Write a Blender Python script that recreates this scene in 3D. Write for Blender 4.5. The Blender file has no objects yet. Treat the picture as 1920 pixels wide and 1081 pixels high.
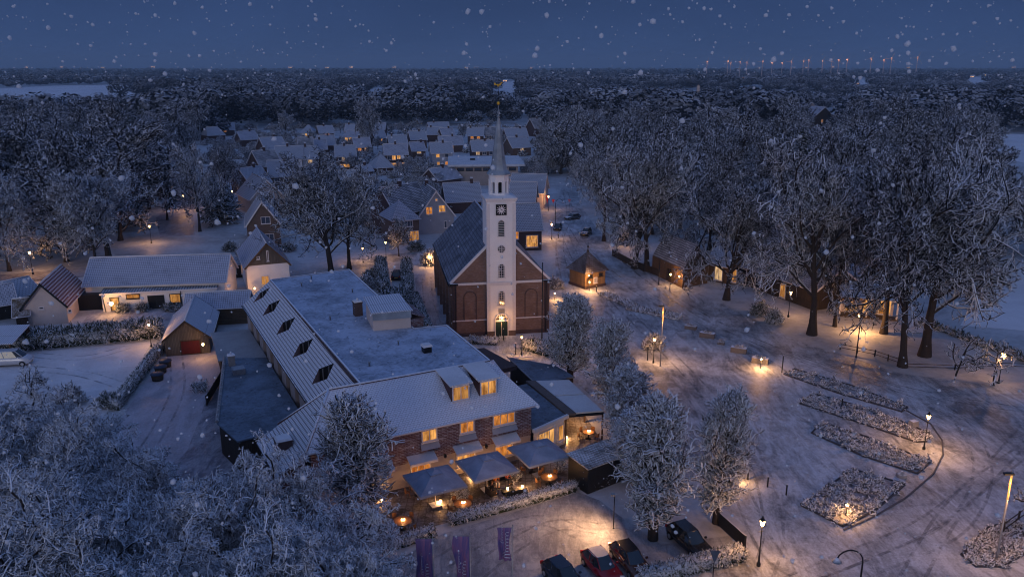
import bpy, math, random
import numpy as np
from mathutils import Vector, Matrix
R = math.radians
random.seed(7)
SC = bpy.context.scene
COL = SC.collection
# ------------------------------------------------------------------ camera
CAM_H, FPX, PITCH = 36.0, 1500.0, R(15.5)
cam_d = bpy.data.cameras.new('camera'); cam = bpy.data.objects.new('camera', cam_d); COL.objects.link(cam)
cam.location = (0, 0, CAM_H); cam.rotation_euler = (R(90) - PITCH, 0, 0)
cam_d.sensor_width = 36; cam_d.lens = 36 * FPX / 1920; cam_d.clip_start = 0.2; cam_d.clip_end = 60000
SC.camera = cam
# ------------------------------------------------------------------ exposure
SC.view_settings.view_transform = 'Standard'; SC.view_settings.look = 'None'
SC.view_settings.exposure = 0.45; SC.view_settings.gamma = 1.0
SC.cycles.use_denoising = True; SC.cycles.filter_width = 1.1
SC.cycles.max_bounces = 5; SC.cycles.diffuse_bounces = 2; SC.cycles.glossy_bounces = 2
SC.cycles.transmission_bounces = 3; SC.cycles.transparent_max_bounces = 6; SC.cycles.volume_bounces = 0
SC.cycles.caustics_reflective = False; SC.cycles.caustics_refractive = False
SC.cycles.sample_clamp_indirect = 3.0
SC.cycles.use_adaptive_sampling = True; SC.cycles.adaptive_threshold = 0.02
SC.cycles.volume_step_rate = 10
# ------------------------------------------------------------------ dusk sky
w = bpy.data.worlds.new("World"); SC.world = w; w.use_nodes = True
wt = w.node_tree; wt.nodes.clear()
wo = wt.nodes.new('ShaderNodeOutputWorld'); bg = wt.nodes.new('ShaderNodeBackground')
tc = wt.nodes.new('ShaderNodeTexCoord'); sep = wt.nodes.new('ShaderNodeSeparateXYZ')
rmp = wt.nodes.new('ShaderNodeValToRGB')
el = rmp.color_ramp.elements
el[0].position = 0.0; el[0].color = (.0255, .050, .128, 1)
el[1].position = 1.0; el[1].color = (.062, .114, .280, 1)
e_ = el.new(0.09); e_.color = (.0190, .0385, .103, 1)
e_ = el.new(0.45); e_.color = (.047, .090, .232, 1)
# afterglow of the sun that has set behind the camera
af = wt.nodes.new('ShaderNodeVectorMath'); af.operation = 'DOT_PRODUCT'; af.inputs[1].default_value = (-.22, -.93, .25)
mr = wt.nodes.new('ShaderNodeMapRange'); mr.inputs[1].default_value = 0.2; mr.inputs[2].default_value = 1.0
mr.interpolation_type = 'SMOOTHSTEP'
mx = wt.nodes.new('ShaderNodeMix'); mx.data_type = 'RGBA'; mx.inputs[7].default_value = (.12, .14, .24, 1)
L = wt.links.new
L(tc.outputs['Generated'], sep.inputs[0]); L(sep.outputs[2], rmp.inputs[0])
L(tc.outputs['Generated'], af.inputs[0]); L(af.outputs['Value'], mr.inputs[0])
cn_ = wt.nodes.new('ShaderNodeTexNoise'); cm_ = wt.nodes.new('ShaderNodeMapping'); cm_.inputs['Scale'].default_value = (1, 1, 3.5); L(tc.outputs['Generated'], cm_.inputs[0]); L(cm_.outputs[0], cn_.inputs[0])
cn_.inputs['Scale'].default_value = 2.6; cn_.inputs['Detail'].default_value = 5; cr_ = wt.nodes.new('ShaderNodeMapRange'); cr_.inputs[1].default_value = .3; cr_.inputs[2].default_value = .7; cr_.inputs[3].default_value = .88; cr_.inputs[4].default_value = 1.12
cs_ = wt.nodes.new('ShaderNodeVectorMath'); cs_.operation = 'SCALE'; L(cn_.outputs[0], cr_.inputs[0]); L(rmp.outputs[0], cs_.inputs[0]); L(cr_.outputs[0], cs_.inputs['Scale'])
L(mr.outputs[0], mx.inputs[0]); L(cs_.outputs[0], mx.inputs[6]); L(mx.outputs[2], bg.inputs[0])
bg.inputs[1].default_value = 1.0; L(bg.outputs[0], wo.inputs[0])
# last glow of the sunken sun, a very soft low light from behind the camera
sd = bpy.data.lights.new('sun', 'SUN'); sd.energy = 0.27; sd.angle = R(22); sd.color = (1.0, .93, .93)
so = bpy.data.objects.new('sun', sd); COL.objects.link(so); so.rotation_euler = (R(82), 0, R(-10))
# ------------------------------------------------------------------ picture <-> place helpers (used to measure, things stand in metres)
_cp, _sp = math.cos(PITCH), math.sin(PITCH)
def G(u, v, z=0.):
    a = (u - 960) / FPX; b = (540.5 - v) / FPX
    dy = _cp + b * _sp; dz = -_sp + b * _cp; t = (z - CAM_H) / dz
    return Vector((a * t, dy * t, z))
def PXL(x, y, z=0.):
    f = y * _cp - (z - CAM_H) * _sp; up = y * _sp + (z - CAM_H) * _cp
    return 960 + FPX * x / f, 540.5 - FPX * up / f
def ZV(p, v):
    b = (540.5 - v) / FPX; return CAM_H + p[1] * (-_sp + b * _cp) / (_cp + b * _sp)
def inpoly(u, v, poly):
    c = False; n = len(poly); j = n - 1
    for i in range(n):
        a, b = poly[i], poly[j]
        if (a[1] > v) != (b[1] > v) and u < (b[0] - a[0]) * (v - a[1]) / (b[1] - a[1]) + a[0]: c = not c
        j = i
    return c
# ------------------------------------------------------------------ objects
def tag(o, label=None, cat=None, group=None, kind=None):
    if label: o['label'] = label
    if cat: o['category'] = cat
    if group: o['group'] = group
    if kind: o['kind'] = kind
    return o
def empty(name, loc, rz=0., label=None, cat=None, group=None):
    o = bpy.data.objects.new(name, None); COL.objects.link(o); o.empty_display_size = .5
    o.location = loc; o.rotation_euler = (0, 0, rz)
    return tag(o, label, cat, group)
def az(a):      # rotation that turns local +y to a compass-like angle (degrees right of straight ahead)
    return -R(a)
def mesh_np(name, V, F, mat=None, uv=None, smooth=False):
    V = np.asarray(V, dtype=np.float32); F = np.asarray(F, dtype=np.int32)
    me = bpy.data.meshes.new(name); n, k = F.shape
    me.vertices.add(len(V)); me.vertices.foreach_set('co', V.ravel())
    me.loops.add(n * k); me.loops.foreach_set('vertex_index', F.ravel())
    me.polygons.add(n); me.polygons.foreach_set('loop_start', np.arange(0, n * k, k, dtype=np.int32))
    if smooth: me.polygons.foreach_set('use_smooth', np.ones(n, dtype=bool))
    me.update(calc_edges=True)
    if mat: me.materials.append(mat)
    return me
def link(name, me, parent=None, loc=None, rz=0.):
    o = bpy.data.objects.new(name, me); COL.objects.link(o)
    if parent: o.parent = parent
    if loc is not None: o.location = loc; o.rotation_euler = (0, 0, rz)
    return o
def copy_tree(o, loc, rz=0., s=1., label=None, group=None, parent=None):
    c = o.copy(); COL.objects.link(c)
    if parent: c.parent = parent
    else:
        c.location = loc; c.rotation_euler = (0, 0, rz); c.scale = (s, s, s) if not isinstance(s, tuple) else s
        if label: c['label'] = label
        if group: c['group'] = group
    for ch in list(o.children): copy_tree(ch, None, parent=c)
    return c
class MB:
    """collects polygons of one part; every face gets a uv in metres (u level, v up the slope)"""
    def __init__(s): s.v = []; s.f = []; s.sm = []
    def poly(s, pts, smooth=False):
        i = len(s.v); s.v += [tuple(p) for p in pts]; s.f.append(tuple(range(i, i + len(pts)))); s.sm.append(smooth); return s
    def box(s, c, d, rz=0., taper=1., rx=0.):
        x, y, z = d[0] / 2, d[1] / 2, d[2] / 2; m = Matrix.Rotation(rz, 3, 'Z') @ Matrix.Rotation(rx, 3, 'X'); i = len(s.v)
        for k in (-1, 1):
            t = taper if k > 0 else 1.
            for a, b in ((-1, -1), (1, -1), (1, 1), (-1, 1)):
                p = m @ Vector((a * x * t, b * y * t, k * z)); s.v.append((p.x + c[0], p.y + c[1], p.z + c[2]))
        for f in ((0, 3, 2, 1), (4, 5, 6, 7), (0, 1, 5, 4), (1, 2, 6, 5), (2, 3, 7, 6), (3, 0, 4, 7)):
            s.f.append(tuple(i + q for q in f)); s.sm.append(False)
        return s
    def bx(s, x0, x1, y0, y1, z0, z1): return s.box(((x0 + x1) / 2, (y0 + y1) / 2, (z0 + z1) / 2), (abs(x1 - x0), abs(y1 - y0), abs(z1 - z0)))
    def prism(s, pts, z0, z1):   # level polygon extruded up
        n = len(pts)
        ar = sum(pts[i][0] * pts[(i + 1) % n][1] - pts[(i + 1) % n][0] * pts[i][1] for i in range(n))
        if ar < 0: pts = pts[::-1]
        i = len(s.v); s.v += [(p[0], p[1], z0) for p in pts] + [(p[0], p[1], z1) for p in pts]
        s.f.append(tuple(i + k for k in range(n))[::-1]); s.f.append(tuple(i + n + k for k in range(n)))
        for k in range(n): s.f.append((i + k, i + (k + 1) % n, i + n + (k + 1) % n, i + n + k))
        s.sm += [False] * (n + 2); return s
    def slab(s, pts, th):        # any planar polygon, thickened downwards along its normal
        P = [Vector(p) for p in pts]; nr = (P[1] - P[0]).cross(P[2] - P[0]).normalized()
        if nr.z < 0: P = P[::-1]; nr = -nr
        n = len(P); i = len(s.v); s.v += [tuple(p) for p in P] + [tuple(p - nr * th) for p in P]
        s.f.append(tuple(i + k for k in range(n))); s.f.append(tuple(i + n + k for k in range(n))[::-1])
        for k in range(n): s.f.append((i + k, i + n + k, i + n + (k + 1) % n, i + (k + 1) % n))
        s.sm += [False] * (n + 2); return s
    def xprism(s, prof, x0, x1):  # profile in (y,z) run along x
        n = len(prof); i = len(s.v)
        s.v += [(x0, p[0], p[1]) for p in prof] + [(x1, p[0], p[1]) for p in prof]
        s.f.append(tuple(i + k for k in range(n))[::-1]); s.f.append(tuple(i + n + k for k in range(n)))
        for k in range(n): s.f.append((i + k, i + (k + 1) % n, i + n + (k + 1) % n, i + n + k))
        s.sm += [False] * (n + 2); return s
    def yprism(s, prof, y0, y1):  # profile in (x,z) run along y
        n = len(prof); i = len(s.v)
        s.v += [(p[0], y0, p[1]) for p in prof] + [(p[0], y1, p[1]) for p in prof]
        s.f.append(tuple(i + k for k in range(n))); s.f.append(tuple(i + n + k for k in range(n))[::-1])
        for k in range(n): s.f.append((i + k, i + n + k, i + n + (k + 1) % n, i + (k + 1) % n))
        s.sm += [False] * (n + 2); return s
    def lathe(s, prof, c=(0, 0, 0), n=12, rot=0., smooth=True):  # prof (r,z)
        i = len(s.v); m = len(prof)
        for r, z in prof:
            for k in range(n):
                a = rot + 2 * math.pi * k / n; s.v.append((c[0] + r * math.cos(a), c[1] + r * math.sin(a), c[2] + z))
        for j in range(m - 1):
            for k in range(n):
                s.f.append((i + j * n + k, i + j * n + (k + 1) % n, i + (j + 1) * n + (k + 1) % n, i + (j + 1) * n + k)); s.sm.append(smooth)
        s.f.append(tuple(i + k for k in range(n))[::-1]); s.f.append(tuple(i + (m - 1) * n + k for k in range(n))); s.sm += [False, False]
        return s
    def tube(s, path, rad, n=6, smooth=True):
        i = len(s.v); m = len(path); P = [Vector(p) for p in path]
        if not isinstance(rad, (list, tuple)): rad = [rad] * m
        for j in range(m):
            t = (P[min(j + 1, m - 1)] - P[max(j - 1, 0)]).normalized()
            ref = Vector((0, 0, 1)) if abs(t.z) < .95 else Vector((1, 0, 0))
            a = t.cross(ref).normalized(); b = a.cross(t)
            for k in range(n):
                q = 2 * math.pi * k / n; s.v.append(tuple(P[j] + (a * math.cos(q) + b * math.sin(q)) * rad[j]))
        for j in range(m - 1):
            for k in range(n):
                s.f.append((i + j * n + k, i + j * n + (k + 1) % n, i + (j + 1) * n + (k + 1) % n, i + (j + 1) * n + k)); s.sm.append(smooth)
        s.f.append(tuple(i + k for k in range(n))[::-1]); s.f.append(tuple(i + (m - 1) * n + k for k in range(n))); s.sm += [False, False]
        return s
    def mesh(s, name, mat):
        me = bpy.data.meshes.new(name); me.from_pydata(s.v, [], s.f)
        me.polygons.foreach_set('use_smooth', s.sm)
        if mat: me.materials.append(mat)
        uvl = me.uv_layers.new(name='uv').data; V = [Vector(v) for v in s.v]; li = 0
        for f in s.f:
            a = V[f[0]]; nr = Vector((0, 0, 0))
            for k in range(1, len(f) - 1): nr += (V[f[k]] - a).cross(V[f[k + 1]] - a)
            nr = nr.normalized() if nr.length > 1e-9 else Vector((0, 0, 1))
            if abs(nr.z) > .999: ua, va = Vector((1, 0, 0)), Vector((0, 1, 0))
            else: ua = Vector((0, 0, 1)).cross(nr).normalized(); va = nr.cross(ua)
            for k in f: uvl[li].uv = (V[k].dot(ua), V[k].dot(va)); li += 1
        me.update(); return me
    def build(s, name, mat, parent=None, label=None):
        o = link(name, s.mesh(name, mat), parent)
        if label: o['label'] = label
        return o
# ------------------------------------------------------------------ materials
class NT:
    def __init__(s, name):
        s.m = bpy.data.materials.new(name); s.m.use_nodes = True; s.t = s.m.node_tree; s.t.nodes.clear()
        s.out = s.n('ShaderNodeOutputMaterial'); s.p = s.n('ShaderNodeBsdfPrincipled'); s.l(s.p.outputs[0], s.out.inputs[0])
        s.p.inputs['Specular IOR Level'].default_value = .25
    def n(s, t, **k):
        x = s.t.nodes.new(t)
        for a, b in k.items(): setattr(x, a, b)
        return x
    def l(s, a, b): s.t.links.new(a, b)
    def set(s, i, v):
        if hasattr(v, 'is_output'): s.l(v, i)
        else: i.default_value = v
    def math(s, op, a, b=0., c=None):
        x = s.n('ShaderNodeMath', operation=op); s.set(x.inputs[0], a); s.set(x.inputs[1], b)
        if c is not None: s.set(x.inputs[2], c)
        return x.outputs[0]
    def mix(s, f, a, b):
        x = s.n('ShaderNodeMix', data_type='RGBA'); s.set(x.inputs[0], f)
        s.set(x.inputs[6], a if hasattr(a, 'is_output') else (*a, 1)); s.set(x.inputs[7], b if hasattr(b, 'is_output') else (*b, 1))
        return x.outputs[2]
    def rng(s, v, a, b, c=0., d=1.):
        x = s.n('ShaderNodeMapRange'); s.set(x.inputs[0], v)
        for i, q in enumerate((a, b, c, d)): x.inputs[i + 1].default_value = q
        return x.outputs[0]
    def uv(s): return s.n('ShaderNodeTexCoord').outputs['UV']
    def obj(s): return s.n('ShaderNodeTexCoord').outputs['Object']
    def pos(s): return s.n('ShaderNodeNewGeometry').outputs['Position']
    def scale(s, vec, k, rot=(0, 0, 0)):
        x = s.n('ShaderNodeMapping'); s.l(vec, x.inputs[0]); x.inputs['Scale'].default_value = k; x.inputs['Rotation'].default_value = rot; return x.outputs[0]
    def noise(s, vec, sc, det=3., rough=.55, dist=0.):
        x = s.n('ShaderNodeTexNoise'); s.l(vec, x.inputs['Vector']); x.inputs['Scale'].default_value = sc
        x.inputs['Detail'].default_value = det; x.inputs['Roughness'].default_value = rough; x.inputs['Distortion'].default_value = dist
        return x.outputs[0]
    def bump(s, h, st, dist=.05):
        x = s.n('ShaderNodeBump'); x.inputs['Strength'].default_value = st; x.inputs['Distance'].default_value = dist; s.l(h, x.inputs['Height']); s.l(x.outputs[0], s.p.inputs['Normal'])
    def nz(s):
        g = s.n('ShaderNodeNewGeometry'); q = s.n('ShaderNodeSeparateXYZ'); s.l(g.outputs['Normal'], q.inputs[0]); return q.outputs[2]
    def done(s, col, rough=.7, metal=0.):
        s.set(s.p.inputs['Base Color'], col if hasattr(col, 'is_output') else (*col, 1)); s.set(s.p.inputs['Roughness'], rough); s.p.inputs['Metallic'].default_value = metal
        return s.m
SNOW = (.84, .86, .92)
def m_plain(name, col, rough=.6, metal=0., var=.15, sc=3., snow=None, spec=None):
    """plain coat with a little wear; snow: lies on faces that look up (threshold of normal z)"""
    t = NT(name); n = t.noise(t.obj(), sc, 4)
    c = t.mix(t.rng(n, .3, .7), tuple(q * (1 - var) for q in col), tuple(min(1, q * (1 + var)) for q in col))
    if snow is not None:
        k = t.rng(t.math('ADD', t.nz(), t.math('MULTIPLY', t.math('SUBTRACT', n, .5), .5)), snow - .08, snow + .12)
        c = t.mix(k, c, SNOW)
    if spec is not None: t.p.inputs['Specular IOR Level'].default_value = spec
    return t.done(c, rough, metal)
def m_snow(name, a=.82, b=.62, sc=.35, tint=(1, 1, 1.04), bump=.4):
    t = NT(name); p = t.pos(); n = t.noise(p, sc, 5, .6, .6); n2 = t.noise(p, sc * 9, 4, .6, 1.)
    k = t.rng(t.math('ADD', t.math('MULTIPLY', n, .65), t.math('MULTIPLY', n2, .35)), .36, .6)
    c = t.mix(k, tuple(b * q for q in tint), tuple(a * q for q in tint)); t.bump(n2, bump, .12); return t.done(c, .55)
def m_slush(name, hi=(.66, .70, .76), lo=(.16, .17, .19), sc=.16, bias=.0, rot=0.4):
    """trodden, driven-over snow: streaks and swirls of ice and paving"""
    t = NT(name); p = t.pos(); q = t.scale(p, (1., .32, 1.), (0, 0, rot))
    a = t.noise(q, sc * 2.6, 6, .62, 2.2); b = t.noise(p, sc * .55, 3, .5, .8); c = t.noise(q, sc * 9, 5, .65, 3.)
    d = t.noise(t.scale(p, (.22, 1., 1.), (0, 0, rot + .5)), sc * 5, 4, .6, 1.2)
    f = t.noise(p, sc * 22, 6, .75, 1.); k = t.math('ADD', t.math('ADD', t.math('MULTIPLY', a, .30), t.math('MULTIPLY', b, .26)), t.math('ADD', t.math('MULTIPLY', c, .18), t.math('ADD', t.math('MULTIPLY', d, .10), t.math('MULTIPLY', f, .16))))
    k = t.rng(k, .425 + bias, .56 + bias); g = t.rng(t.noise(p, sc * 45, 4, .7), .35, .65, .78, 1.1); col = t.mix(k, lo, hi); gm_ = t.n('ShaderNodeVectorMath', operation='SCALE'); t.l(col, gm_.inputs[0]); t.l(g, gm_.inputs['Scale']); col = gm_.outputs[0]; t.bump(f, .6, .1)
    return t.done(col, t.rng(k, 0, 1, .42, .6))
def m_tiles(name, tile, snow=.7, w=.3, h=.3, gap=.06, line=.8, patch=.5, off=.5, sc=.6, rough=.6, along='row', snowcol=SNOW):
    """tiled roof under a thin coat of snow: tile courses show as darker lines and patches"""
    t = NT(name); uv = t.uv(); b = t.n('ShaderNodeTexBrick', offset=off, offset_frequency=2); t.l(uv, b.inputs['Vector'])
    b.inputs['Color1'].default_value = (1, 1, 1, 1); b.inputs['Color2'].default_value = (.72, .72, .72, 1); b.inputs['Mortar'].default_value = (0, 0, 0, 1)
    b.inputs['Scale'].default_value = 1.; b.inputs['Brick Width'].default_value = w; b.inputs['Row Height'].default_value = h
    b.inputs['Mortar Size'].default_value = gap; b.inputs['Mortar Smooth'].default_value = .6; b.inputs['Bias'].default_value = 0.
    n = t.noise(uv, sc, 6, .65, .5); n2 = t.noise(uv, 5., 3, .6)
    sv = t.n('ShaderNodeSeparateColor'); t.l(b.outputs['Color'], sv.inputs[0])
    fac = t.math('SUBTRACT', 1., t.math('MULTIPLY', b.outputs['Fac'], line))
    pat = t.rng(t.math('ADD', t.math('MULTIPLY', n, .7), t.math('MULTIPLY', n2, .3)), .5 - .5 * snow, .5 - .5 * snow + patch * .5)
    k = t.math('MULTIPLY', fac, pat); k = t.math('MULTIPLY', k, t.rng(sv.outputs[0], 0, 1, .75, 1.))
    c = t.mix(k, t.mix(n2, tuple(q * .7 for q in tile), tuple(q * 1.25 for q in tile)), snowcol); t.bump(b.outputs['Fac'], -.4, .05)
    return t.done(c, rough)
def m_brick(name, c1, c2, mortar, w=.44, h=.13, gap=.018, frost=.0, stain=.25):
    t = NT(name); uv = t.uv(); b = t.n('ShaderNodeTexBrick'); t.l(uv, b.inputs['Vector'])
    b.inputs['Color1'].default_value = (*c1, 1); b.inputs['Color2'].default_value = (*c2, 1); b.inputs['Mortar'].default_value = (*mortar, 1)
    b.inputs['Scale'].default_value = 1.; b.inputs['Brick Width'].default_value = w; b.inputs['Row Height'].default_value = h
    b.inputs['Mortar Size'].default_value = gap; b.inputs['Mortar Smooth'].default_value = .3
    n = t.noise(uv, .5, 5, .6, .4); c = t.mix(t.math('MULTIPLY', t.rng(n, .4, .65), stain), b.outputs['Color'], tuple(q * .45 for q in c1))
    if frost:
        f = t.noise(t.scale(uv, (.6, 3.2, 1)), 2.2, 4, .6, .8); c = t.mix(t.math('MULTIPLY', t.rng(f, .52, .66), frost), c, (.6, .6, .68))
    t.bump(b.outputs['Fac'], -.5, .02); return t.done(c, .8)
def m_planks(name, col, w=.18, vert=True, snow=None, dark=.35):
    t = NT(name); uv = t.uv(); q = t.n('ShaderNodeTexBrick', offset=.37); t.l(t.scale(uv, (1, 1, 1), (0, 0, R(90) if vert else 0)), q.inputs['Vector'])
    q.inputs['Color1'].default_value = (*col, 1); q.inputs['Color2'].default_value = (*[c * .68 for c in col], 1); q.inputs['Mortar'].default_value = (*[c * dark for c in col], 1)
    q.inputs['Scale'].default_value = 1.; q.inputs['Brick Width'].default_value = 3.1; q.inputs['Row Height'].default_value = w; q.inputs['Mortar Size'].default_value = .02
    n = t.noise(t.scale(uv, (6, .6, 1) if vert else (.6, 6, 1)), 2., 4); c = t.mix(t.rng(n, .3, .75), q.outputs['Color'], t.mix(.5, q.outputs['Color'], tuple(c * .4 for c in col)))
    t.bump(q.outputs['Fac'], -.5, .02); return t.done(c, .75)
def m_glow(name, col, st, var=.35, sc=2.2, sample=False):
    """lit room behind glass: curtains and shapes give uneven light"""
    t = NT(name); n = t.noise(t.scale(t.obj(), (1, 1, .3)), sc, 3, .6); n2 = t.noise(t.scale(t.obj(), (1, 1, .12)), sc * 3.2, 2, .5)
    k = t.math('MULTIPLY', t.rng(n, .36, .62), t.rng(n2, .3, .6, .45, 1.)); t.l(t.mix(k, (col[0] * (1 - var), col[1] * (1 - var) * .8, col[2] * (1 - var) * .6), col), t.p.inputs['Emission Color'])
    t.p.inputs['Emission Strength'].default_value = st; t.m.cycles.emission_sampling = 'FRONT' if sample else 'NONE'
    return t.done(tuple(q * .2 for q in col), .25)
def m_bark(name, bark, snow0=.25, amt=1., sc=1.1, snowcol=(.84, .88, .96), soft=.12, patch=0.):
    """bark with snow lying along the upper side of every branch"""
    t = NT(name); n = t.noise(t.obj(), sc, 3, .6)
    k = t.rng(t.math('ADD', t.nz(), t.math('MULTIPLY', t.math('SUBTRACT', n, .5), 1.1)), snow0 - soft * .7, snow0 + soft)
    c = t.mix(t.math('MULTIPLY', k, amt), t.mix(n, tuple(q * .6 for q in bark), tuple(q * 1.5 for q in bark)), snowcol)
    if patch: pn = t.noise(t.pos(), patch, 3, .6); pg = t.n('ShaderNodeVectorMath', operation='SCALE'); t.l(c, pg.inputs[0]); t.l(t.rng(pn, .35, .65, .35, 1.25), pg.inputs['Scale']); c = pg.outputs[0]
    t.p.inputs['Specular IOR Level'].default_value = .1; return t.done(c, .9)
M = {}
M['snow'] = m_snow('fresh_snow'); M['snow_ground'] = m_snow('snow_ground', .62, .34, .09, (.97, 1., 1.05), .6)
M['field'] = m_snow('field_snow', .84, .66, .02)
M['slush'] = m_slush('trodden_snow'); M['slush_dark'] = m_slush('slushy_road', (.56, .56, .62), (.16, .16, .2), .2, .02, 1.1)
M['park'] = m_slush('car_park_ice', (.46, .48, .52), (.19, .20, .23), .3, .01, .9)
M['drive'] = m_slush('drive_ice', (.52, .50, .56), (.28, .27, .31), .12, -.03, .2)
M['yard'] = m_snow('yard_snow', .78, .58, .25)
M['terrace'] = m_tiles('wet_terrace_paving', (.075, .06, .05), .18, .6, .6, .05, .6, .5, .0, .5, .45, snowcol=(.45, .45, .5))
M['roof_inn'] = m_tiles('inn_front_tiles', (.15, .12, .16), .97, .30, .22, .022, .45, .35, .5, .5)
M['roof_inn_l'] = m_tiles('inn_side_tiles', (.06, .045, .06), .60, .30, .34, .05, .85, .42, .5, 1.6)
M['roof_church'] = m_tiles('church_slate', (.035, .042, .06), .27, .34, .5, .07, .8, .75, .5, .35, snowcol=(.45, .50, .62))
M['roof_grid'] = m_tiles('barn_tiles', (.085, .10, .14), .62, .30, .36, .05, .6, .6, .0, .3, snowcol=(.50, .54, .66))
M['roof_red'] = m_tiles('red_tiles', (.15, .035, .03), .72, .5, .42, .16, .95, .35, .5, 1.6)
M['roof_dark'] = m_tiles('dark_tiles', (.03, .033, .045), .36, .4, .4, .10, .85, .6, .0, .5)
M['roof_v'] = m_tiles('village_roof_snow', (.09, .085, .10), .72, .5, .4, .06, .6, .55, .5, .35, snowcol=(.44, .49, .58))
M['roof_v2'] = m_tiles('village_roof_thin_snow', (.09, .10, .14), .58, .5, .4, .06, .7, .6, .5, .4, snowcol=(.5, .53, .62))
def m_flat(name, dark, snow, amt=.0):
    t = NT(name); uv = t.uv(); n = t.noise(uv, .22, 5, .62, .5); n2 = t.noise(uv, 1.6, 5, .65, 1.2); d = t.scale(t.n('ShaderNodeTexCoord').outputs['UV'], (.42, .6, 1), (0, 0, .08))
    w_ = t.n('ShaderNodeVectorMath', operation='ADD'); nn = t.n('ShaderNodeTexNoise'); t.l(uv, nn.inputs['Vector']); nn.inputs['Scale'].default_value = .8; sc = t.n('ShaderNodeVectorMath', operation='SCALE'); t.l(nn.outputs['Color'], sc.inputs[0]); sc.inputs['Scale'].default_value = .55
    t.l(d, w_.inputs[0]); t.l(sc.outputs[0], w_.inputs[1]); v = t.n('ShaderNodeTexVoronoi', feature='DISTANCE_TO_EDGE'); t.l(w_.outputs[0], v.inputs['Vector']); v.inputs['Scale'].default_value = 1.; v.inputs['Randomness'].default_value = .75
    crack = t.rng(v.outputs['Distance'], .006, .03); mask = t.rng(n2, .42, .5); crack = t.math('MAXIMUM', crack, mask)
    k = t.math('MULTIPLY', t.rng(t.math('ADD', t.math('MULTIPLY', n, .6), t.math('MULTIPLY', n2, .4)), .38 + amt, .56 + amt, .35, 1.), t.math('ADD', t.math('MULTIPLY', crack, .6), .4))
    t.bump(n2, .4, .05); return t.done(t.mix(k, dark, snow), .5)
M['roof_flat'] = m_flat('bitumen_flat_roof', (.05, .07, .10), (.50, .57, .70))
M['roof_gravel'] = m_flat('dark_gravel_roof', (.025, .032, .04), (.17, .22, .29), .02)
M['roof_metal'] = m_tiles('corrugated_roof', (.12, .13, .16), .82, .26, 6., .05, .6, .6, .0, .3, .45, snowcol=(.66, .68, .76))
M['roof_moss'] = m_tiles('mossy_tiles', (.12, .075, .03), .12, .4, .4, .06, .5, .6, .5, .5)
M['brick_inn'] = m_brick('inn_brick', (.15, .05, .05), (.09, .035, .04), (.28, .25, .27), .5, .15, .03, .55)
M['brick_church'] = m_brick('church_brick', (.25, .145, .105), (.18, .10, .075), (.28, .2, .17), .3, .085, .012, .12, .5)
M['brick_dark'] = m_brick('dark_brick', (.10, .06, .055), (.07, .045, .045), (.13, .1, .1), .3, .1, .015)
M['brick_brown'] = m_brick('brown_brick', (.16, .10, .075), (.11, .07, .055), (.2, .16, .14), .3, .1, .015)
M['white'] = m_plain('white_plaster', (.92, .88, .87), .7, var=.07, sc=.35); M['cream'] = m_plain('cream_plaster', (.66, .55, .50), .8, var=.10, sc=.5)
M['trim'] = m_plain('white_trim', (.78, .73, .73), .5, var=.05); M['grey'] = m_plain('grey_render', (.34, .36, .42), .8, var=.1, sc=.5)
M['beige'] = m_plain('beige_render', (.42, .36, .34), .8, var=.1, sc=.5)
M['iron'] = m_plain('black_iron', (.018, .02, .024), .4, .3); M['steel'] = m_plain('galvanised_steel', (.35, .36, .38), .4, .7)
M['iron_s'] = m_plain('snowy_black_iron', (.018, .02, .024), .45, .2, snow=.75)
M['wood'] = m_planks('grey_planks', (.17, .145, .12)); M['wood_b'] = m_planks('brown_planks', (.20, .12, .065)); M['wood_d'] = m_planks('dark_planks', (.075, .055, .04))
M['wood_h'] = m_planks('level_boards', (.15, .11, .075), .2, False); M['black'] = m_plain('black_boards', (.012, .013, .016), .5)
M['red_door'] = m_plain('oxblood_door', (.09, .010, .008), .5); M['green_door'] = m_plain('dark_green_door', (.012, .03, .03), .4)
M['wood_k'] = m_planks('kiosk_planks', (.42, .26, .13))
M['gold'] = m_plain('gilding', (.9, .5, .06), .3, .6); M['lead'] = m_plain('spire_lead', (.30, .34, .38), .45, .2, var=.3, sc=.6)
M['dark_glass'] = m_plain('dark_glass', (.015, .02, .03), .08, spec=.6); M['pane'] = m_plain('window_pane_dusk', (.06, .075, .11), .08, spec=.8)
M['lit'] = m_glow('lit_window', (1., .46, .12), .75, .8); M['lit_pale'] = m_glow('pale_lit_window', (1., .66, .34), .62, .8, 3.); M['lit_amber'] = m_glow('amber_lit_window', (1., .36, .07), .6, .8, 3.); M['lit_dim'] = m_glow('dimly_lit_window', (1., .46, .12), .42, .7)
M['lit_hot'] = m_glow('bright_window', (1., .50, .15), .85, .8); M['lamp'] = m_glow('lamp_glass', (1., .62, .26), 16., .0)
M['lamp_far'] = m_glow('far_lamp_glow', (1., .50, .22), 2.6, .2, .02)
M['bulb_white'] = m_glow('cool_lamp_glass', (1., .78, .55), 12., .0)
M['hedge_leaf'] = m_bark('hedge_leaves', (.030, .042, .022), .30, .85, 2.5)
M['twig'] = m_bark('snowy_bark', (.007, .009, .013), .08, 1.); M['twig_b'] = m_bark('darker_snowy_bark', (.007, .009, .013), .24, .9); M['twig_n'] = m_bark('near_snowy_bark', (.006, .008, .012), -.04, 1.); M['trunk'] = m_bark('trunk_bark', (.040, .034, .032), .55, .8, 1.5)
M['twig_p'] = m_bark('pollard_bark', (.024, .018, .015), -.08, 1.); M['twig_d'] = m_bark('dark_wood_bark', (.007, .010, .016), .26, .9)
M['twig_e'] = m_bark('light_wood_bark', (.012, .015, .022), .14, .95)
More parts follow.
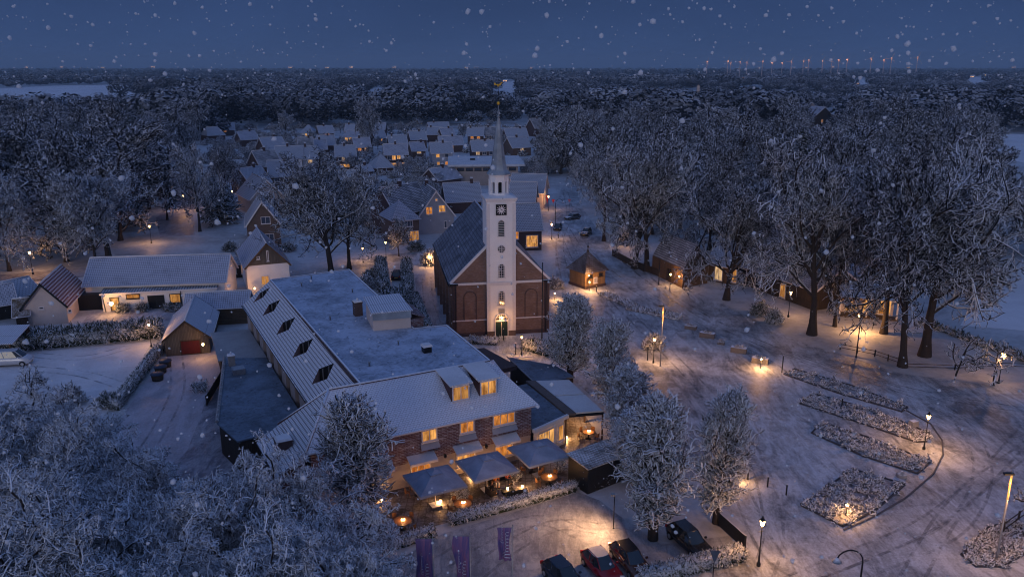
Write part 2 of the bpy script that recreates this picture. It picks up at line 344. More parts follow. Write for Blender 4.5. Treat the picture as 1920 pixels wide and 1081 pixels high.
M['needle'] = m_bark('snowy_needles', (.020, .032, .026), .45, .8, 1.4)
M['plant'] = m_bark('frosted_bed_plants', (.022, .020, .017), .08, 1., 3.)
M['far'] = m_bark('far_wood', (.020, .027, .040), .5, .6, .25, soft=.6, patch=.010)
M['far2'] = m_bark('far_dark_wood', (.014, .022, .034), .6, .55, .05, soft=.6, patch=.003)
M['stone'] = m_plain('grey_stone', (.3, .29, .29), .8, snow=.8); M['canvas'] = m_plain('parasol_canvas', (.27, .31, .40), .8, var=.28, sc=.7)
M['tabletop'] = m_plain('table_wood', (.26, .13, .06), .4, var=.2); M['chairwood'] = m_plain('chair_wood', (.25, .12, .05), .5)
M['soil'] = m_slush('bed_soil_snow', (.66, .66, .72), (.06, .05, .05), .9, .0); M['rubber'] = m_plain('tyre_rubber', (.012, .012, .013), .8)
M['rim'] = m_plain('alloy_rim', (.45, .46, .48), .3, .8)
# ------------------------------------------------------------------ trees
def _unit(a): return a / np.maximum(np.linalg.norm(a, axis=-1, keepdims=True), 1e-9)
def grow_paths(rng, pos, dr, ln, r0, r1, K, curl, up):
    """N curved paths of K steps; up pulls the tip upwards (or down when negative)"""
    N = len(pos); P = np.zeros((N, K + 1, 3)); P[:, 0] = pos; d = _unit(dr); D = np.zeros((N, K + 1, 3)); D[:, 0] = d
    drift = rng.normal(size=(N, 3)) * curl
    for k in range(K):
        drift = drift * .5 + rng.normal(size=(N, 3)) * curl
        d = _unit(d + drift + np.array([0, 0, up]) / K); P[:, k + 1] = P[:, k] + d * (ln / K)[:, None]; D[:, k + 1] = d
    t = np.linspace(0, 1, K + 1)[None, :]; Rr = r0[:, None] * (1 - t) + r1[:, None] * t
    return P, D, Rr
def branch(rng, P, D, Rr, ln, n, tmin, tmax, ang, ratio, rr, K, curl, up, r_end, tpow=1.):
    N, K1, _ = P.shape; i = np.repeat(np.arange(N), n); j = np.tile(np.arange(n), N)
    t = tmin + (tmax - tmin) * np.clip((j + rng.random(len(i))) / n, 0, 1) ** tpow
    s = t * (K1 - 1); a = np.minimum(s.astype(int), K1 - 2); f = (s - a)[:, None]
    pos = P[i, a] * (1 - f) + P[i, a + 1] * f; d = D[i, a + 1]; rad = Rr[i, a] * (1 - f[:, 0]) + Rr[i, a + 1] * f[:, 0]
    e1 = _unit(np.cross(d, np.array([.3, .1, 1.]) + 0 * d)); e2_ = np.cross(d, e1); th = (j * 2.39996 + np.repeat(rng.random(N) * 6.28, n) + .5 * rng.normal(size=len(i)))[:, None]
    q = e1 * np.cos(th) + e2_ * np.sin(th)
    an = np.radians(ang[0] + (ang[1] - ang[0]) * rng.random(len(i)))[:, None]
    l2 = ln[i] * ratio * (.65 + .6 * rng.random(len(i))) * (1.1 - .45 * t)
    P2, D2, R2 = grow_paths(rng, pos, d * np.cos(an) + q * np.sin(an), l2, np.maximum(rad * rr, r_end), np.full(len(i), r_end), K, curl, up)
    return P2, D2, R2, l2
def tubes(sets, sides):
    """one mesh (verts, quads) from path sets; three-sided twigs lie flat side up so that snow lies along them"""
    Vs, Fs, o = [], [], 0
    for (P, D, Rr), s in zip(sets, sides):
        N, K1, _ = P.shape; ref = np.zeros_like(D); ref[..., 2] = 1.; ref[..., 0] = .02
        a = _unit(np.cross(D, ref)); b = np.cross(a, D)
        ph = (np.arange(s) / s * 2 * np.pi + (np.pi / 6 if s == 3 else (np.pi / 4 if s == 4 else 0)))
        ring = P[:, :, None] + Rr[:, :, None, None] * (a[:, :, None] * np.cos(ph)[None, None, :, None] + b[:, :, None] * np.sin(ph)[None, None, :, None])
        V = ring.reshape(-1, 3); base = (np.arange(N)[:, None, None] * K1 + np.arange(K1 - 1)[None, :, None]) * s
        k = np.arange(s)[None, None, :]; k2 = (k + 1) % s
        F = np.stack([base + k, base + k2, base + s + k2, base + s + k], -1).reshape(-1, 4) + o
        Vs.append(V); Fs.append(F); o += len(V)
    return np.concatenate(Vs), np.concatenate(Fs)
def broad_tree(seed, H=19., clear=.16, limbs=13, n2=7, n3=6, n4=5, tr=.45, twig=.065, spread=1., up=.35, curl=.22, mats=('trunk', 'twig'), n5=0, name='bare_tree', ang=(30, 75)):
    rng = np.random.default_rng(seed); h0 = H * .62
    P0, D0, R0 = grow_paths(rng, np.zeros((1, 3)), np.array([[.04 * rng.normal(), .04 * rng.normal(), 1.]]), np.array([h0]), np.array([tr]), np.array([tr * .35]), 8, .05, .4)
    R0[0, 0] *= 1.5; ln0 = np.array([H * .50 * spread])
    P1, D1, R1, l1 = branch(rng, P0, D0, R0, ln0, limbs, clear, 1., ang, 1., .5, 7, curl * .7, up, twig * 1.6)
    P2, D2, R2, l2 = branch(rng, P1, D1, R1, l1, n2, .18, 1., (28, 65), .52, .62, 5, curl, up * .6, twig * 1.15)
    P3, D3, R3, l3 = branch(rng, P2, D2, R2, l2, n3, .15, 1., (28, 70), .52, .7, 4, curl * 1.3, up * .3, twig)
    sets = [(P2, D2, R2), (P3, D3, R3)]; sides = [4, 3]
    P4, D4, R4, l4 = branch(rng, P3, D3, R3, l3, n4, .15, 1., (30, 80), .58, .8, 3, curl * 1.6, 0., twig * .75); sets.append((P4, D4, R4)); sides.append(3)
    if n5:
        P5, D5, R5, l5 = branch(rng, P4, D4, R4, l4, n5, .2, 1., (30, 80), .62, .85, 2, curl * 1.6, 0., twig * .6); sets.append((P5, D5, R5)); sides.append(3)
    V, F = tubes([(P0, D0, R0), (P1, D1, R1)], [9, 6]); Vc, Fc = tubes(sets, sides)
    return mesh_np('trunk', V, F, M[mats[0]], smooth=True), mesh_np('crown', Vc, Fc, M[mats[1]])
def bristle_tree(seed, H=9.5, rad=2.6, n=235, mats=('trunk', 'twig_p'), base=.11, twig=.038):
    """pollarded lime: short upswept shoots all round an upright stem"""
    rng = np.random.default_rng(seed)
    P0, D0, R0 = grow_paths(rng, np.zeros((1, 3)), np.array([[0, 0, 1.]]), np.array([H * .86]), np.array([.34]), np.array([.10]), 8, .03, .3)
    t = base + (1 - base) * rng.random(n) ** .9; s = t * 8; a = np.minimum(s.astype(int), 7); f = (s - a)[:, None]
    pos = P0[0, a] * (1 - f) + P0[0, a + 1] * f; th = rng.random(n) * 2 * np.pi
    tt = (t - base) / (1 - base); prof = np.clip(.40 + 1.6 * tt - 1.25 * tt ** 2., .12, 1.0) * (1 - .45 * tt ** 3); ln = rad * prof * (.75 + .45 * rng.random(n)) + .5
    el_ = np.radians(20 + 50 * t + 12 * rng.normal(size=n)); d = np.stack([np.cos(th) * np.cos(el_), np.sin(th) * np.cos(el_), np.sin(el_)], 1)
    P1, D1, R1 = grow_paths(rng, pos, d, ln, np.full(n, .085), np.full(n, .05), 5, .13, .45)
    P2, D2, R2, l2 = branch(rng, P1, D1, R1, ln, 7, .2, 1., (22, 55), .42, .8, 4, .2, .35, twig)
    P3, D3, R3, l3 = branch(rng, P2, D2, R2, l2, 4, .2, 1., (25, 60), .6, .9, 3, .3, .2, twig * .85)
    V, F = tubes([(P0, D0, R0)], [9]); Vc, Fc = tubes([(P1, D1, R1), (P2, D2, R2), (P3, D3, R3)], [4, 3, 3])
    return mesh_np('trunk', V, F, M[mats[0]], smooth=True), mesh_np('crown', Vc, Fc, M[mats[1]])
def conifer(seed, H=12., rad=3., n=170):
    rng = np.random.default_rng(seed)
    P0, D0, R0 = grow_paths(rng, np.zeros((1, 3)), np.array([[0, 0, 1.]]), np.array([H]), np.array([.28]), np.array([.04]), 8, .01, .3)
    t = .08 + .9 * rng.random(n); s = t * 8; a = np.minimum(s.astype(int), 7); f = (s - a)[:, None]
    pos = P0[0, a] * (1 - f) + P0[0, a + 1] * f; th = rng.random(n) * 2 * np.pi; ln = rad * (1.05 - t) ** .8 * (.8 + .4 * rng.random(n)) + .2
    d = np.stack([np.cos(th), np.sin(th), np.full(n, .1)], 1)
    P1, D1, R1 = grow_paths(rng, pos, d, ln, np.full(n, .12), np.full(n, .07), 4, .08, -.25)
    P2, D2, R2, l2 = branch(rng, P1, D1, R1, ln, 9, .15, 1., (30, 60), .36, 1., 2, .2, -.2, .10)
    V, F = tubes([(P0, D0, R0)], [7]); Vc, Fc = tubes([(P1, D1, R1), (P2, D2, R2)], [3, 3])
    return mesh_np('trunk', V, F, M['trunk'], smooth=True), mesh_np('crown', Vc, Fc, M['needle'])
def bush_geo(seed, rx, ry, rz_, n=260, twig=.035, ln=.55):
    rng = np.random.default_rng(seed); q = _unit(rng.normal(size=(n, 3))); q[:, 2] = np.abs(q[:, 2]); k = .35 + .55 * rng.random(n)[:, None]
    pos = q * k * np.array([rx, ry, rz_]); d = _unit(q + np.array([0, 0, .5]) + .4 * rng.normal(size=(n, 3)))
    L1 = ln * (.6 + .7 * rng.random(n)); P1, D1, R1 = grow_paths(rng, pos, d, L1, np.full(n, twig * 1.3), np.full(n, twig), 3, .3, .1)
    P2, D2, R2, l2 = branch(rng, P1, D1, R1, L1, 3, .2, 1., (30, 75), .6, .9, 2, .3, 0., twig * .8)
    return tubes([(P1, D1, R1), (P2, D2, R2)], [3, 3])
def hedge_geo(seed, L_, W, Hh, dens=26, twig=.03, ln=.28):
    """clipped hedge: a dark core wrapped in short leafy twigs"""
    rng = np.random.default_rng(seed); n = int(dens * (L_ * W + 2 * L_ * Hh + 2 * W * Hh)); A = np.array([L_ * W, L_ * Hh, L_ * Hh, W * Hh, W * Hh]); A = A / A.sum()
    fc = rng.choice(5, n, p=A); u = rng.random(n); v = rng.random(n); pos = np.zeros((n, 3)); nr = np.zeros((n, 3))
    x, y = (u - .5) * L_, (v - .5) * W; zz = v * Hh
    for k in range(5):
        m = fc == k
        if k == 0: pos[m] = np.stack([x[m], y[m], np.full(m.sum(), Hh - .12)], 1); nr[m] = (0, 0, 1)
        elif k < 3: sg = 1 if k == 1 else -1; pos[m] = np.stack([x[m], np.full(m.sum(), sg * (W / 2 - .1)), zz[m] * .97], 1); nr[m] = (0, sg, .1)
        else: sg = 1 if k == 3 else -1; pos[m] = np.stack([np.full(m.sum(), sg * (L_ / 2 - .1)), (u[m] - .5) * W, zz[m] * .97], 1); nr[m] = (sg, 0, .1)
    d = nr + .8 * rng.normal(size=(n, 3)); ln_ = ln * (.5 + rng.random(n))
    P1, D1, R1 = grow_paths(rng, pos, d, ln_, np.full(n, twig * 1.3), np.full(n, twig * .8), 2, .3, .1); V, F = tubes([(P1, D1, R1)], [3])
    a, b = L_ / 2 - .12, W / 2 - .12; c = np.array([(sx * a, sy * b, z) for z in (0, Hh - .12) for sx, sy in ((-1, -1), (1, -1), (1, 1), (-1, 1))])
    Fb = np.array([(4, 5, 6, 7), (0, 1, 5, 4), (1, 2, 6, 5), (2, 3, 7, 6), (3, 0, 4, 7)]) + len(V)
    return np.concatenate([V, c]), np.concatenate([F, Fb])
PROTO = {}
def proto(kind):
    if kind in PROTO: return PROTO[kind]
    k, i = kind.split(':'); i = int(i)
    if k == 'big': r = broad_tree(10 + i, 20., .24, 17, 8, 7, 5, .34, .052, .92, curl=.28, mats=('trunk', ['twig', 'twig_b'][i % 2]))
    elif k == 'near': r = broad_tree(30 + i, 14., .2, 17, 8, 7, 5, .3, .044, 1.08, .4, n5=2, curl=.32, mats=('trunk', 'twig_n'))
    elif k == 'street': r = broad_tree(50 + i, 21., .27, 18, 9, 7, 6, .44, .054, .97, .7, ang=(26, 66), curl=.28, mats=('trunk', ['twig', 'twig_b', 'twig'][i % 3]))
    elif k == 'wood': r = broad_tree(70 + i, 17., .14, 15, 7, 6, 5, .34, .088, 1.0, .4, mats=('trunk', ['twig_d', 'twig_e', 'twig_d', 'twig_b'][i % 4]), curl=.28)
    elif k == 'small': r = broad_tree(90 + i, 9., .18, 14, 7, 5, 5, .16, .055, .95, .5, n5=0)
    elif k == 'park': r = broad_tree(95 + i, 4.6, .42, 8, 5, 4, 2, .09, .030, .95, .35, ang=(50, 80))
    elif k == 'lime': r = bristle_tree(110 + i)
    elif k == 'fir': r = conifer(130 + i)
    PROTO[kind] = r; return r
CAT_NAME = {'big': 'bare_tree', 'near': 'bare_tree', 'street': 'broad_crowned_tree', 'wood': 'wood_tree', 'small': 'garden_tree', 'park': 'young_tree', 'lime': 'pollarded_lime', 'fir': 'fir_tree'}
def tree(kind, x, y, s=1., rz=None, label=None, group=None, sz=None, z=0.):
    tm, cm = proto(kind); nm = CAT_NAME[kind.split(':')[0]]
    e = empty(nm, (x, y, z), random.random() * 6.28 if rz is None else rz, label, 'tree', group)
    e.scale = (s, s, sz if sz else s)
    link('trunk', tm, e); link('crown', cm, e); return e
# ------------------------------------------------------------------ ground and sheets
def sheet(name, pix, mat, z, kind='structure', world=None, label=None):
    pts = world if world else [tuple(G(u, v))[:2] for u, v in pix]
    mb = MB(); ar = sum(pts[i][0] * pts[(i + 1) % len(pts)][1] - pts[(i + 1) % len(pts)][0] * pts[i][1] for i in range(len(pts)))
    if ar < 0: pts = pts[::-1]
    mb.poly([(p[0], p[1], z) for p in pts]); o = mb.build(name, mat); tag(o, kind=kind)
    return o
gm = MB()
gm.poly([(-9000, -280, 0), (9000, -280, 0), (9000, 9900, 0), (-9000, 9900, 0)])
tag(gm.build('ground', M['snow_ground']), kind='structure')
sheet('square', [(1030, 640), (1045, 560), (1040, 470), (1070, 440), (1145, 452), (1200, 505), (1350, 566), (1500, 640), (1690, 700), (1930, 730), (2200, 760), (2600, 1300), (1150, 1300), (1180, 1090), (1400, 1035), (1395, 985), (1130, 760), (1060, 700)], M['slush'], .004)
sheet('street', [(1040, 470), (1025, 440), (1040, 400), (1048, 372), (1052, 352), (1090, 345), (1085, 380), (1120, 430), (1145, 452), (1070, 440)], M['slush'], .008)
sheet('road', [(-80, 524), (0, 515), (160, 502), (165, 518), (0, 535), (-80, 542)], M['slush_dark'], .004)
sheet('lane', [(292, 408), (330, 372), (372, 352), (380, 360), (362, 400), (365, 440), (300, 445)], M['slush_dark'], .006)
sheet('back_road', [(640, 505), (830, 500), (840, 462), (800, 470), (660, 484)], M['slush'], .008)
sheet('alley', [(776, 515), (812, 512), (826, 560), (850, 640), (856, 660), (800, 640), (785, 570)], M['slush_dark'], .010)
sheet('car_park', [(1085, 922), (1125, 938), (1160, 965), (1210, 1000), (1240, 1020), (1395, 1000), (1400, 1030), (1190, 1092), (1200, 1300), (560, 1300), (745, 1050), (830, 1000)], M['park'], .012)
sheet('driveway', [(318, 664), (330, 650), (400, 650), (425, 665), (412, 700), (385, 755), (352, 842), (300, 900), (170, 900), (235, 770), (285, 700)], M['drive'], .006)
sheet('side_yard', [(352, 842), (385, 755), (412, 700), (430, 672), (445, 690), (400, 800), (520, 810), (560, 900), (300, 900)], M['slush_dark'], .010)
sheet('yard', [(-120, 700), (50, 660), (200, 648), (285, 640), (250, 700), (180, 800), (-120, 860)], M['yard'], .006)
sheet('forecourt', [(150, 610), (170, 585), (350, 575), (345, 600), (200, 604), (175, 616)], M['slush_dark'], .006)
sheet('church_path', [(905, 632), (975, 631), (1010, 640), (1060, 690), (1020, 690), (985, 665), (930, 662)], M['slush'], .014)
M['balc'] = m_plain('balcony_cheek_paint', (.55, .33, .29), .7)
# inn frame: x along the front wing, y up the side wing
IX, IY, IR = -16.2, 65.7, R(27.3)
def inn_w(x, y, z=0.):
    c, s = math.cos(IR), math.sin(IR); return (IX + x * c - y * s, IY + x * s + y * c, z)
sheet('terrace', None, M['terrace'], .016, world=[inn_w(*p)[:2] for p in ((-1, -4.8), (-1, -13.2), (4.8, -13.2), (4.8, -11.8), (18.6, -11.8), (19.4, -9), (24.5, -9), (29, 6), (22, 7), (18, -4.8))])
for nm, pl in (('field_left', [(-900, 166), (0, 166), (90, 161), (215, 159), (262, 163), (290, 173), (255, 180), (140, 189), (0, 189), (-900, 189)]),
               ('field_middle', [(693, 166), (727, 164), (723, 185), (700, 186)]), ('field_right', [(915, 155), (972, 152), (976, 170), (940, 178), (925, 170)]),
               ('meadow', [(1842, 250), (2400, 262), (2400, 320), (1930, 308), (1850, 288)]), ('field_far', [(1380, 150), (1440, 150), (1438, 160), (1385, 160)]),
               ('lawn', [(1870, 500), (2300, 520), (2300, 650), (1800, 610)]), ('field_east', [(1580, 150), (1640, 148), (1636, 158), (1582, 160)]), ('field_north', [(1810, 146), (1870, 143), (1860, 154), (1812, 156)])):
    sheet(nm, pl, M['field'], .02, label=None).name = 'field'
# wheel tracks pressed into the snow, broken where the snow has covered them again
tt = NT('wheel_track'); ta = tt.n('ShaderNodeBsdfTransparent'); tm = tt.n('ShaderNodeMixShader'); tn = tt.noise(tt.pos(), .55, 5, .7, .6); tt.l(tt.rng(tn, .42, .64, .0, .5), tm.inputs[0]); tt.l(ta.outputs[0], tm.inputs[1]); tt.l(tt.p.outputs[0], tm.inputs[2]); tt.l(tm.outputs[0], tt.out.inputs[0]); tt.done(tt.mix(tt.noise(tt.pos(), 3., 4), (.10, .11, .13), (.34, .36, .40)), .5)
def tracks(pix, gauge=1.5, w=.26, z=.02):
    P = [Vector(G(*p)) for p in pix]; Q = []
    for i in range(len(P) - 1):
        p0, p1, p2, p3 = P[max(i - 1, 0)], P[i], P[i + 1], P[min(i + 2, len(P) - 1)]
        for k in range(8): t_ = k / 8; Q.append(.5 * ((2 * p1) + (p2 - p0) * t_ + (2 * p0 - 5 * p1 + 4 * p2 - p3) * t_ ** 2 + (3 * p1 - p0 - 3 * p2 + p3) * t_ ** 3))
    Q.append(P[-1]); mb = MB()
    for sg in (-1, 1):
        rows = []
        for j, q in enumerate(Q):
            d_ = (Q[min(j + 1, len(Q) - 1)] - Q[max(j - 1, 0)]).normalized(); n_ = Vector((-d_.y, d_.x, 0)); c_ = q + n_ * sg * gauge / 2; rows.append((c_ - n_ * w / 2, c_ + n_ * w / 2))
        for a, b in zip(rows[:-1], rows[1:]): mb.poly([(a[0].x, a[0].y, z), (b[0].x, b[0].y, z), (b[1].x, b[1].y, z), (a[1].x, a[1].y, z)])
    tag(mb.build('wheel_tracks', tt.m), kind='structure')
for i, pl in enumerate([[(1060, 440), (1090, 500), (1180, 590), (1290, 700), (1400, 830), (1450, 980), (1420, 1100)], [(1075, 430), (1130, 500), (1290, 600), (1440, 680), (1480, 720)], [(1150, 470), (1280, 570), (1480, 665), (1700, 730), (1930, 770)], [(1160, 480), (1330, 600), (1560, 690), (1760, 760), (1840, 860), (1800, 980), (1640, 1060), (1480, 1120)],
                        [(1930, 800), (1860, 880), (1740, 980), (1560, 1060), (1400, 1130)], [(1290, 720), (1380, 900), (1450, 1040), (1560, 1100)], [(1940, 830), (1800, 940), (1700, 1100)], [(790, 1081), (900, 1010), (1010, 975), (1090, 1000)], [(840, 1120), (950, 1030), (1040, 985), (1120, 990)], [(330, 670), (330, 740), (270, 850), (200, 920)], [(60, 665), (160, 670), (240, 650)],
                        [(50, 690), (150, 700), (220, 720)], [(800, 520), (805, 570), (830, 640)], [(1060, 360), (1068, 400), (1050, 450), (1060, 520), (1100, 620)]]): tracks(pl, 1.5, .26, .018 + .0008 * i)
WR = random.Random(21)
# ------------------------------------------------------------------ building helpers (local frames: faces with angle 0 look towards -y)
def opening(par, x, y, z, w, h, a=0., pane='pane', frame='trim', nx=1, nz=0, name='window', fw=.11, depth=.10, sill=True, label=None):
    """a window or door standing in front of the wall plane at x,y ; frame is the part, the pane its sub-part"""
    t = Vector((math.cos(a), math.sin(a), 0)); n = Vector((math.sin(a), -math.cos(a), 0)); c = Vector((x, y, z)) + n * (depth / 2 - .02)
    f = MB()
    for sx in (-1, 1): f.box(c + t * sx * (w / 2 - fw / 2), (fw, depth, h), a)
    for sz in (-1, 1): f.box(c + Vector((0, 0, sz * (h / 2 - fw / 2))), (w - 2 * fw, depth, fw), a)
    for k in range(nx): f.box(c + t * ((k + 1) / (nx + 1) - .5) * w, (fw * .6, depth * .8, h - 2 * fw), a)
    for k in range(nz): f.box(c + Vector((0, 0, ((k + 1) / (nz + 1) - .5) * h)), (w - 2 * fw, depth * .7, fw * .5), a)
    if sill: f.box(c + n * .06 + Vector((0, 0, -h / 2 - .04)), (w + .16, depth + .14, .07), a)
    o = f.build(name, M[frame], par, label)
    p = MB(); p.box(c - n * .01, (w - fw * 1.6, depth * .3, h - fw * 1.6), a)
    if pane in ('lit', 'lit_hot'): pane = WR.choice(('lit', 'lit', 'lit_pale', 'lit_amber', 'lit_dim') if pane == 'lit' else ('lit_hot', 'lit_hot', 'lit', 'lit_pale'))
    p.build('pane' if name != 'door' else 'leaf', M[pane], o)
    return o
def arched(par, x, y, z0, w, h, a=0., pane='dark_glass', frame='trim', nx=2, nz=5, name='window', louvre=False, fw=.10, depth=.12):
    """round-headed opening with its sill at z0"""
    t = Vector((math.cos(a), math.sin(a), 0)); n = Vector((math.sin(a), -math.cos(a), 0)); o_ = Vector((x, y, z0)); r = w / 2; hs = h - r
    arc = [(r * math.cos(q), hs + r * math.sin(q)) for q in np.linspace(0, math.pi, 9)]
    out = [(r, 0)] + arc + [(-r, 0)]; inn = [((r - fw) / r * p[0], (p[1] - hs) * (r - fw) / r + hs if p[1] > hs else max(p[1], fw)) for p in out]
    f = MB()
    def P(p, d): return o_ + t * p[0] + n * d + Vector((0, 0, p[1]))
    for k in range(len(out) - 1):
        a0, a1, b0, b1 = out[k], out[k + 1], inn[k], inn[k + 1]
        f.poly([P(a0, depth), P(a1, depth), P(b1, depth), P(b0, depth)]); f.poly([P(a1, depth), P(a0, depth), P(a0, -.02), P(a1, -.02)]); f.poly([P(b0, depth), P(b1, depth), P(b1, -.02), P(b0, -.02)])
    f.box(o_ + n * depth * .6 + Vector((0, 0, fw / 2)), (w + .12, depth * 1.4, fw), a)
    if louvre:
        for k in range(9): f.box(o_ + n * .05 + Vector((0, 0, fw + (k + .6) * (h - fw - .15) / 9)), ((w - 2 * fw) * (1 if k < 7 else .75), .07, .05), a)
    else:
        for k in range(nx): f.box(o_ + n * .06 + t * ((k + 1) / (nx + 1) - .5) * w + Vector((0, 0, h * .47)), (.045, .04, h * .86), a)
        for k in range(nz): f.box(o_ + n * .06 + Vector((0, 0, (k + 1) / (nz + 1) * h)), ((w - 2 * fw) * (1 if (k + 1) / (nz + 1) * h < hs else .8), .04, .045), a)
    ob = f.build(name, M[frame] if not louvre else M['trim'], par); p = MB(); pts = [P(q, .02) for q in inn]; p.poly(pts); p.build('pane', M[pane], ob); return ob
def chimney(par, x, y, z0, z1, w=.7, d=.7, mat='brick_dark', pots=2, name='chimney'):
    c = MB().box((x, y, (z0 + z1) / 2), (w, d, z1 - z0)).box((x, y, z1 + .06), (w + .14, d + .14, .12)); o = c.build(name, M[mat], par)
    s = MB().box((x, y, z1 + .19), (w + .06, d + .06, .14), taper=.8)
    for k in range(pots): s.lathe([(.12, 0), (.09, .3)], (x + (k - (pots - 1) / 2) * .3, y, z1 + .24), 8)
    s.build('snow_cap', M['snow'], o); return o
def gable_shell(par, L_, W, he, hr, wall, roof, over=.4, hip=0., th=.16, trim='trim', y0=0.):
    wl = MB(); k = (hr - he) / (W / 2)
    if hip: wl.bx(-L_ / 2, L_ / 2, -W / 2 + y0, W / 2 + y0, 0, he)
    else: wl.xprism([(-W / 2 + y0, 0), (W / 2 + y0, 0), (W / 2 + y0, he), (y0, hr - .02), (-W / 2 + y0, he)], -L_ / 2, L_ / 2)
    wl.build('wall', M[wall], par)
    a, b = L_ / 2 + over, W / 2 + over; ze = he - k * over + .12; zr = hr + .12; r_ = MB()
    for sg in (-1, 1):
        pts = [(-a, sg * b + y0, ze), (a, sg * b + y0, ze), (a - hip, y0, zr), (-a + hip, y0, zr)]
        r_.slab(pts, th)
    if hip:
        for sg in (-1, 1): r_.slab([(sg * a, -b + y0, ze), (sg * a, b + y0, ze), (sg * (a - hip), y0, zr)], th)
    ro = r_.build('roof', M[roof], par)
    rc = MB(); rc.tube([(-a + hip, y0, zr + .03), (a - hip, y0, zr + .03)], .11, 6); rc.build('ridge', M['snow'], ro)
    if trim and not hip:
        for sx in (-1, 1):
            t = MB()
            for sg in (-1, 1): t.slab([(sx * a, y0, zr + .02), (sx * a, sg * b + y0, ze + .02), (sx * (a + .07), sg * b + y0, ze + .02), (sx * (a + .07), y0, zr + .02)], .26)
            t.build('bargeboard', M[trim], ro)
    g = MB()
    for sg in (-1, 1): g.tube([(-a, sg * (b + .05) + y0, ze - .08), (a, sg * (b + .05) + y0, ze - .08)], .07, 6)
    g.build('gutter', M['iron'] if trim is None else M['trim'], ro); return ro
def house(name, label, loc, rz, L_, W, he, hr, roof='roof_v', wall='brick_dark', wins=(), over=.4, hip=0., chim=((.25, .0),), group=None, cat='house', trim='trim'):
    e = empty(name, loc, rz, label, cat, group); gable_shell(e, L_, W, he, hr, wall, roof, over, hip, trim=trim)
    for q in wins:
        side, p, z, w_, h_ = q[:5]; pane = q[5] if len(q) > 5 else 'pane'; nx = q[6] if len(q) > 6 else 1; nm = q[7] if len(q) > 7 else 'window'; nz = q[8] if len(q) > 8 else 0
        x, y, a = {'f': (p, -W / 2, 0.), 'b': (p, W / 2, math.pi), 'l': (-L_ / 2, p, -math.pi / 2), 'r': (L_ / 2, p, math.pi / 2)}[side]
        opening(e, x, y, z, w_, h_, a, pane, 'trim', nx, nz, nm)
    for cx, cy in chim: chimney(e, cx * L_, cy * W, hr - .8, hr + .9)
    return e
# ------------------------------------------------------------------ the church
CX, CY, CR = -1.55, 105.75, R(10)
ch = empty('church', (CX, CY, 0), CR, 'brown brick village church with tall white clock tower and dark slate roof', 'church')
HW, LN, ZE, ZR = 6.65, 26.5, 7.8, 14.4
MB().yprism([(-HW, 0), (HW, 0), (HW, ZE), (0, ZR - .02), (-HW, ZE)], 0, LN).build('nave_wall', M['brick_church'], ch)
r_ = MB(); k = (ZR - ZE) / HW
for sg in (-1, 1): r_.slab([(0, .35, ZR + .14), (0, LN + .3, ZR + .14), (sg * (HW + .45), LN + .3, ZE + .14 - k * .45), (sg * (HW + .45), .35, ZE + .14 - k * .45)], .2)
cr = r_.build('roof', M['roof_church'], ch)
MB().tube([(0, 3.4, ZR + .2), (0, LN + .3, ZR + .2)], .13, 6).build('ridge', M['snow'], cr)
for sg in (-1, 1):
    t = MB()
    t.slab([(sg * 1.9, -.02, ZR - k * 1.9 + .32), (sg * (HW + .35), -.02, ZE + .32 - k * .35), (sg * (HW + .35), .42, ZE + .32 - k * .35), (sg * 1.9, .42, ZR - k * 1.9 + .32)], .3)
    t.build('coping', M['trim'], ch); MB().bx(sg * 1.98, sg * (HW + .1), -.16, .0, ZE - .42, ZE - .12).build('string_course', M['trim'], ch); MB().bx(sg * 1.98, sg * (HW + .03), -.09, .0, 2.25, 2.4).build('string_course', M['trim'], ch)
for sg in (-1, 1):
    b = MB()
    b.bx(sg * 1.98, sg * (HW + .06), -.07, .0, 0, .55); b.bx(sg * (HW - .55), sg * (HW + .04), -.06, .0, .55, 2.24); b.bx(sg * (HW - .55), sg * (HW + .04), -.06, .0, 2.41, ZE - .45)
    cx = sg * 4.25; w_, z0, hs = .85, 2.41, 5.6; pts = [(cx - w_, z0), (cx - w_, hs)] + [(cx - w_ * math.cos(q), hs + w_ * math.sin(q)) for q in np.linspace(.2, math.pi - .2, 7)] + [(cx + w_, hs), (cx + w_, z0)]
    for i in range(len(pts) - 1):
        p, q = pts[i], pts[i + 1]; m_ = ((p[0] + q[0]) / 2, (p[1] + q[1]) / 2); ln = math.hypot(q[0] - p[0], q[1] - p[1]); an = math.atan2(q[1] - p[1], q[0] - p[0])
        dx, dz = math.cos(an) * ln / 2, math.sin(an) * ln / 2; nx_, nz_ = -math.sin(an) * .06, math.cos(an) * .06
        b.poly([(m_[0] - dx - nx_, -.07, m_[1] - dz - nz_), (m_[0] + dx - nx_, -.07, m_[1] + dz - nz_), (m_[0] + dx + nx_, -.07, m_[1] + dz + nz_), (m_[0] - dx + nx_, -.07, m_[1] - dz + nz_)])
        b.poly([(m_[0] - dx + nx_, -.07, m_[1] - dz + nz_), (m_[0] + dx + nx_, -.07, m_[1] + dz + nz_), (m_[0] + dx + nx_, 0, m_[1] + dz + nz_), (m_[0] - dx + nx_, 0, m_[1] - dz + nz_)])
    b.build('brick_relief', M['brick_dark'], ch)
for sg in (-1, 1):   # gutters end in dark hoppers with downpipes on the front corners
    d = MB().bx(sg * (HW + .35), sg * (HW - .75), -.45, -.17, ZE - .35, ZE - .1).tube([(sg * (HW - .35), -.3, ZE - .3), (sg * (HW - .35), -.28, .1)], .06, 6); d.build('downpipe', M['iron_s'], ch)
    MB().tube([(sg * (HW + .5), .3, ZE - k * .5 + .05), (sg * (HW + .5), LN + .3, ZE - k * .5 + .05)], .1, 6).build('gutter', M['iron'], cr)
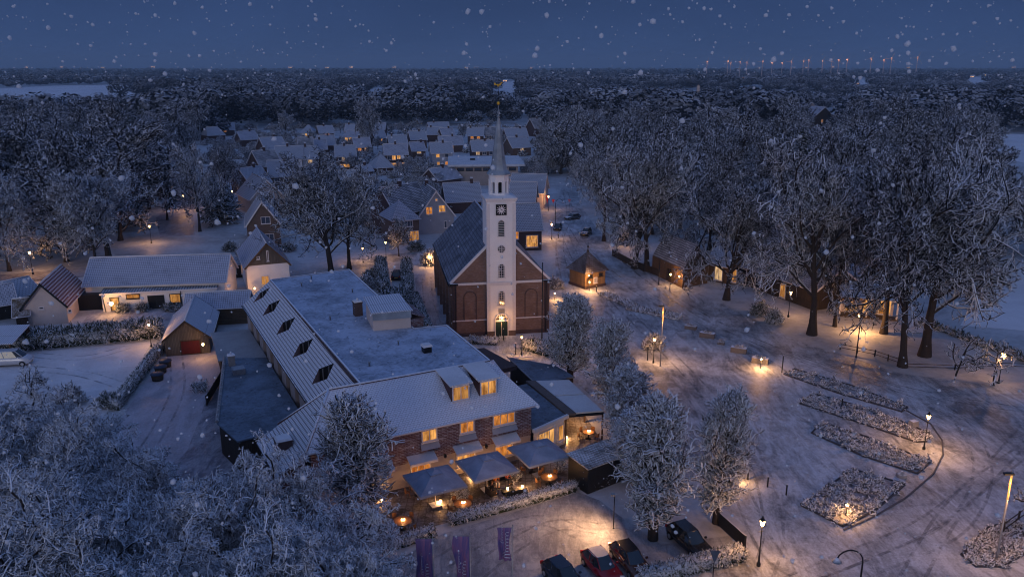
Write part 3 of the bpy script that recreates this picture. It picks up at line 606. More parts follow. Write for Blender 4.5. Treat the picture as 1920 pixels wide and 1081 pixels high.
for sg, a in ((-1, -math.pi / 2), (1, math.pi / 2)):
    for i in range(5):
        arched(ch, sg * HW, 3.4 + i * 5.1, 2.4, 1.5, 3.9, a, nx=3, nz=6)
    for i in range(6): MB().bx(sg * HW, sg * (HW + .38), .7 + i * 5.1, 1.25 + i * 5.1, 0, ZE - .8).build('buttress', M['brick_church'], ch)
TW, TF, TB = 1.95, -.62, 3.3; ZT = 19.0
tow = MB().bx(-TW, TW, TF, TB, .75, ZT); tw_ = tow.build('tower', M['white'], ch)
MB().bx(-TW - .03, -1.0, TF - .03, TB, 0, .75).bx(1.0, TW + .03, TF - .03, TB, 0, .75).bx(-1.0, 1.0, TF + .25, TB, 0, .75).build('plinth', M['brick_brown'], tw_)
pl = MB()
for sx in (-1, 1): pl.bx(sx * (TW - .42), sx * (TW + .04), TF - .05, TF, .76, ZE - .5); pl.bx(sx * (TW - .42), sx * (TW + .04), TF - .05, TF, ZE - .05, ZT - .5)
pl.bx(-TW - .1, TW + .1, TF - .14, TF - .0, ZE - .48, ZE - .08); pl.build('pilaster', M['trim'], tw_)
MB().bx(-TW - .22, TW + .22, TF - .22, TB + .22, ZT, ZT + .22).bx(-TW - .1, TW + .1, TF - .1, TB + .1, ZT - .25, ZT - .002).build('cornice', M['trim'], tw_)
MB().lathe([(3.0, 0), (2.6, .1), (1.5, .32)], (0, (TF + TB) / 2, ZT + .222), 4, math.pi / 4, False).build('tower_snow', M['snow'], tw_)
arched(ch, 0, TF, 4.35, 1.0, 2.2, nx=3, nz=6); arched(ch, 0, TF, 8.3, 1.0, 2.05, nx=3, nz=5)
arched(ch, 0, TF, 14.0, 1.0, 2.35, pane='green_door', louvre=True)
def round_window(par, z, r):
    f = MB(); n = 16
    for k_ in range(n):
        a0, a1 = 2 * math.pi * k_ / n, 2 * math.pi * (k_ + 1) / n
        P = lambda a, q, d: (q * math.cos(a), TF - d, z + q * math.sin(a))
        f.poly([P(a0, r, .1), P(a0, r - .1, .1), P(a1, r - .1, .1), P(a1, r, .1)]); f.poly([P(a0, r, .1), P(a1, r, .1), P(a1, r, -.02), P(a0, r, -.02)])
    for q in (-.22, .0, .22): f.bx(q - .025, q + .025, TF - .08, TF - .03, z - r * .85, z + r * .85); f.bx(-r * .85, r * .85, TF - .075, TF - .035, z + q - .025, z + q + .025)
    o = f.build('round_window', M['trim'], par); p = MB(); p.poly([((r - .05) * math.cos(2 * math.pi * k_ / n), TF - .02, z + (r - .05) * math.sin(2 * math.pi * k_ / n)) for k_ in range(n)]); p.build('pane', M['dark_glass'], o)
round_window(ch, 12.35, .58)
# door with fanlight, lamp and stone above
arched(ch, 0, TF, 2.25, 1.95, 1.0, nx=5, nz=1, name='fanlight')
dr = MB().bx(-.95, -.84, TF - .1, TF + .02, 0, 2.24).bx(.84, .95, TF - .1, TF + .02, 0, 2.24).bx(-.84, .84, TF - .1, TF + .02, 2.14, 2.24).bx(-.02, .02, TF - .08, TF, 0, 2.14).build('door', M['trim'], ch)
for sx in (-1, 1): lf = MB().bx(sx * .03, sx * .83, TF - .06, TF, 0.02, 2.13).build('door_leaf', M['green_door'], dr)
MB().bx(-.42, .42, TF - .06, TF, 3.35, 3.95).build('stone_tablet', M['stone'], ch)
MB().bx(-TW - .08, TW + .08, TF - .15, TF - .01, ZE - .078, ZE - .02).build('ledge_snow', M['snow'], tw_)
# clock: black square board with white sunburst of hour marks and hands
ck = MB().bx(-.72, .72, TF - .12, TF - .02, 16.95, 18.39); ckz = 17.67; ck = ck.build('clock', M['black'], ch)
d = MB()
for k_ in range(12):
    a = k_ * math.pi / 6; c_, s_ = math.cos(a), math.sin(a); rr = .64
    def cp(r, w_): return (r * c_ - w_ * s_, TF - .14, ckz + r * s_ + w_ * c_)
    d.poly([cp(.34, -.055), cp(rr, -.035), cp(rr, .035), cp(.34, .055)])
d.poly([(.36 * math.cos(q), TF - .14, ckz + .36 * math.sin(q)) for q in np.linspace(0, 2 * math.pi, 20)[:-1]]); d.build('dial', M['trim'], ck)
hd = MB()
for a, l_, w_ in ((R(118), .52, .03), (R(-15), .34, .045)):
    c_, s_ = math.cos(a), math.sin(a); hd.poly([(-w_ * s_, TF - .155, ckz + w_ * c_), (w_ * s_, TF - .155, ckz - w_ * c_), (l_ * c_, TF - .155, ckz + l_ * s_)])
hd.build('clock_hand', M['iron'], ck)
# lantern, spire, ball, vane
LC = (0, (TF + TB) / 2, ZT + .22); H8 = math.pi / 8
lt = MB().lathe([(1.45, 0), (1.45, .45), (1.36, .5)], LC, 8, H8, False)
for k_ in range(8):
    a = H8 + k_ * math.pi / 4; lt.box((LC[0] + 1.22 * math.cos(a), LC[1] + 1.22 * math.sin(a), LC[2] + 1.35), (.26, .42, 1.8), a)
lt.lathe([(1.36, 2.0), (1.36, 2.75), (1.55, 2.85), (1.55, 3.0)], LC, 8, H8, False)
for k_ in range(8):   # arch heads between the posts
    a = (k_ + 1) * math.pi / 4
    for sg in (-1, 1):
        ap = 1.25; t_ = Vector((-math.sin(a), math.cos(a), 0)); n_ = Vector((math.cos(a), math.sin(a), 0)); c0 = Vector(LC) + n_ * ap
        lt.poly([c0 + t_ * sg * .5 + Vector((0, 0, 1.55)), c0 + t_ * sg * .5 + Vector((0, 0, 2.05)), c0 + Vector((0, 0, 2.05)), c0 + t_ * sg * .2 + Vector((0, 0, 1.95))])
lan = lt.build('lantern', M['white'], tw_)
MB().lathe([(.42, .4), (.42, 2.1)], LC, 8, H8, False).build('bell_stem', M['black'], lan)
zs = LC[2] + 3.0
sp = MB().lathe([(1.68, -.04), (1.62, .12), (1.25, .5), (1.02, 1.2), (.86, 2.2), (.62, 4.0), (.40, 5.7), (.22, 7.0), (.13, 7.3), (.2, 7.45), (.09, 7.65), (.09, 7.95), (.17, 8.05), (.07, 8.25), (.05, 9.)], (LC[0], LC[1], zs), 8, H8, False).build('spire', M['lead'], tw_)
MB().lathe([(.04, 0), (.17, .08), (.23, .24), (.17, .40), (.04, .48)], (LC[0], LC[1], zs + 8.9), 12).build('ball', M['gold'], sp)
vn = MB().tube([(LC[0], LC[1], zs + 9.3), (LC[0], LC[1], zs + 12.2)], .03, 5)
vx, vz = LC[0], zs + 11.4; vy = LC[1]
vn.build('vane_rod', M['iron'], sp)
v = MB()   # cockerel: body, tail, head and comb
for pts in ([(-.42, .02), (.3, .0), (.42, .28), (.1, .18), (-.12, .16)], [(-.18, .05), (-.46, .36), (-.56, .28), (-.52, .02)], [(.26, .12), (.34, .46), (.48, .42), (.56, .34), (.44, .26)], [(-.1, -.16), (.1, -.16), (.16, .04), (-.16, .04)]):
    v.slab([(vx + p[0], vy - .02, vz + p[1]) for p in pts], .05)
v.build('weathercock', M['gold'], sp)
# ------------------------------------------------------------------ the inn
inn = empty('inn', (IX, IY, 0), IR, 'large red brick inn with flat snowy roof, long tiled slope and two lit roof dormers', 'inn')
ZF, ZI = 8.5, 5.5
w_ = MB().prism([(-3.0, -4.8), (17.8, -4.8), (17.8, 0.2), (-3.0, .2)], 2.25, ZI + .1); w_.build('wall', M['brick_inn'], inn)
w_ = MB().prism([(-3.0, -4.76), (17.76, -4.76), (17.76, .2), (-3.0, .2)], 0, 2.25); w_.build('plaster_wall', M['beige'], inn)
w_ = MB().prism([(-.2, .22), (16.0, .22), (16.0, 11.7), (12.6, 12.4), (13.6, 41.0), (-.2, 40.2)], 0, 5.0).prism([(2.6, .25), (15.7, .25), (16.0, 11.7), (12.6, 12.4), (13.6, 41.2), (2.9, 40.4)], 5.0, ZF - .05); w_.build('wing_wall', M['brick_dark'], inn)
for i in range(8): MB().bx(-.75, -.2, 7.0 + i * 4.2, 9.2 + i * 4.2, 0, 4.9).build('pier', M['beige'], inn, 'pale rendered pier under the eaves of the side wing')
# front slope with hips at both ends
f = MB(); f.slab([(0, 0, ZF), (15.8, 0, ZF), (18.3, -5.3, ZI), (-3.5, -5.3, ZI)], .18); fr = f.build('front_roof', M['roof_inn'], inn)
MB().slab([(15.8, 0, ZF), (18.3, -5.3, ZI), (18.3, .6, ZI + .2), (16.6, .8, ZF - .3)], .18).build('hip_roof', M['roof_inn'], fr)
MB().slab([(0, 0, ZF), (-3.5, -5.3, ZI), (-4.2, 2.2, ZI - .35)], .18).build('hip_roof', M['roof_inn_l'], fr)
MB().slab([(0, 0, ZF), (2.9, .2, ZF), (-.9, 5.0, ZI - .05), (-4.2, 2.2, ZI - .35)], .18).build('valley_roof', M['roof_inn_l'], fr)
MB().tube([(0, 0, ZF + .04), (15.8, 0, ZF + .04)], .12, 6).tube([(0, 0, ZF + .04), (-3.5, -5.3, ZI + .05)], .11, 6).tube([(0, 0, ZF + .04), (-4.2, 2.2, ZI - .3)], .11, 6).build('ridge', m_plain('ridge_tiles', (.10, .06, .07), .7, snow=.2), fr)
MB().tube([(-3.5, -5.4, ZI - .06), (18.3, -5.4, ZI - .06)], .09, 6).build('gutter', M['trim'], fr)
# side slope with five diamond-shaped balcony cut-outs
s = MB(); cutp = []; X0, X1, Y0, Y1 = -.9, 2.95, 5.0, 40.8; sz_ = lambda x: ZI + (x - X0) / (X1 - X0) * (ZF - ZI)
cuts = [7.3, 15.6, 24.0, 32.2, 38.6]
ed = [Y0] + [(cuts[i] + cuts[i + 1]) / 2 for i in range(4)] + [Y1]
s.poly([(X0, Y0, ZI), (X1, .2, ZF), (X1, Y0, ZF)])
for i, cy in enumerate(cuts):
    a, b_ = ed[i], ed[i + 1]; xm = 1.3; rx, ry = 1.15, 1.5 if i < 4 else 1.15
    q = lambda x, y: (x, y, sz_(x))
    D = {'l': (xm - rx, cy), 'r': (xm + rx, cy), 'n': (xm, cy - ry), 'f': (xm, cy + ry)}
    s.poly([q(X0, a), q(xm, a), q(*D['n']), q(*D['l']), q(X0, cy)]); s.poly([q(xm, a), q(X1, a), q(X1, cy), q(*D['r']), q(*D['n'])])
    s.poly([q(X1, cy), q(X1, b_), q(xm, b_), q(*D['f']), q(*D['r'])]); s.poly([q(xm, b_), q(X0, b_), q(X0, cy), q(*D['l']), q(*D['f'])])
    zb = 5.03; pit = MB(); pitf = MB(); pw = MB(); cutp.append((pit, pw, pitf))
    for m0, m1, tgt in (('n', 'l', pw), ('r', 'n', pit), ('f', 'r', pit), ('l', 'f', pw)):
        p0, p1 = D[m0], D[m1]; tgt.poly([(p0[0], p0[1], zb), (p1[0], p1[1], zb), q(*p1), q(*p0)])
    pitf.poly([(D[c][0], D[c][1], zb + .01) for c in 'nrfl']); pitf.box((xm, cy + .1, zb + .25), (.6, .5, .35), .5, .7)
    for m0, m1 in (('f', 'r'),):
        p0, p1 = Vector((*D[m0], 0)), Vector((*D[m1], 0))
        for k_ in (.3, .7): pp = p0.lerp(p1, k_); zt_ = sz_(pp.x) - .1; pitf.box((pp.x - .1, pp.y - .1, (5.05 + zt_) / 2), (.09, .09, zt_ - 5.05), .8)
        top = Vector(q(*D['f'])).lerp(Vector(q(*D['r'])), .5)
s.poly([(X0, Y1, ZI), (X1, Y1, ZF), (X1, Y1, 5), (X0, Y1, 5)])
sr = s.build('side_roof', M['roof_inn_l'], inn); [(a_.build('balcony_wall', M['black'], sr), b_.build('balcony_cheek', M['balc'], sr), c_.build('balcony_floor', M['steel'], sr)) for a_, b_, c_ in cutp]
MB().tube([(X0 - .08, Y0, ZI - .02), (X0 - .08, Y1, ZI - .02)], .1, 6).build('gutter', M['iron_s'], sr)
# flat roof with a raised metal edge
fp = [(2.9, .22), (15.8, .22), (16.3, 12.0), (12.7, 12.6), (13.9, 41.6), (3.0, 40.9)]
fl = MB().prism(fp, ZF - .25, ZF - .02).build('flat_roof', M['roof_flat'], inn)
e_ = MB()
for i in range(len(fp)):
    p, q = Vector((*fp[i], 0)), Vector((*fp[(i + 1) % len(fp)], 0))
    if i == 0: continue
    d_ = q - p; c_ = (p + q) / 2; e_.box((c_.x, c_.y, ZF + .0), (d_.length + .12, .16, .16 + .004 * i), math.atan2(d_.y, d_.x))
e_.build('roof_edge', m_plain('pale_metal_edge', (.35, .36, .42), .5, snow=.7), fl)
for x, y in ((5, 4), (9.5, 8.5), (5.5, 20), (11, 30), (6, 36), (8, 39)): MB().lathe([(.09, 0), (.09, .35), (.14, .38), (.14, .46)], (x, y, ZF - .02), 8).build('vent_pipe', M['steel'], fl)
rh = MB().box((11.3, 5.2, ZF + .3), (.8, .8, .6)); o = rh.build('roof_vent', M['black'], fl); MB().box((11.3, 5.2, ZF + .72), (1.0, 1.0, .22), 0, .8).build('snow_cap', M['snow'], o)
chimney(inn, 8.8, 20.3, ZF - .1, ZF + 1.5, .9, .9, 'brick_dark', 1)
# stair head: box with pink side wall, metal apron and small lean-to
sh = MB().prism([(8.6, 14.0), (12.6, 13.2), (13.2, 18.6), (9.4, 19.0)], ZF - .1, ZF + 2.0).build('stair_head', M['cream'], inn)
MB().slab([(8.4, 13.8, ZF + 2.05), (12.8, 13.0, ZF + 2.05), (13.3, 18.8, ZF + 2.4), (9.2, 19.2, ZF + 2.4)], .12).build('roof', M['roof_metal'], sh)
MB().slab([(8.5, 13.75, ZF + 1.95), (12.6, 12.98, ZF + 1.95), (12.6, 12.93, ZF + 1.2), (8.5, 13.7, ZF + 1.2)], .05).build('metal_apron', M['lead'], sh)
MB().slab([(12.62, 13.2, ZF + 1.7), (14.4, 13.3, ZF + .9), (14.8, 18.0, ZF + .9), (13.2, 18.6, ZF + 1.7)], .1).prism([(12.65, 13.4), (14.2, 13.5), (14.5, 17.8), (13.0, 18.3)], 4, ZF + .82).build('lean_to', M['brick_inn'], sh)
# upper windows, awnings and ground-floor windows of the front
for x, ww, nx in ((7.5, 1.5, 1), (11.15, 1.45, 1), (14.9, 2.3, 2)):
    o = opening(inn, x, -4.8, 4.55, ww, 1.15, 0, 'lit', 'trim', nx); MB().slab([(x - ww / 2 - .1, -4.82, 3.85), (x + ww / 2 + .1, -4.82, 3.85), (x + ww / 2 + .15, -5.2, 3.35), (x - ww / 2 - .15, -5.2, 3.35)], .06).build('window_apron', M['grey'], o)
for x in (2.6, 6.6, 11.0, 14.9):
    o = opening(inn, x, -4.76, 1.35, 1.9, 1.3, 0, 'lit', 'trim', 2, 0)
    MB().slab([(x - 1.3, -4.78, 2.95), (x + 1.3, -4.78, 2.95), (x + 1.3, -5.75, 2.55), (x - 1.3, -5.75, 2.55)], .08).bx(x - 1.3, x + 1.3, -5.79, -5.76, 2.33, 2.56).build('awning', M['trim'], o)
for x in (8.9, 13.0): MB().box((x, -4.95, 2.25), (.16, .3, .3)).lathe([(.05, 0), (.13, .12), (.05, .24)], (x, -5.1, 2.2), 8).build('wall_lantern', M['iron'], inn)
for x0 in (10.2, 13.0):
    x1 = x0 + 2.05; dm = MB().bx(x0 + .1, x1 - .1, -3.35, -.4, 6.3, 8.22).build('dormer', m_plain('dormer_cladding', (.10, .05, .05), .6), inn)
    MB().slab([(x0 - .1, -3.65, 8.26), (x1 + .1, -3.65, 8.26), (x1 + .1, -.1, 8.62), (x0 - .1, -.1, 8.62)], .14).build('dormer_roof', m_snow('dormer_snow', .75, .62), dm)
    opening(dm, (x0 + x1) / 2, -3.35, 7.3, 1.7, 1.45, 0, 'lit', 'trim', 1)
cs = chimney(inn, -4.6, -2.0, 3.6, 5.6, 1.3, 1.3, 'brick_dark', 0)
MB().prism([(-5.7, -5.0), (-3.2, -5.0), (-3.4, 2.0), (-5.9, 1.4)], 0, 4.2).build('side_wing', M['brick_dark'], inn)
MB().slab([(-3.4, -5.3, 5.45), (-4.1, 2.2, 5.15), (-6.3, 1.6, 4.1), (-6.0, -5.5, 4.1)], .16).build('side_wing_roof', M['roof_inn_l'], inn)
# low roofs on the side of the long slope
o = MB().prism([(-1.0, 5.4), (-1.0, 25.2), (-5.2, 27.2), (-8.4, 9.4), (-7.4, 4.6)], 0, 3.15).build('low_wing', M['wood_d'], inn)
MB().prism([(-.98, 5.3), (-.98, 25.3), (-5.3, 27.4), (-8.6, 9.3), (-7.5, 4.4)], 3.15, 3.3).build('gravel_roof', M['roof_gravel'], o)
for (a0, a1) in (((-5.3, 27.4), (-8.6, 9.3)),): MB().tube([(*a0, 3.42), (*a1, 3.42)], .17, 4, False).build('parapet', M['stone'], o)
chimney(o, -4.9, 24.6, 3.2, 4.4, .7, .7, 'stone', 1); MB().box((-4.6, 21.8, 3.6), (1.3, 1.3, .6)).build('roof_hatch', M['steel'], o)
o = MB().prism([(-.9, 26.2), (-.9, 37.0), (-5.0, 38.5), (-5.6, 28.2)], 0, 2.9).build('low_wing', M['wood_d'], inn)
MB().slab([(-.85, 25.6, 3.25), (-.85, 37.2, 3.25), (-5.4, 39, 2.95), (-6.0, 27.8, 2.95)], .12).build('low_roof', m_snow('low_roof_snow', .34, .24), o)
# ------------------------------------------------------------------ glazed veranda, canopy and sheds beside the inn
vr = empty('veranda', (2.1, 69.0, 0), 0, 'low glazed veranda with flat dark roof beside the brick corner of the inn', 'veranda')
def rel(pts, o): return [(p[0] - o[0], p[1] - o[1]) for p in pts]
O_ = (2.1, 69.0)
MB().prism(rel([(2.0, 69.0), (5.3, 72.3), (1.6, 80.4), (-1.6, 78.6)], O_), 2.85, 3.05).build('roof', M['roof_gravel'], vr)
vw = MB().prism(rel([(2.2, 69.3), (5.1, 72.2), (5.0, 72.4), (2.05, 69.5)], O_), 0, 2.84).build('front_wall', M['white'], vr)
va = math.atan2(3.0, 3.0)
opening(vw, 1.2, 1.25, 1.45, 2.3, 2.0, va, 'lit_hot', 'trim', 2); opening(vw, 2.65, 2.7, 1.5, .9, 1.7, va, 'lit', 'trim', 0)
MB().box((1.65, 1.55, 3.0), (4.9, .3, .34), va).build('fascia', M['trim'], vr)
MB().prism(rel([(5.1, 72.4), (1.5, 80.3), (1.3, 80.2), (4.9, 72.3)], O_), 0, 2.84).build('side_wall', M['wood_b'], vr)
cn = empty('canopy', (5.2, 76.5, 0), 0, 'flat terrace canopy with two snow-covered roof panels and timber posts', 'canopy'); O_ = (5.2, 76.5)
MB().prism(rel([(1.5, 80.9), (2.5, 81.0), (6.3, 72.5), (5.3, 72.4)], O_), 2.95, 3.2).build('timber_deck', m_plain('weathered_deck', (.14, .11, .10), .6, snow=1.3), cn)
MB().prism(rel([(2.6, 81.0), (6.2, 81.3), (7.5, 77.4), (4.4, 77.0)], O_), 3.0, 3.16).build('roof_panel', m_snow('panel_snow', .72, .6), cn); MB().prism(rel([(4.5, 76.8), (7.6, 77.2), (9.0, 73.2), (6.3, 72.7)], O_), 3.0, 3.16).build('roof_panel', m_snow('panel_snow', .72, .6), cn)
MB().prism(rel([(2.5, 81.2), (6.3, 81.5), (9.2, 73.0), (5.2, 72.3)], O_), 2.8, 2.94).build('frame', M['black'], cn)
for p in ((5.3, 72.5), (9.0, 73.2), (2.7, 81.1), (6.2, 81.3), (7.6, 77.2)): MB().box((p[0] - 5.2, p[1] - 76.5, 1.4), (.16, .16, 2.78)).build('post', M['wood_b'], cn)
MB().bx(-3.2, 1.0, 4.5, 4.62, 0, 2.78).build('back_wall', M['wood_b'], cn)
an = empty('flat_annex', (3, 86, 0), 0, 'low annex with dark flat roofs between the inn and the church gate', 'annex'); O_ = (3, 86)
MB().prism(rel([(-.2, 89.2), (4.7, 86.6), (6.5, 83.4), (2.7, 81.8)], O_), 0, 2.5).build('wall', M['wood_d'], an)
MB().prism(rel([(-.4, 89.6), (5.0, 86.9), (7.0, 83.4), (2.6, 81.4)], O_), 2.5, 2.68).build('roof', M['roof_gravel'], an); MB().prism(rel([(-5.4, 91.6), (-3.4, 92.3), (.6, 86.2), (-1.4, 84.9)], O_), 2.4, 2.9).build('roof_box', M['brick_dark'], an)
MB().tube([(-3.6, 3.6, 2.75), (-.5, -4.6, 2.75)], .1, 4).build('roof_edge', M['steel'], an)
bs = empty('black_shed', (7.7, 65.0, 0), math.atan2(2.7, 3.8), 'black flat-roofed timber shed with frosted tiled top beside the terrace', 'shed')
MB().bx(-2.3, 2.3, -1.35, 1.35, 0, 2.5).build('wall', M['black'], bs); MB().slab([(-2.45, -1.5, 2.52), (2.45, -1.5, 2.52), (2.45, 1.5, 2.8), (-2.45, 1.5, 2.8)], .1).build('roof', m_tiles('frosted_felt', (.10, .075, .055), .30, .3, .3, .04, .6, .5), bs)
for q in range(3): MB().lathe([(.06, 0), (.02, .05)], (-2.36, -.8 + q * .0, .7 + q * .6), 6).build('bolt', M['steel'], bs)
# ------------------------------------------------------------------ other buildings; their places were measured on the ground plane
def frame2(a, b): d_ = Vector(b) - Vector(a); return math.atan2(d_.y, d_.x), math.hypot(d_.x, d_.y)
def eave_house(name, label, pL, pR, he, W, hr, over=.4, **k):
    """pL,pR: where the two ends of the front eave are seen; ridge runs parallel to it"""
    a, b_ = G(*pL, he), G(*pR, he); rz, Ln = frame2(a, b_); m_ = (a + b_) / 2; n = Vector((-math.sin(rz), math.cos(rz), 0)); c = m_ + n * (W / 2 + over)
    return house(name, label, (c.x, c.y, 0), rz, Ln - 2 * over, W, he, hr, over=over, **k)
def gable_house(name, label, pL, pR, depth, he, hr, over=.4, turn=0., **k):
    """pL,pR: foot of the gable wall that faces the viewer"""
    a, b_ = G(*pL), G(*pR); rz, W = frame2(a, b_); n = Vector((-math.sin(rz), math.cos(rz), 0)); c = (a + b_) / 2 + n * depth / 2
    return house(name, label, (c.x, c.y, 0), rz + math.pi / 2, depth, W, he, hr, over=over, **k)
B = lambda *p: p
# cottage with red tiles at far left
gable_house('cottage', 'pink rendered cottage with red tiled roof striped with snow at far left', (48, 612), (129, 606), 11, 2.9, 6.2, roof='roof_red', wall='cream', chim=(), trim='iron',
            wins=[B('l', -3.2, 1.9, .5, .5, 'dark_glass', 0), B('l', 0.4, 2.6, .7, .4, 'dark_glass', 0)])
eave_house('lean_to_shed', 'dark lean-to shed with mossy brown roof against the pink cottage', (22, 594), (56, 590), 2.0, 6, 3.6, roof='roof_moss', wall='wood_d', chim=())
eave_house('barn', 'low shed with bluish snowy roof beyond the cottage at the left edge', (-60, 580), (34, 566), 2.4, 6, 4.6, roof='roof_v2', wall='black', chim=())
eave_house('barn', 'long low shed with pale snowy roof behind the pink cottage', (14, 560), (80, 545), 2.2, 6, 4.0, roof='roof_v', wall='wood_d', chim=())
# long white building with big tiled roof
lb = eave_house('farmhouse', 'long white farmhouse with wide blue tiled roof and lamp beside its door', (152, 536), (424, 527), 3.6, 9.0, 6.8, roof='roof_grid', wall='white', chim=())
a = G(189, 549, 3.0); b_ = G(405, 537, 3.0); rz, Ln = frame2(a, b_)
fx = empty('farm_extension', (*((a + b_) / 2)[:2], 0), rz, 'cream flat-roofed front range of the farmhouse with dark double door and lit lamp', 'extension')
MB().bx(-Ln / 2, Ln / 2, 0, 6, 0, 2.75).build('wall', M['white'], fx); MB().slab([(-Ln / 2 - .2, -.25, 2.86), (Ln / 2 + .2, -.25, 2.86), (Ln / 2 + .2, 6.2, 3.3), (-Ln / 2 - .2, 6.2, 3.3)], .1).build('roof', M['roof_dark'], fx)
MB().bx(-Ln / 2 - .2, Ln / 2 + .2, -.34, -.24, 2.68, 2.92).build('fascia', M['trim'], fx)
fu = lambda u: -Ln / 2 + Ln * (u - 189) / (405 - 189)
opening(fx, fu(212), 0, 1.15, 1.3, 2.1, 0, 'lit_hot', 'iron', 0, name='door', sill=False); opening(fx, fu(247), 0, 2.2, 2.0, .75, 0, 'lit_dim', 'iron', 1)
opening(fx, fu(289), 0, 1.1, 2.4, 2.1, 0, 'black', 'iron', 1, name='door', sill=False); opening(fx, fu(325), 0, 1.5, 1.6, 1.5, 0, 'lit_dim', 'iron', 0)
MB().tube([(fu(337), -.3, 2.7), (fu(337), -.1, 0)], .06, 6).tube([(fu(192), -.3, 2.7), (fu(194), -.12, 0)], .06, 6).build('downpipe', M['iron'], fx)
MB().bx(-Ln / 2 - 7, -Ln / 2 - .1, 1.5, 7, 0, 2.4).build('open_shed', M['black'], fx)
eave_house('conservatory', 'small garden room with amber lit window at the end of the farmhouse roof', (421, 497), (463, 493), 2.6, 3.5, 3.4, roof='roof_v', wall='wood_d', chim=(), wins=[B('f', -.9, 1.5, 1.9, 1.5, 'lit', 1), B('f', 1.3, 1.5, 1.0, 1.7, 'lit_dim', 0)])
ph_ = gable_house('plank_house', 'white house with planked gable and blue roof behind the inn', (466, 548), (545, 540), 14, 4.4, 8.0, roof='roof_grid', wall='white', chim=(), trim='wood_b',
            wins=[B('l', .6, 1.8, 1.3, 1.6, 'lit_dim', 1), B('l', -2.4, .9, 1.0, .8, 'lit', 0), B('l', -.1, 5.9, .35, 1.8, 'wood_b', 0), B('l', 1.4, 5.7, .5, .5, 'trim', 0)])
pW = frame2(G(466, 548), G(545, 540))[1]; g_ = MB(); g_.poly([(-7.04, pW / 2, 4.45), (-7.04, -pW / 2, 4.45), (-7.04, 0, 7.95)]); g_.build('plank_gable', M['wood'], ph_)
eave_house('wooden_barn', 'low timber barn with blue tiled roof and level boards behind the side wing', (342, 580), (466, 574), 2.7, 5, 4.2, roof='roof_grid', wall='wood_h', chim=())
g1 = gable_house('garage', 'small plank garage with dark red door and lamp under its gable', (312, 668), (395, 661), 11.5, 2.35, 4.6, roof='roof_metal', wall='wood', chim=(), trim='wood_d', over=.35,
                 wins=[])
opening(g1, -11.5 / 2, -.35, 1.0, 2.5, 1.95, -math.pi / 2, 'red_door', 'wood_d', 0, name='door', sill=False)
cp_ = empty('carport', (*G(-10, 668)[:2], 0), R(8), 'open carport with corrugated roof over the white van', 'carport')
MB().slab([(-6, -2.6, 2.5), (3.6, -2.6, 2.5), (3.6, 2.8, 3.3), (-6, 2.8, 3.3)], .12).build('roof', M['roof_metal'], cp_)
for x, y in ((3.2, -2.4), (3.2, 2.6), (-1.5, -2.4), (-1.5, 2.6), (-5.8, 2.6)): MB().box((x, y, 1.25), (.18, .18, 2.5)).build('post', M['wood_b'], cp_)
MB().bx(-6, 3.5, 2.68, 2.76, 0, 3.0).build('back_wall', M['wood_d'], cp_)
# houses between farm and church
gable_house('brick_house', 'brown brick house with steep snowy gable roof and white framed windows beside the big tree', (466, 462), (528, 458), 13, 4.6, 9.2, roof='roof_v', wall='brick_brown', chim=((-.1, 0),),
            wins=[B('l', 1.6, 1.6, 1.5, 1.7, 'pane', 1, 'window', 1), B('l', -1.0, 1.6, 1.9, 1.7, 'pane', 1), B('l', -.5, 5.3, 1.9, 1.5, 'pane', 1)])
gable_house('rendered_house', 'house with plain beige gable wall behind the brown brick house', (472, 404), (536, 398), 13, 4.2, 8.6, roof='roof_v', wall='beige', chim=())
gable_house('grey_house', 'grey rendered gable house with two lit upper windows and a small diamond window', (786, 440), (852, 436), 13, 4.2, 9.6, roof='roof_dark', wall='grey', chim=((.3, 0),),
            wins=[B('l', 1.6, 5.3, 1.5, 1.7, 'lit', 1, 'window', 1), B('l', -1.3, 5.6, 1.6, 1.6, 'lit', 1, 'window', 1), B('l', -.1, 7.6, .6, .6, 'lit', 0), B('l', -2.0, 2, .7, 1.6, 'pane', 0)])
eave_house('tile_roof_house', 'tall dark tiled roof house behind the grey gable house', (742, 400), (812, 388), 5.5, 9, 10.5, roof='roof_dark', wall='brick_dark', chim=((.0, 0),))
h = eave_house('villa', 'brown brick villa with hipped roof, white window band and tall lit window', (734, 413), (790, 408), 5.4, 8, 8.6, roof='roof_v2', wall='brick_brown', chim=(), hip=3.2,
               wins=[B('f', -.3, 4.3, 3.6, 1.3, 'pane', 5), B('f', -2.0, 1.5, 2.1, 2.3, 'lit', 3, 'window', 3), B('f', 1.6, 1.6, 2.4, 2.2, 'lit_dim', 3, 'window', 2)])
eave_house('villa_wing', 'low lit wing of the brick villa under a sloping snowy roof', (715, 403), (742, 398), 3.6, 7, 6.6, roof='roof_v2', wall='brick_brown', chim=(), wins=[B('f', 0, 2.2, 2.2, 1.4, 'lit', 2)])
h = eave_house('shop', 'house with snowy roof and large bright three-part window right behind the church', (955, 432), (1019, 430), 4.3, 9, 8.8, roof='roof_v', wall='brick_dark', chim=(), over=.3,
               wins=[B('f', 1.2, 1.9, 2.5, 2.5, 'lit', 2, 'window', 1), B('f', -2.6, 3.3, 2.2, 1.8, 'lit', 1, 'window', 1)])
eave_house('house', 'steep snowy roofed house standing behind the bright shop window', (952, 378), (1004, 379), 4.5, 9, 8.6, wall='brick_dark', chim=())
h = eave_house('hall', 'long snowy roofed house with bright yellow gable at the street corner', (953, 359), (1020, 361), 4.6, 9, 8.6, wall='cream', chim=(), wins=[B('r', -1.0, 2.8, 1.6, 3.6, 'lit_hot', 0), B('r', 2.2, 2.0, 1.0, 1.8, 'lit', 0)])
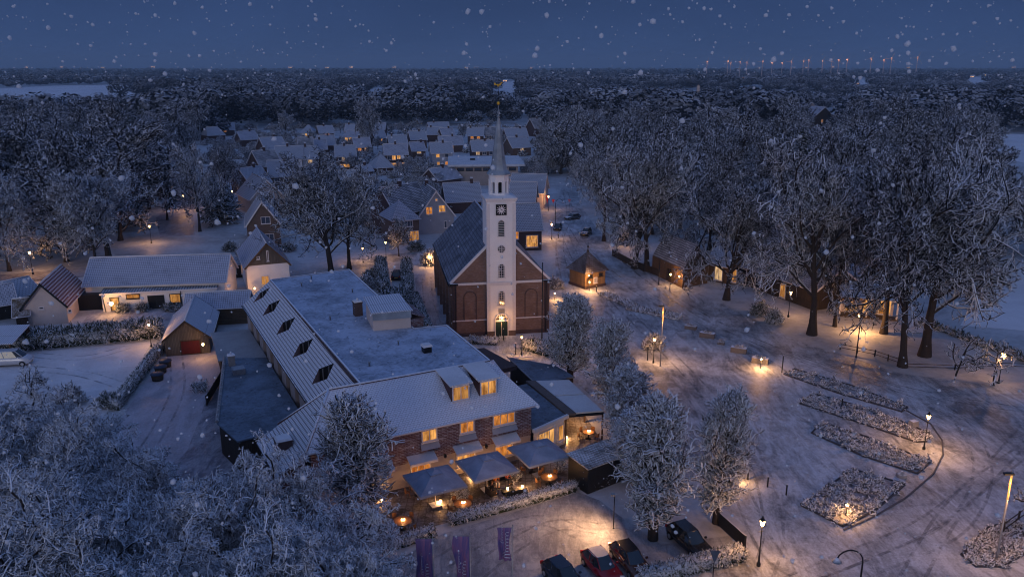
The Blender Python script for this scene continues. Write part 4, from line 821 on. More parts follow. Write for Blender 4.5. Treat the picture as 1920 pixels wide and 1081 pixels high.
# flat-roofed school
sc_ = empty('school', (*G(918, 347)[:2], 0), R(4), 'large flat-roofed school with pale end wall behind the church spire', 'school')
MB().bx(-11, 9, 0, 22, 0, 6).build('wall', M['beige'], sc_); MB().bx(-13, 11, -1.5, 24, 6.002, 6.6).build('roof', m_snow('school_snow', .7, .55), sc_)
for i in range(7): opening(sc_, -9 + i * 2.7, 0, 5.0, 2.2, .9, 0, 'pane', 'iron', 1)
for i in range(4): opening(sc_, 9, 3 + i * 4.6, 3.8, 3.4, 2.6, math.pi / 2, 'pane' if i else 'lit', 'trim', 2)
for x, y in ((4, 8), (5, 15), (-5, 12)): MB().box((x, y, 6.8), (1.6, 1.6, .5)).build('skylight', M['black'], sc_)
MB().box((8.5, -3.5, 2.6), (5, 5, .3)).build('lit_porch', M['trim'], sc_); opening(sc_, 8.0, -.05, 1.3, 3.4, 2.2, 0, 'lit_hot', 'trim', 2, name='door', sill=False)
# village beyond the church: eave ends (u,v,u,v), storeys, depth, ridge, hip, wall, roof, windows
VG = [
 ('white house with two pairs of glowing upper windows and clean snowy roof', 808, 287, 851, 286, 5.2, 8, 8.6, 0, 'grey', 'roof_v', 'hh'),
 ('wide two-storey house with a full row of glowing windows left of the spire', 720, 290, 766, 289, 5.0, 8, 8.4, 0, 'brick_dark', 'roof_v2', 'HHhh'),
 ('terraced house with bright ground-floor windows and porch behind the big tree', 628, 293, 669, 292, 4.8, 8, 8.2, 0, 'brick_dark', 'roof_v', 'hHhl'),
 ('low pavilion house under a pyramid snow roof', 700, 314, 741, 312, 2.8, 9, 7, 4, 'brick_dark', 'roof_v', ''),
 ('house with amber windows just left of the spire', 885, 283, 932, 282, 4.0, 8, 7.6, 0, 'brick_dark', 'roof_v', 'ddh'),
 ('broad snowy roof with plain dark wall in front of the school', 836, 378, 906, 375, 3.2, 8, 7.2, 0, 'brick_dark', 'roof_v', ''),
 ('grey low roof house left of the school', 822, 338, 868, 332, 3.0, 8, 6, 0, 'brick_dark', 'roof_v2', ''),
 ('snowy house with chimney in the far row left of the spire', 875, 254, 907, 254, 4.2, 8, 7.6, 0, 'brick_dark', 'roof_v', 'dd'),
 ('dark roofed house with pale sills beside the spire', 908, 253, 932, 253, 4.2, 8, 7.6, 0, 'brick_dark', 'roof_dark', 'pp'),
 ('pale roofed house with chimney at its left end in the far row', 799, 252, 828, 252, 4.0, 8, 7.2, 0, 'brick_dark', 'roof_v', ''),
 ('house with one round amber window in the far row', 830, 255, 855, 254, 3.6, 8, 7.0, 0, 'brick_dark', 'roof_v2', 'd'),
 ('wide house with stepped snowy roofs at the wood edge', 806, 246, 846, 245, 4.2, 10, 8.2, 0, 'brick_dark', 'roof_v', ''),
 ('long snowy roofed bungalow behind the white house', 824, 272, 870, 271, 3.2, 8, 6.6, 0, 'brick_dark', 'roof_v2', 'd'),
 ('small snowy house beside the bare tall tree', 703, 259, 726, 258, 3.4, 8, 6.8, 0, 'brick_dark', 'roof_v', 'd'),
 ('twin-roofed house with brightened snow between the rows', 730, 272, 766, 271, 3.4, 9, 7.0, 0, 'brick_dark', 'roof_v', 'd'),
 ('hipped bungalow with low snow roof under the tall tree', 702, 251, 724, 250, 3.0, 8, 6.2, 3, 'brick_dark', 'roof_v', 'd'),
 ('house with pale roof and dim low windows right of the lit dormer house', 664, 276, 697, 275, 4.0, 8, 7.4, 0, 'brick_dark', 'roof_v2', 'dd'),
 ('brightly lit house with many small windows in the village centre', 642, 256, 670, 257, 5.2, 8, 7.6, 0, 'cream', 'roof_v2', 'HHh'),
 ('far house at the wood edge with snowy roof above the lit house', 645, 246, 664, 246, 3.8, 8, 7.0, 0, 'brick_dark', 'roof_v', 'd'),
 ('far snowy house left of the tall bare tree', 700, 243, 722, 243, 3.8, 8, 7.0, 0, 'brick_dark', 'roof_v', ''),
 ('long snowy roof with lit eaves at the left edge of the village', 398, 244, 441, 243, 3.2, 9, 6.6, 0, 'brick_dark', 'roof_v', 'l'),
 ('warm tinted snowy roof below the long lit-eaved house', 388, 254, 424, 252, 3.0, 9, 6.6, 2, 'brick_dark', 'roof_v', ''),
 ('house with dark pointed gable and snow roof left of the village', 497, 280, 540, 277, 4.2, 9, 8.4, 0, 'brick_dark', 'roof_v', ''),
 ('long snowy roof over white framed front with small lit windows', 514, 297, 568, 296, 4.8, 8, 8.6, 0, 'white', 'roof_v', 'lhd'),
 ('snow roofed house whose round window glows amber', 566, 298, 597, 297, 4.4, 8, 8.4, 0, 'grey', 'roof_v', 'd'),
 ('long bright snow roof above an arched white window behind the big tree', 502, 331, 558, 329, 4.2, 8, 8.4, 0, 'brick_brown', 'roof_v', 'pp'),
 ('low snow roof with orange lit verge left of the arched window house', 470, 346, 512, 340, 3.2, 9, 7.4, 0, 'brick_dark', 'roof_v', ''),
 ('dark steep gable house left of the long bright roof', 488, 312, 530, 308, 4.4, 9, 9.0, 0, 'brick_dark', 'roof_dark', ''),
 ('double dark gable house in the middle of the village', 560, 281, 590, 280, 4.2, 8, 8.6, 0, 'brick_dark', 'roof_dark', ''),
 ('hipped white bungalow with one bright window', 561, 249, 588, 249, 3.4, 9, 6.8, 3, 'white', 'roof_v', 'h'),
 ('snow roofed house with big rounded dormer', 596, 272, 630, 271, 4.0, 8, 7.6, 0, 'brick_dark', 'roof_v', ''),
 ('low broad snow roof left of the rounded dormer house', 586, 280, 615, 279, 3.4, 8, 7.0, 0, 'brick_dark', 'roof_v2', ''),
 ('wide snowy roofs with glowing sills right of the spire', 950, 257, 992, 256, 4.0, 9, 7.6, 0, 'brick_dark', 'roof_v', 'dh'),
 ('red lit house with tangled snowy roof right of the spire', 961, 277, 998, 275, 3.6, 9, 7.4, 0, 'brick_brown', 'roof_v', 'd'),
 ('steep dark gable at the wood edge right of the village', 1003, 240, 1024, 239, 4.6, 9, 9.2, 0, 'brick_dark', 'roof_dark', ''),
 ('snowy terrace roof between the tall tree and white house', 770, 262, 802, 261, 4.0, 8, 7.4, 0, 'brick_dark', 'roof_v', 'd'),
 ('brown lit house in the gap behind the twin-roofed house', 772, 283, 800, 282, 3.6, 8, 6.6, 0, 'brick_brown', 'roof_v2', 'l'),
 ('dim snow roof house at the far left corner of the village', 452, 262, 486, 260, 3.4, 8, 6.8, 0, 'brick_dark', 'roof_v2', ''),
 ('garden house with lit sill beside the pale frosted tree', 598, 250, 628, 249, 3.4, 8, 6.8, 0, 'brick_dark', 'roof_v', 'l'),
 ('low snowy carport roof in front of the glowing window row', 676, 322, 702, 320, 2.6, 6, 4.2, 0, 'brick_dark', 'roof_v', ''),
 ('small snowy roof below the terraced house by the big tree', 640, 345, 690, 342, 3.0, 8, 6.2, 0, 'brick_dark', 'roof_v', ''),
]
WK = {'h': ('lit_hot', 1.5, 1.4), 'H': ('lit_hot', 2.4, 1.7), 'd': ('lit', 1.6, 1.3), 'l': ('lit', 2.6, .9), 'p': ('pane', 1.6, 1.4)}
for lab, u0, v0, u1, v1, he, W, hr, hip, wall, roof, ws in VG:
    a, b_ = G(u0, v0, he), G(u1, v1, he); Ln = (b_ - a).length - .8; wins = []
    for i, c in enumerate(ws):
        pane, ww, wh = WK[c]; pane = 'pane' if random.random() < .25 else pane; wins.append(B('f', (i + .5 - len(ws) / 2) * Ln / max(len(ws), 2) * .85, he - wh / 2 - .35, min(ww, Ln / max(len(ws), 2) * .7), wh, pane, 1 if ww > 1.5 else 0))
        if he > 4.4 and c in 'hH': wins.append(B('f', (i + .5 - len(ws) / 2) * Ln / max(len(ws), 2) * .8, 1.3, ww * .8, 1.3, 'lit', 0))
    eave_house('village_house', lab, (u0, v0), (u1, v1), he, W, hr, roof=roof, wall=wall, hip=hip, wins=wins, chim=((random.uniform(-.35, .35), 0),) if not hip else ())
# houses in the wood on the right
tw2 = empty('tower_house', (*G(1300, 214)[:2], 0), 0, 'lit tower house rising out of the dark wood on the right', 'house')
MB().bx(-4.5, 4.5, 0, 8, 0, 12).build('wall', M['beige'], tw2); MB().bx(-5.2, 5.2, -.6, 8.6, 12.002, 12.5).bx(-4, 4, .5, 7.5, 12.51, 17).build('roof', M['black'], tw2)
for x in (-3, 0, 3): opening(tw2, x, .5, 14.8, 1.6, 3.2, 0, 'grey', 'trim', 0)
MB().box((3.2, 3, 19), (2, 2, 5)).build('chimney', M['cream'], tw2)
for x, z in ((1.4, 10.4), (3.4, 10.2), (2.6, 8.2), (-1.5, 9.8)): opening(tw2, x, 0, z, 1.4, 1.6, 0, 'lit_hot', 'trim', 0)
gable_house('wood_house', 'dark house with pale lit double gables hidden in the wood on the right', (1518, 244), (1566, 242), 16, 6, 13, roof='roof_v2', wall='wood_d', chim=(), wins=[B('l', 1, 5, 1.4, 1.8, 'lit_dim', 0)])
gable_house('wood_house', 'house with round gable window half hidden in the wood on the right', (1500, 236), (1536, 234), 14, 7, 14, roof='roof_v2', wall='beige', chim=(), wins=[B('l', 0, 9, 2, 2, 'pane', 0)])
eave_house('barn', 'long low barn with blue snowy roof among the trees on the right', (1355, 290), (1410, 285), 3, 16, 5.6, roof='roof_v', wall='wood_d', chim=())
# kiosk: little square house with steep tiled roof
ka, kb, kc = G(1074, 529), G(1097, 544), G(1128, 538); kz, kw = frame2(kb, kc)
ks = empty('kiosk', (*((ka + kc) / 2)[:2], 0), kz, 'little square kiosk with lamplit timber front and steep snow-striped roof', 'kiosk')
S_ = 2.15
MB().bx(-S_, S_, -S_, S_, .45, 2.9).build('wall', M['wood_k'], ks); MB().bx(-S_ - .12, S_ + .12, -S_ - .12, S_ + .12, 0, .448).build('plinth', M['brick_dark'], ks)
MB().slab([(-S_ - .5, -S_ - .5, 2.8), (S_ + .5, -S_ - .5, 2.8), (0, 0, 5.9)], .12).slab([(S_ + .5, -S_ - .5, 2.8), (S_ + .5, S_ + .5, 2.8), (0, 0, 5.9)], .12).slab([(S_ + .5, S_ + .5, 2.8), (-S_ - .5, S_ + .5, 2.8), (0, 0, 5.9)], .12).slab([(-S_ - .5, S_ + .5, 2.8), (-S_ - .5, -S_ - .5, 2.8), (0, 0, 5.9)], .12).build('roof', m_tiles('kiosk_tiles', (.07, .05, .04), .12, .4, .38, .10, .9, .6, .5, .9), ks)
MB().lathe([(.25, 0), (.1, .3), (.06, .7), (.2, .85), (.05, 1.1), (.03, 1.7)], (0, 0, 5.8), 8).build('finial', M['iron_s'], ks)
opening(ks, -1.1, -S_, 2.1, .9, .6, 0, 'dark_glass', 'wood_d', 0); opening(ks, 1.1, -S_, 2.1, .9, .6, 0, 'dark_glass', 'wood_d', 0); opening(ks, .0, -S_, 1.3, .8, 1.0, 0, 'grey', 'trim', 0)
# barns on the right
bn = empty('timber_barn', (*((G(1278, 540) + G(1322, 531)) / 2)[:2], 0), 0, 'dark tarred timber barn with two lit lamps on its plank wall', 'barn')
pa, pb, pc = G(1222, 512), G(1279, 540), G(1326, 531); o0 = bn.location
def loc_(p): return (p.x - o0.x, p.y - o0.y)
back = pa + (pc - pb)
MB().prism([loc_(pa), loc_(pb), loc_(pc), loc_(back)], 0, 3.3).build('wall', M['wood_b'], bn)
ra, rb = loc_((pa + back) / 2), loc_((pb + pc) / 2); r_ = MB()
r_.slab([(*loc_(pa), 3.3), (*loc_(pb), 3.3), (*rb, 7.2), (*ra, 7.2)], .15).slab([(*loc_(pc), 3.3), (*loc_(back), 3.3), (*ra, 7.2), (*rb, 7.2)], .15); r_.build('roof', M['roof_dark'], bn)
g_ = MB(); g_.poly([(*loc_(pb), 3.3), (*loc_(pc), 3.3), (*rb, 7.0)]); g_.build('gable', M['wood_d'], bn)
for t_ in (.55, .62): p = pa.lerp(pb, t_); q = loc_(p); MB().box((q[0], q[1] - .0, 1.3), (.5, .5, 1.9), math.atan2(pb.y - pa.y, pb.x - pa.x)).build('door', M['wood_d'], bn)
eave_house('open_barn', 'timber barn with amber lit open bays beside the big street tree', (1322, 492), (1372, 500), 3.2, 9, 6.8, roof='roof_v', wall='wood_b', chim=(), trim='wood_d', wins=[B('f', -2.6, 1.6, 1.3, 2.3, 'lit_dim', 0), B('f', 0, 1.6, 1.5, 2.5, 'lit', 1), B('f', 2.7, 1.6, 1.3, 2.3, 'lit_dim', 0)])
eave_house('stable', 'long dark stable with white framed double doors and dark roof', (1380, 494), (1530, 545), 3.3, 9, 6.2, roof='roof_dark', wall='wood_d', chim=(), wins=[B('f', -9, 1.4, 4.2, 2.7, 'dark_glass', 1, 'door', 2), B('f', -4, 1.4, 1.3, 2.3, 'dark_glass', 0, 'door', 1), B('f', 2, 1.4, 1.3, 2.3, 'lit_dim', 0)])
# glowing pavilion under the trees
pv = empty('pavilion', (*G(1625, 592)[:2], 0), R(-18), 'brightly lit garden pavilion with flat snowy roof under the street trees', 'pavilion')
MB().bx(-3.6, 3.6, .6, 5.5, 0, 3.0).build('wall', M['cream'], pv); MB().slab([(-4.4, -1.6, 3.1), (4.4, -1.6, 3.1), (4.4, 6.2, 4.0), (-4.4, 6.2, 4.0)], .2).build('roof', M['snow'], pv)
MB().bx(-4.3, -.6, -1.66, -1.6, 2.5, 3.05).build('sign_board', M['wood_b'], pv)
for x in (-3.9, -.2, 3.9): MB().box((x, -1.2, 1.45), (.22, .22, 2.9)).build('post', M['trim'], pv)
for x in (-2.2, 0.2, 2.4): opening(pv, x, .6, 1.4, 1.8, 2.2, 0, 'lit_hot', 'trim', 1)
MB().bx(-4.2, 4.2, -1.5, .5, 0, .18).build('deck', M['wood_h'], pv)
gable_house('timber_house', 'snow roofed timber house with carved gable behind the lit pavilion', (1595, 565), (1660, 552), 10, 3.2, 7.5, roof='roof_v', wall='wood_d', chim=())
# far farmhouses whose lit fronts show as bright dots near the horizon
far_l = 'tiny far-off farm building with lit front near the horizon'
fm = MB().xprism([(-5, 0), (5, 0), (5, 4), (0, 8), (-5, 4)], -9, 9).mesh('far_farm_wall', M['far2']); fr_ = MB().slab([(-9.4, -5.3, 3.9), (9.4, -5.3, 3.9), (9.4, 0, 8.15), (-9.4, 0, 8.15)], .2).slab([(-9.4, 5.3, 3.9), (9.4, 5.3, 3.9), (9.4, 0, 8.15), (-9.4, 0, 8.15)], .2).mesh('far_farm_roof', M['snow'])
fw = MB()
for x in (-6.5, -1, 4): fw.box((x, -5.06, 2.2), (3.0, .1, 2.2))
fw = fw.mesh('far_farm_window', M['lamp_far'])
for i, (u, v) in enumerate([(27, 131), (52, 127.5), (118, 127.3), (195, 128.2), (288, 127), (425, 138), (445, 137), (460, 136), (482, 136), (150, 152), (168, 151), (188, 150), (205, 151), (228, 150), (245, 153), (546, 127.5), (660, 127.2), (876, 128), (893, 128.5), (933, 152), (948, 153), (998, 129), (1032, 131), (1085, 134), (1130, 149), (1150, 150),
                            (1185, 149), (1222, 148), (1340, 130), (1355, 130), (1384, 130), (1423, 129), (1312, 161), (1382, 147), (1395, 147), (1437, 148), (1487, 129), (1512, 128), (1560, 127), (1702, 125 + 3), (1742, 129), (1900, 127.6), (1822, 145), (1845, 142), (1708, 166), (1880, 141), (740, 127.5), (615, 128), (345, 133), (1606, 158)]):
    p = G(u, v); e = empty('far_farm', (p.x, p.y, 0), random.uniform(-.3, .3), far_l, 'farm building', 'lit farm buildings near the horizon')
    s_ = max(.6, p.y / 3200); e.scale = (s_, s_, s_)
    link('wall', fm, e); link('roof', fr_, e); link('window', fw, e)
# wind turbines on the horizon
wt_t = MB().lathe([(2.6, 0), (1.5, 78)], n=8).mesh('turbine_tower', m_plain('turbine_white', (.62, .5, .48), .5)); wt_n = MB().box((0, 0, 79.5), (5., 9, 5.)).mesh('turbine_nacelle', m_glow('turbine_beacon', (1., .45, .28), 2.6, .1, .02))
bl = []
for k_ in range(3):
    a = k_ * 2.0944 + .4; c_, s_ = math.sin(a), math.cos(a); bl.append(MB().slab([(-1.8 * s_, -5.2, 79.5 + 1.8 * c_), (1.8 * s_, -5.2, 79.5 - 1.8 * c_), (30 * c_, -5.2, 79.5 + 30 * s_)], .6).mesh('turbine_blade', wt_t.materials[0]))
for i, (u, v) in enumerate([(1326, 116), (1365, 115), (1370, 118), (1388, 116), (1401, 117), (1430, 115), (1448, 118), (1467, 118), (1484, 115), (1507, 114), (1517, 113), (1543, 114), (1560, 113), (1573, 113), (1589, 112), (1634, 110), (1658, 113), (1672, 109), (1721, 108)]):
    y = 2600.; b__ = (540.5 - v) / FPX; h_ = ZV((0, y), v); x = (u - 960) / FPX * (y * _cp - (h_ - CAM_H) * _sp) ; s_ = h_ / 80.
    e = empty('wind_turbine', (x, y, 0), random.uniform(-.5, .5), 'pale wind turbine with a reddish light standing in the row on the right horizon', 'wind turbine', 'wind turbines on the horizon'); e.scale = (s_, s_, s_)
    link('tower', wt_t, e); link('nacelle', wt_n, e)
    for m_ in bl: link('blade', m_, e)
# ------------------------------------------------------------------ lamps
WARM = (1.0, .47, .16)
def pt_light(par, loc, P, col=WARM, r=.12):
    d = bpy.data.lights.new('lamp_light', 'POINT'); d.energy = P; d.color = col; d.shadow_soft_size = r
    o = bpy.data.objects.new('lamp_light', d); COL.objects.link(o); o.parent = par; o.location = loc; return o
LM = {}
def lantern(u, v, label, h=4.0, P=260, group='lantern posts', s=1., lean=None):
    """black post with a four-sided glass lantern"""
    if 'post' not in LM:
        LM['post'] = MB().lathe([(.16, 0), (.16, .25), (.09, .35), (.07, .9), (.045, 1.0), (.04, 3.3), (.09, 3.36), (.04, 3.42)], n=8).tube([(-.3, 0, 3.0), (.3, 0, 3.0)], .02, 5).mesh('lamp_post', M['iron'])
        LM['glass'] = MB().lathe([(.11, 0), (.21, .42)], (0, 0, 3.5), 4, math.pi / 4, False).mesh('lamp_lantern', M['lamp'])
        LM['cap'] = MB().lathe([(.27, 0), (.08, .2), (.05, .3), (.02, .42)], (0, 0, 3.93), 4, math.pi / 4, False).lathe([(.13, -.06), (.13, 0)], (0, 0, 3.5), 4, math.pi / 4, False).mesh('lamp_cap', M['iron_s'])
    p = G(u, v); e = empty('street_lamp', (p.x, p.y, 0), .3, label, 'street lamp', group); k = h / 4.3; e.scale = (k, k, k)
    link('post', LM['post'], e); link('lantern', LM['glass'], e); link('cap', LM['cap'], e)
    for a in (.8, 3.9): pt_light(e, (.36 * math.cos(a), .36 * math.sin(a), 3.62), P * .74)
    return e
LP = [(1422, 1060, 'lit black lantern post at the corner of the car park hedge', 4.2, 300), (1225, 680, 'lit lantern post standing next to the tall flagpole on the square', 3.6, 330), (1732, 842, 'lit lantern post at the tip of the planted beds', 4.0, 420),
      (1034, 449, 'lit lantern post in front of the bright shop window', 3.8, 300), (1175, 462, 'lit lantern post behind the fence by the street trees', 4.2, 180), (1478, 594, 'lit lantern post in front of the dark stable', 4.3, 220),
      (347, 395, 'lit lantern post at the top of the snowy lane on the left', 4.6, 260), (284, 456, 'lit lantern post on the bank left of the lane', 4.2, 200), (62, 514, 'lit lantern post beside the road at far left', 4.6, 300),
      (284, 650, 'lit lantern at the end of the long hedge by the garage', 3.6, 150), (724, 484, 'lit lantern post before the brown brick villa', 3.6, 150), (681, 492, 'lit lantern post under the big central tree', 3.2, 160),
      (978, 665, 'lit lantern by the church gate bench', 2.8, 190), (1872, 718, 'lit lantern behind the right young tree', 4.2, 260), (1432, 384 + 0, '', 0, 0), (438, 384, 'lit lantern in the dark garden left of the brick house', 4.2, 60),
      (1028, 395, 'lit lantern beside the red post at the street corner', 4.2, 160), (362, 360, 'lit lantern half hidden by the tall trunk left of the village', 4.2, 80), (808, 500, 'lit lantern glowing in the shrub at the back corner of the church', 2.2, 260)]
for u, v, lab, h_, P in LP:
    if lab: lantern(u, v, lab, h_, P)
def low_lamp(u, v, label, h=1.0, P=60, off=(0, -.3)):
    p = G(u, v); e = empty('garden_lamp', (p.x, p.y, 0), 0, label, 'garden lamp', 'low garden lamps')
    MB().lathe([(.09, 0), (.05, .05), (.05, h - .2)], n=8).build('post', M['iron'], e); MB().lathe([(.08, h - .2), (.13, h - .1), (.08, h)], n=10).build('globe', M['lamp'], e); MB().lathe([(.16, h), (.04, h + .1)], n=10).build('cap', M['iron_s'], e)
    pt_light(e, (off[0], off[1], h), P * 1.5); return e
low_lamp(1586, 966, 'small glowing lamp among the frosted plants of the nearest bed', 1.1, 90); low_lamp(1382, 900, 'small glowing lamp half hidden by the rightmost pollarded lime', 1.0, 80, (.3, -.3)); low_lamp(1040, 562, 'small glowing lamp at the right wall of the church', 1.2, 120, (.3, -.3))
low_lamp(1426, 690, 'small glowing lamp in front of the rightmost stone planter', 1.3, 210, (-.1, -.4)); low_lamp(1272, 533, 'small glowing lamp at the foot of the timber barn', 1.3, 110, (0, -.4)); low_lamp(1105, 545, 'small glowing lamp at the lit front of the kiosk', 1.6, 190, (.1, -.5))
def wall_lamp(p, label, P, st='lamp', off=(0, -.35, 0), r=.16):
    e = empty('wall_lamp', p, 0, label, 'wall lamp'); MB().lathe([(.05, -r), (r, -.02), (r * .8, r * .8), (.05, r)], n=10).build('globe', M[st], e); MB().box((0, .16, 0), (.08, .3, .08)).build('bracket', M['iron'], e)
    pt_light(e, off, P, WARM, .1); return e
q = G(381, 645, 1.9); wall_lamp((q.x, q.y - .1, 1.9), 'round lamp glowing beside the dark red garage door', 90)
q = G(212, 570, 1.5); wall_lamp((q.x, q.y - .5, 1.7), 'bright bare lamp in the lit doorway of the white farmhouse', 190, off=(0, -.5, .2), r=.3)
q = G(1257, 515, 1.9); wall_lamp((q.x, q.y - .2, 2.0), 'left one of the two lamps on the timber barn wall', 130); q = G(1273, 518, 2.0); wall_lamp((q.x, q.y - .2, 2.0), 'right one of the two lamps on the timber barn wall', 110)
p_ = Matrix.Rotation(CR, 3, 'Z') @ Vector((0, TF - .35, 2.75)) + Vector((CX, CY, 0)); wall_lamp(tuple(p_), 'small lamp glowing in the fanlight over the church door', 60, off=(0, -.3, -.3))
q = G(1608, 590, 2.2); wall_lamp((q.x, q.y - .6, 2.3), 'bright lamp on the front of the lit garden pavilion', 700, off=(.4, -.8, -.2), r=.2)
q = G(480, 535, 1.5); wall_lamp((q.x, q.y - .7, 1.2), 'lamp glowing at the foot of the white plank-gabled house', 120)
q = G(1100, 520, 2.0); wall_lamp((q.x + .3, q.y - .7, 2.5), 'lamp under the eaves of the little kiosk', 130, off=(.1, -.6, .6), r=.09)
# crook-necked lamps, unlit
def crook(u, v, label, h, dx=-1):
    p = G(u, v); e = empty('crook_lamp', (p.x, p.y, 0), 0, label, 'street lamp'); r = .9
    arc = [(dx * r * (1 - math.cos(a)), 0, h - r + r * math.sin(a)) for a in np.linspace(0, math.pi * .92, 9)]
    MB().tube([(0, 0, 0), (0, 0, h - r - .1)] + arc, [.09, .06] + [.05] * 9, 8).build('post', M['iron'], e); c = arc[-1]
    MB().lathe([(.06, .25), (.12, .15), (.33, .0), (.34, -.06), (.1, -.16)][::-1], (c[0], 0, c[2] - .15), 12).build('shade', m_plain('lamp_shade_grey', (.16, .2, .25), .4, snow=.6), e)
q = G(1604, 1081, 0); crook(1606, 1140, 'unlit crook-necked lamp at the bottom edge of the picture', 4.6); crook(1041, 425, 'unlit crook-necked lamp on the street behind the church', 6.5, 1)
# tall masts with a lit top
def mast(u, v, vt, label, P, lit=True, pcol='steel', h=None):
    p = G(u, v); h = h or ZV(p, vt); e = empty('mast' if not lit else 'lit_mast', (p.x, p.y, 0), 0, label, 'flagpole'); MB().lathe([(.13, 0), (.1, .1), (.085, 1), (.06, h)], n=8).lathe([(.04, h), (.11, h + .05), (.04, h + .2)], n=8).build('pole', M[pcol], e)
    if lit: MB().lathe([(.07, h - 2.2), (.075, h - .15)], n=8).build('light_strip', M['lit_hot'], e); MB().box((-.25, 0, h - .1), (.7, .3, .12)).build('lamp_head', M['iron'], e); pt_light(e, (-.35, -.35, h - .8), P); pt_light(e, (.35, -.2, h - 1.9), P * .6)
    return e
mast(1238, 686, 572, 'tall flagpole with glowing top on the square', 170); mast(1868, 1048, 885, 'leaning-looking tall pole with glowing top at the right edge', 330)
mast(1605, 670, 575, 'thin dark pole in front of the lit pavilion', 0, False, 'iron'); mast(1103, 533 + 3, 487, 'thin dark pole before the timber barn', 0, False, 'iron').location = (*G(1235, 534)[:2], 0); mast(1220, 628, 490, 'dark flagpole beside the church path', 0, False, 'iron').location = (*G(1016, 634)[:2], 0)
q = G(1060, 1006); fl_ = empty('added_flood_lamp', (*G(1150, 990)[:2], 0), 0, 'slim post behind the brown car with an added floodlight', 'lamp')  # small post given an added floodlight to cast the warm car park pool
MB().lathe([(.08, 0), (.04, .1), (.04, 3.0)], n=8).build('post', M['iron'], fl_); MB().box((-.12, 0, 3.05), (.34, .22, .14), 0, 1, .2).build('lamp_head', M['steel'], fl_)
d = bpy.data.lights.new('lamp_light', 'SPOT'); d.energy = 1900; d.color = (1., .50, .22); d.spot_size = R(165); d.spot_blend = 1.; d.shadow_soft_size = .2
o = bpy.data.objects.new('lamp_light', d); COL.objects.link(o); o.parent = fl_; o.location = (-.45, -.1, 3.0); dr_ = Vector((q.x, q.y, 0)) - Vector((fl_.location.x, fl_.location.y, 2.9)); o.rotation_euler = dr_.to_track_quat('-Z', 'Y').to_euler()
# ------------------------------------------------------------------ cars
def car_body(Lc, W, H, kind):
    hb = H * .60; x0, x1 = -Lc / 2, Lc / 2
    hoodz = hb * .96 if kind != 'van' else hb * 1.05
    st = [(x0, .72, .42, hb * .72), (x0 + .12, .90, .30, hb * .93), (x0 + .5, 1., .22, hb * 1.0), (-.7, 1., .2, hb * 1.02), (.6, 1., .2, hb * 1.0), (x1 - 1.1, .99, .2, hoodz * .97), (x1 - .45, .95, .22, hoodz * .88), (x1 - .14, .86, .26, hoodz * .72), (x1, .66, .38, hoodz * .55)]
    V, F = [], []
    for x, w_, zl, zt in st:
        hw = W / 2 * w_; sec = [(hw * .82, zl), (hw * .97, zl + .12), (hw, (zl + zt) * .5), (hw * .97, zt - .10), (hw * .86, zt), (hw * .45, zt + .03), (0, zt + .04)]
        V += [(x, y, z) for y, z in sec] + [(x, -y, z) for y, z in sec[::-1][1:]]
    n = 13
    for i in range(len(st) - 1):
        for k in range(n - 1): F.append((i * n + k, i * n + k + 1, (i + 1) * n + k + 1, (i + 1) * n + k))
    mb = MB(); mb.v = V; mb.f = F + [tuple(range(n)), tuple((len(st) - 1) * n + k for k in range(n))[::-1]] + [tuple([i * n for i in range(len(st))] + [i * n + n - 1 for i in range(len(st))][::-1])]; mb.sm = [True] * len(F) + [False] * 3
    return mb, hb
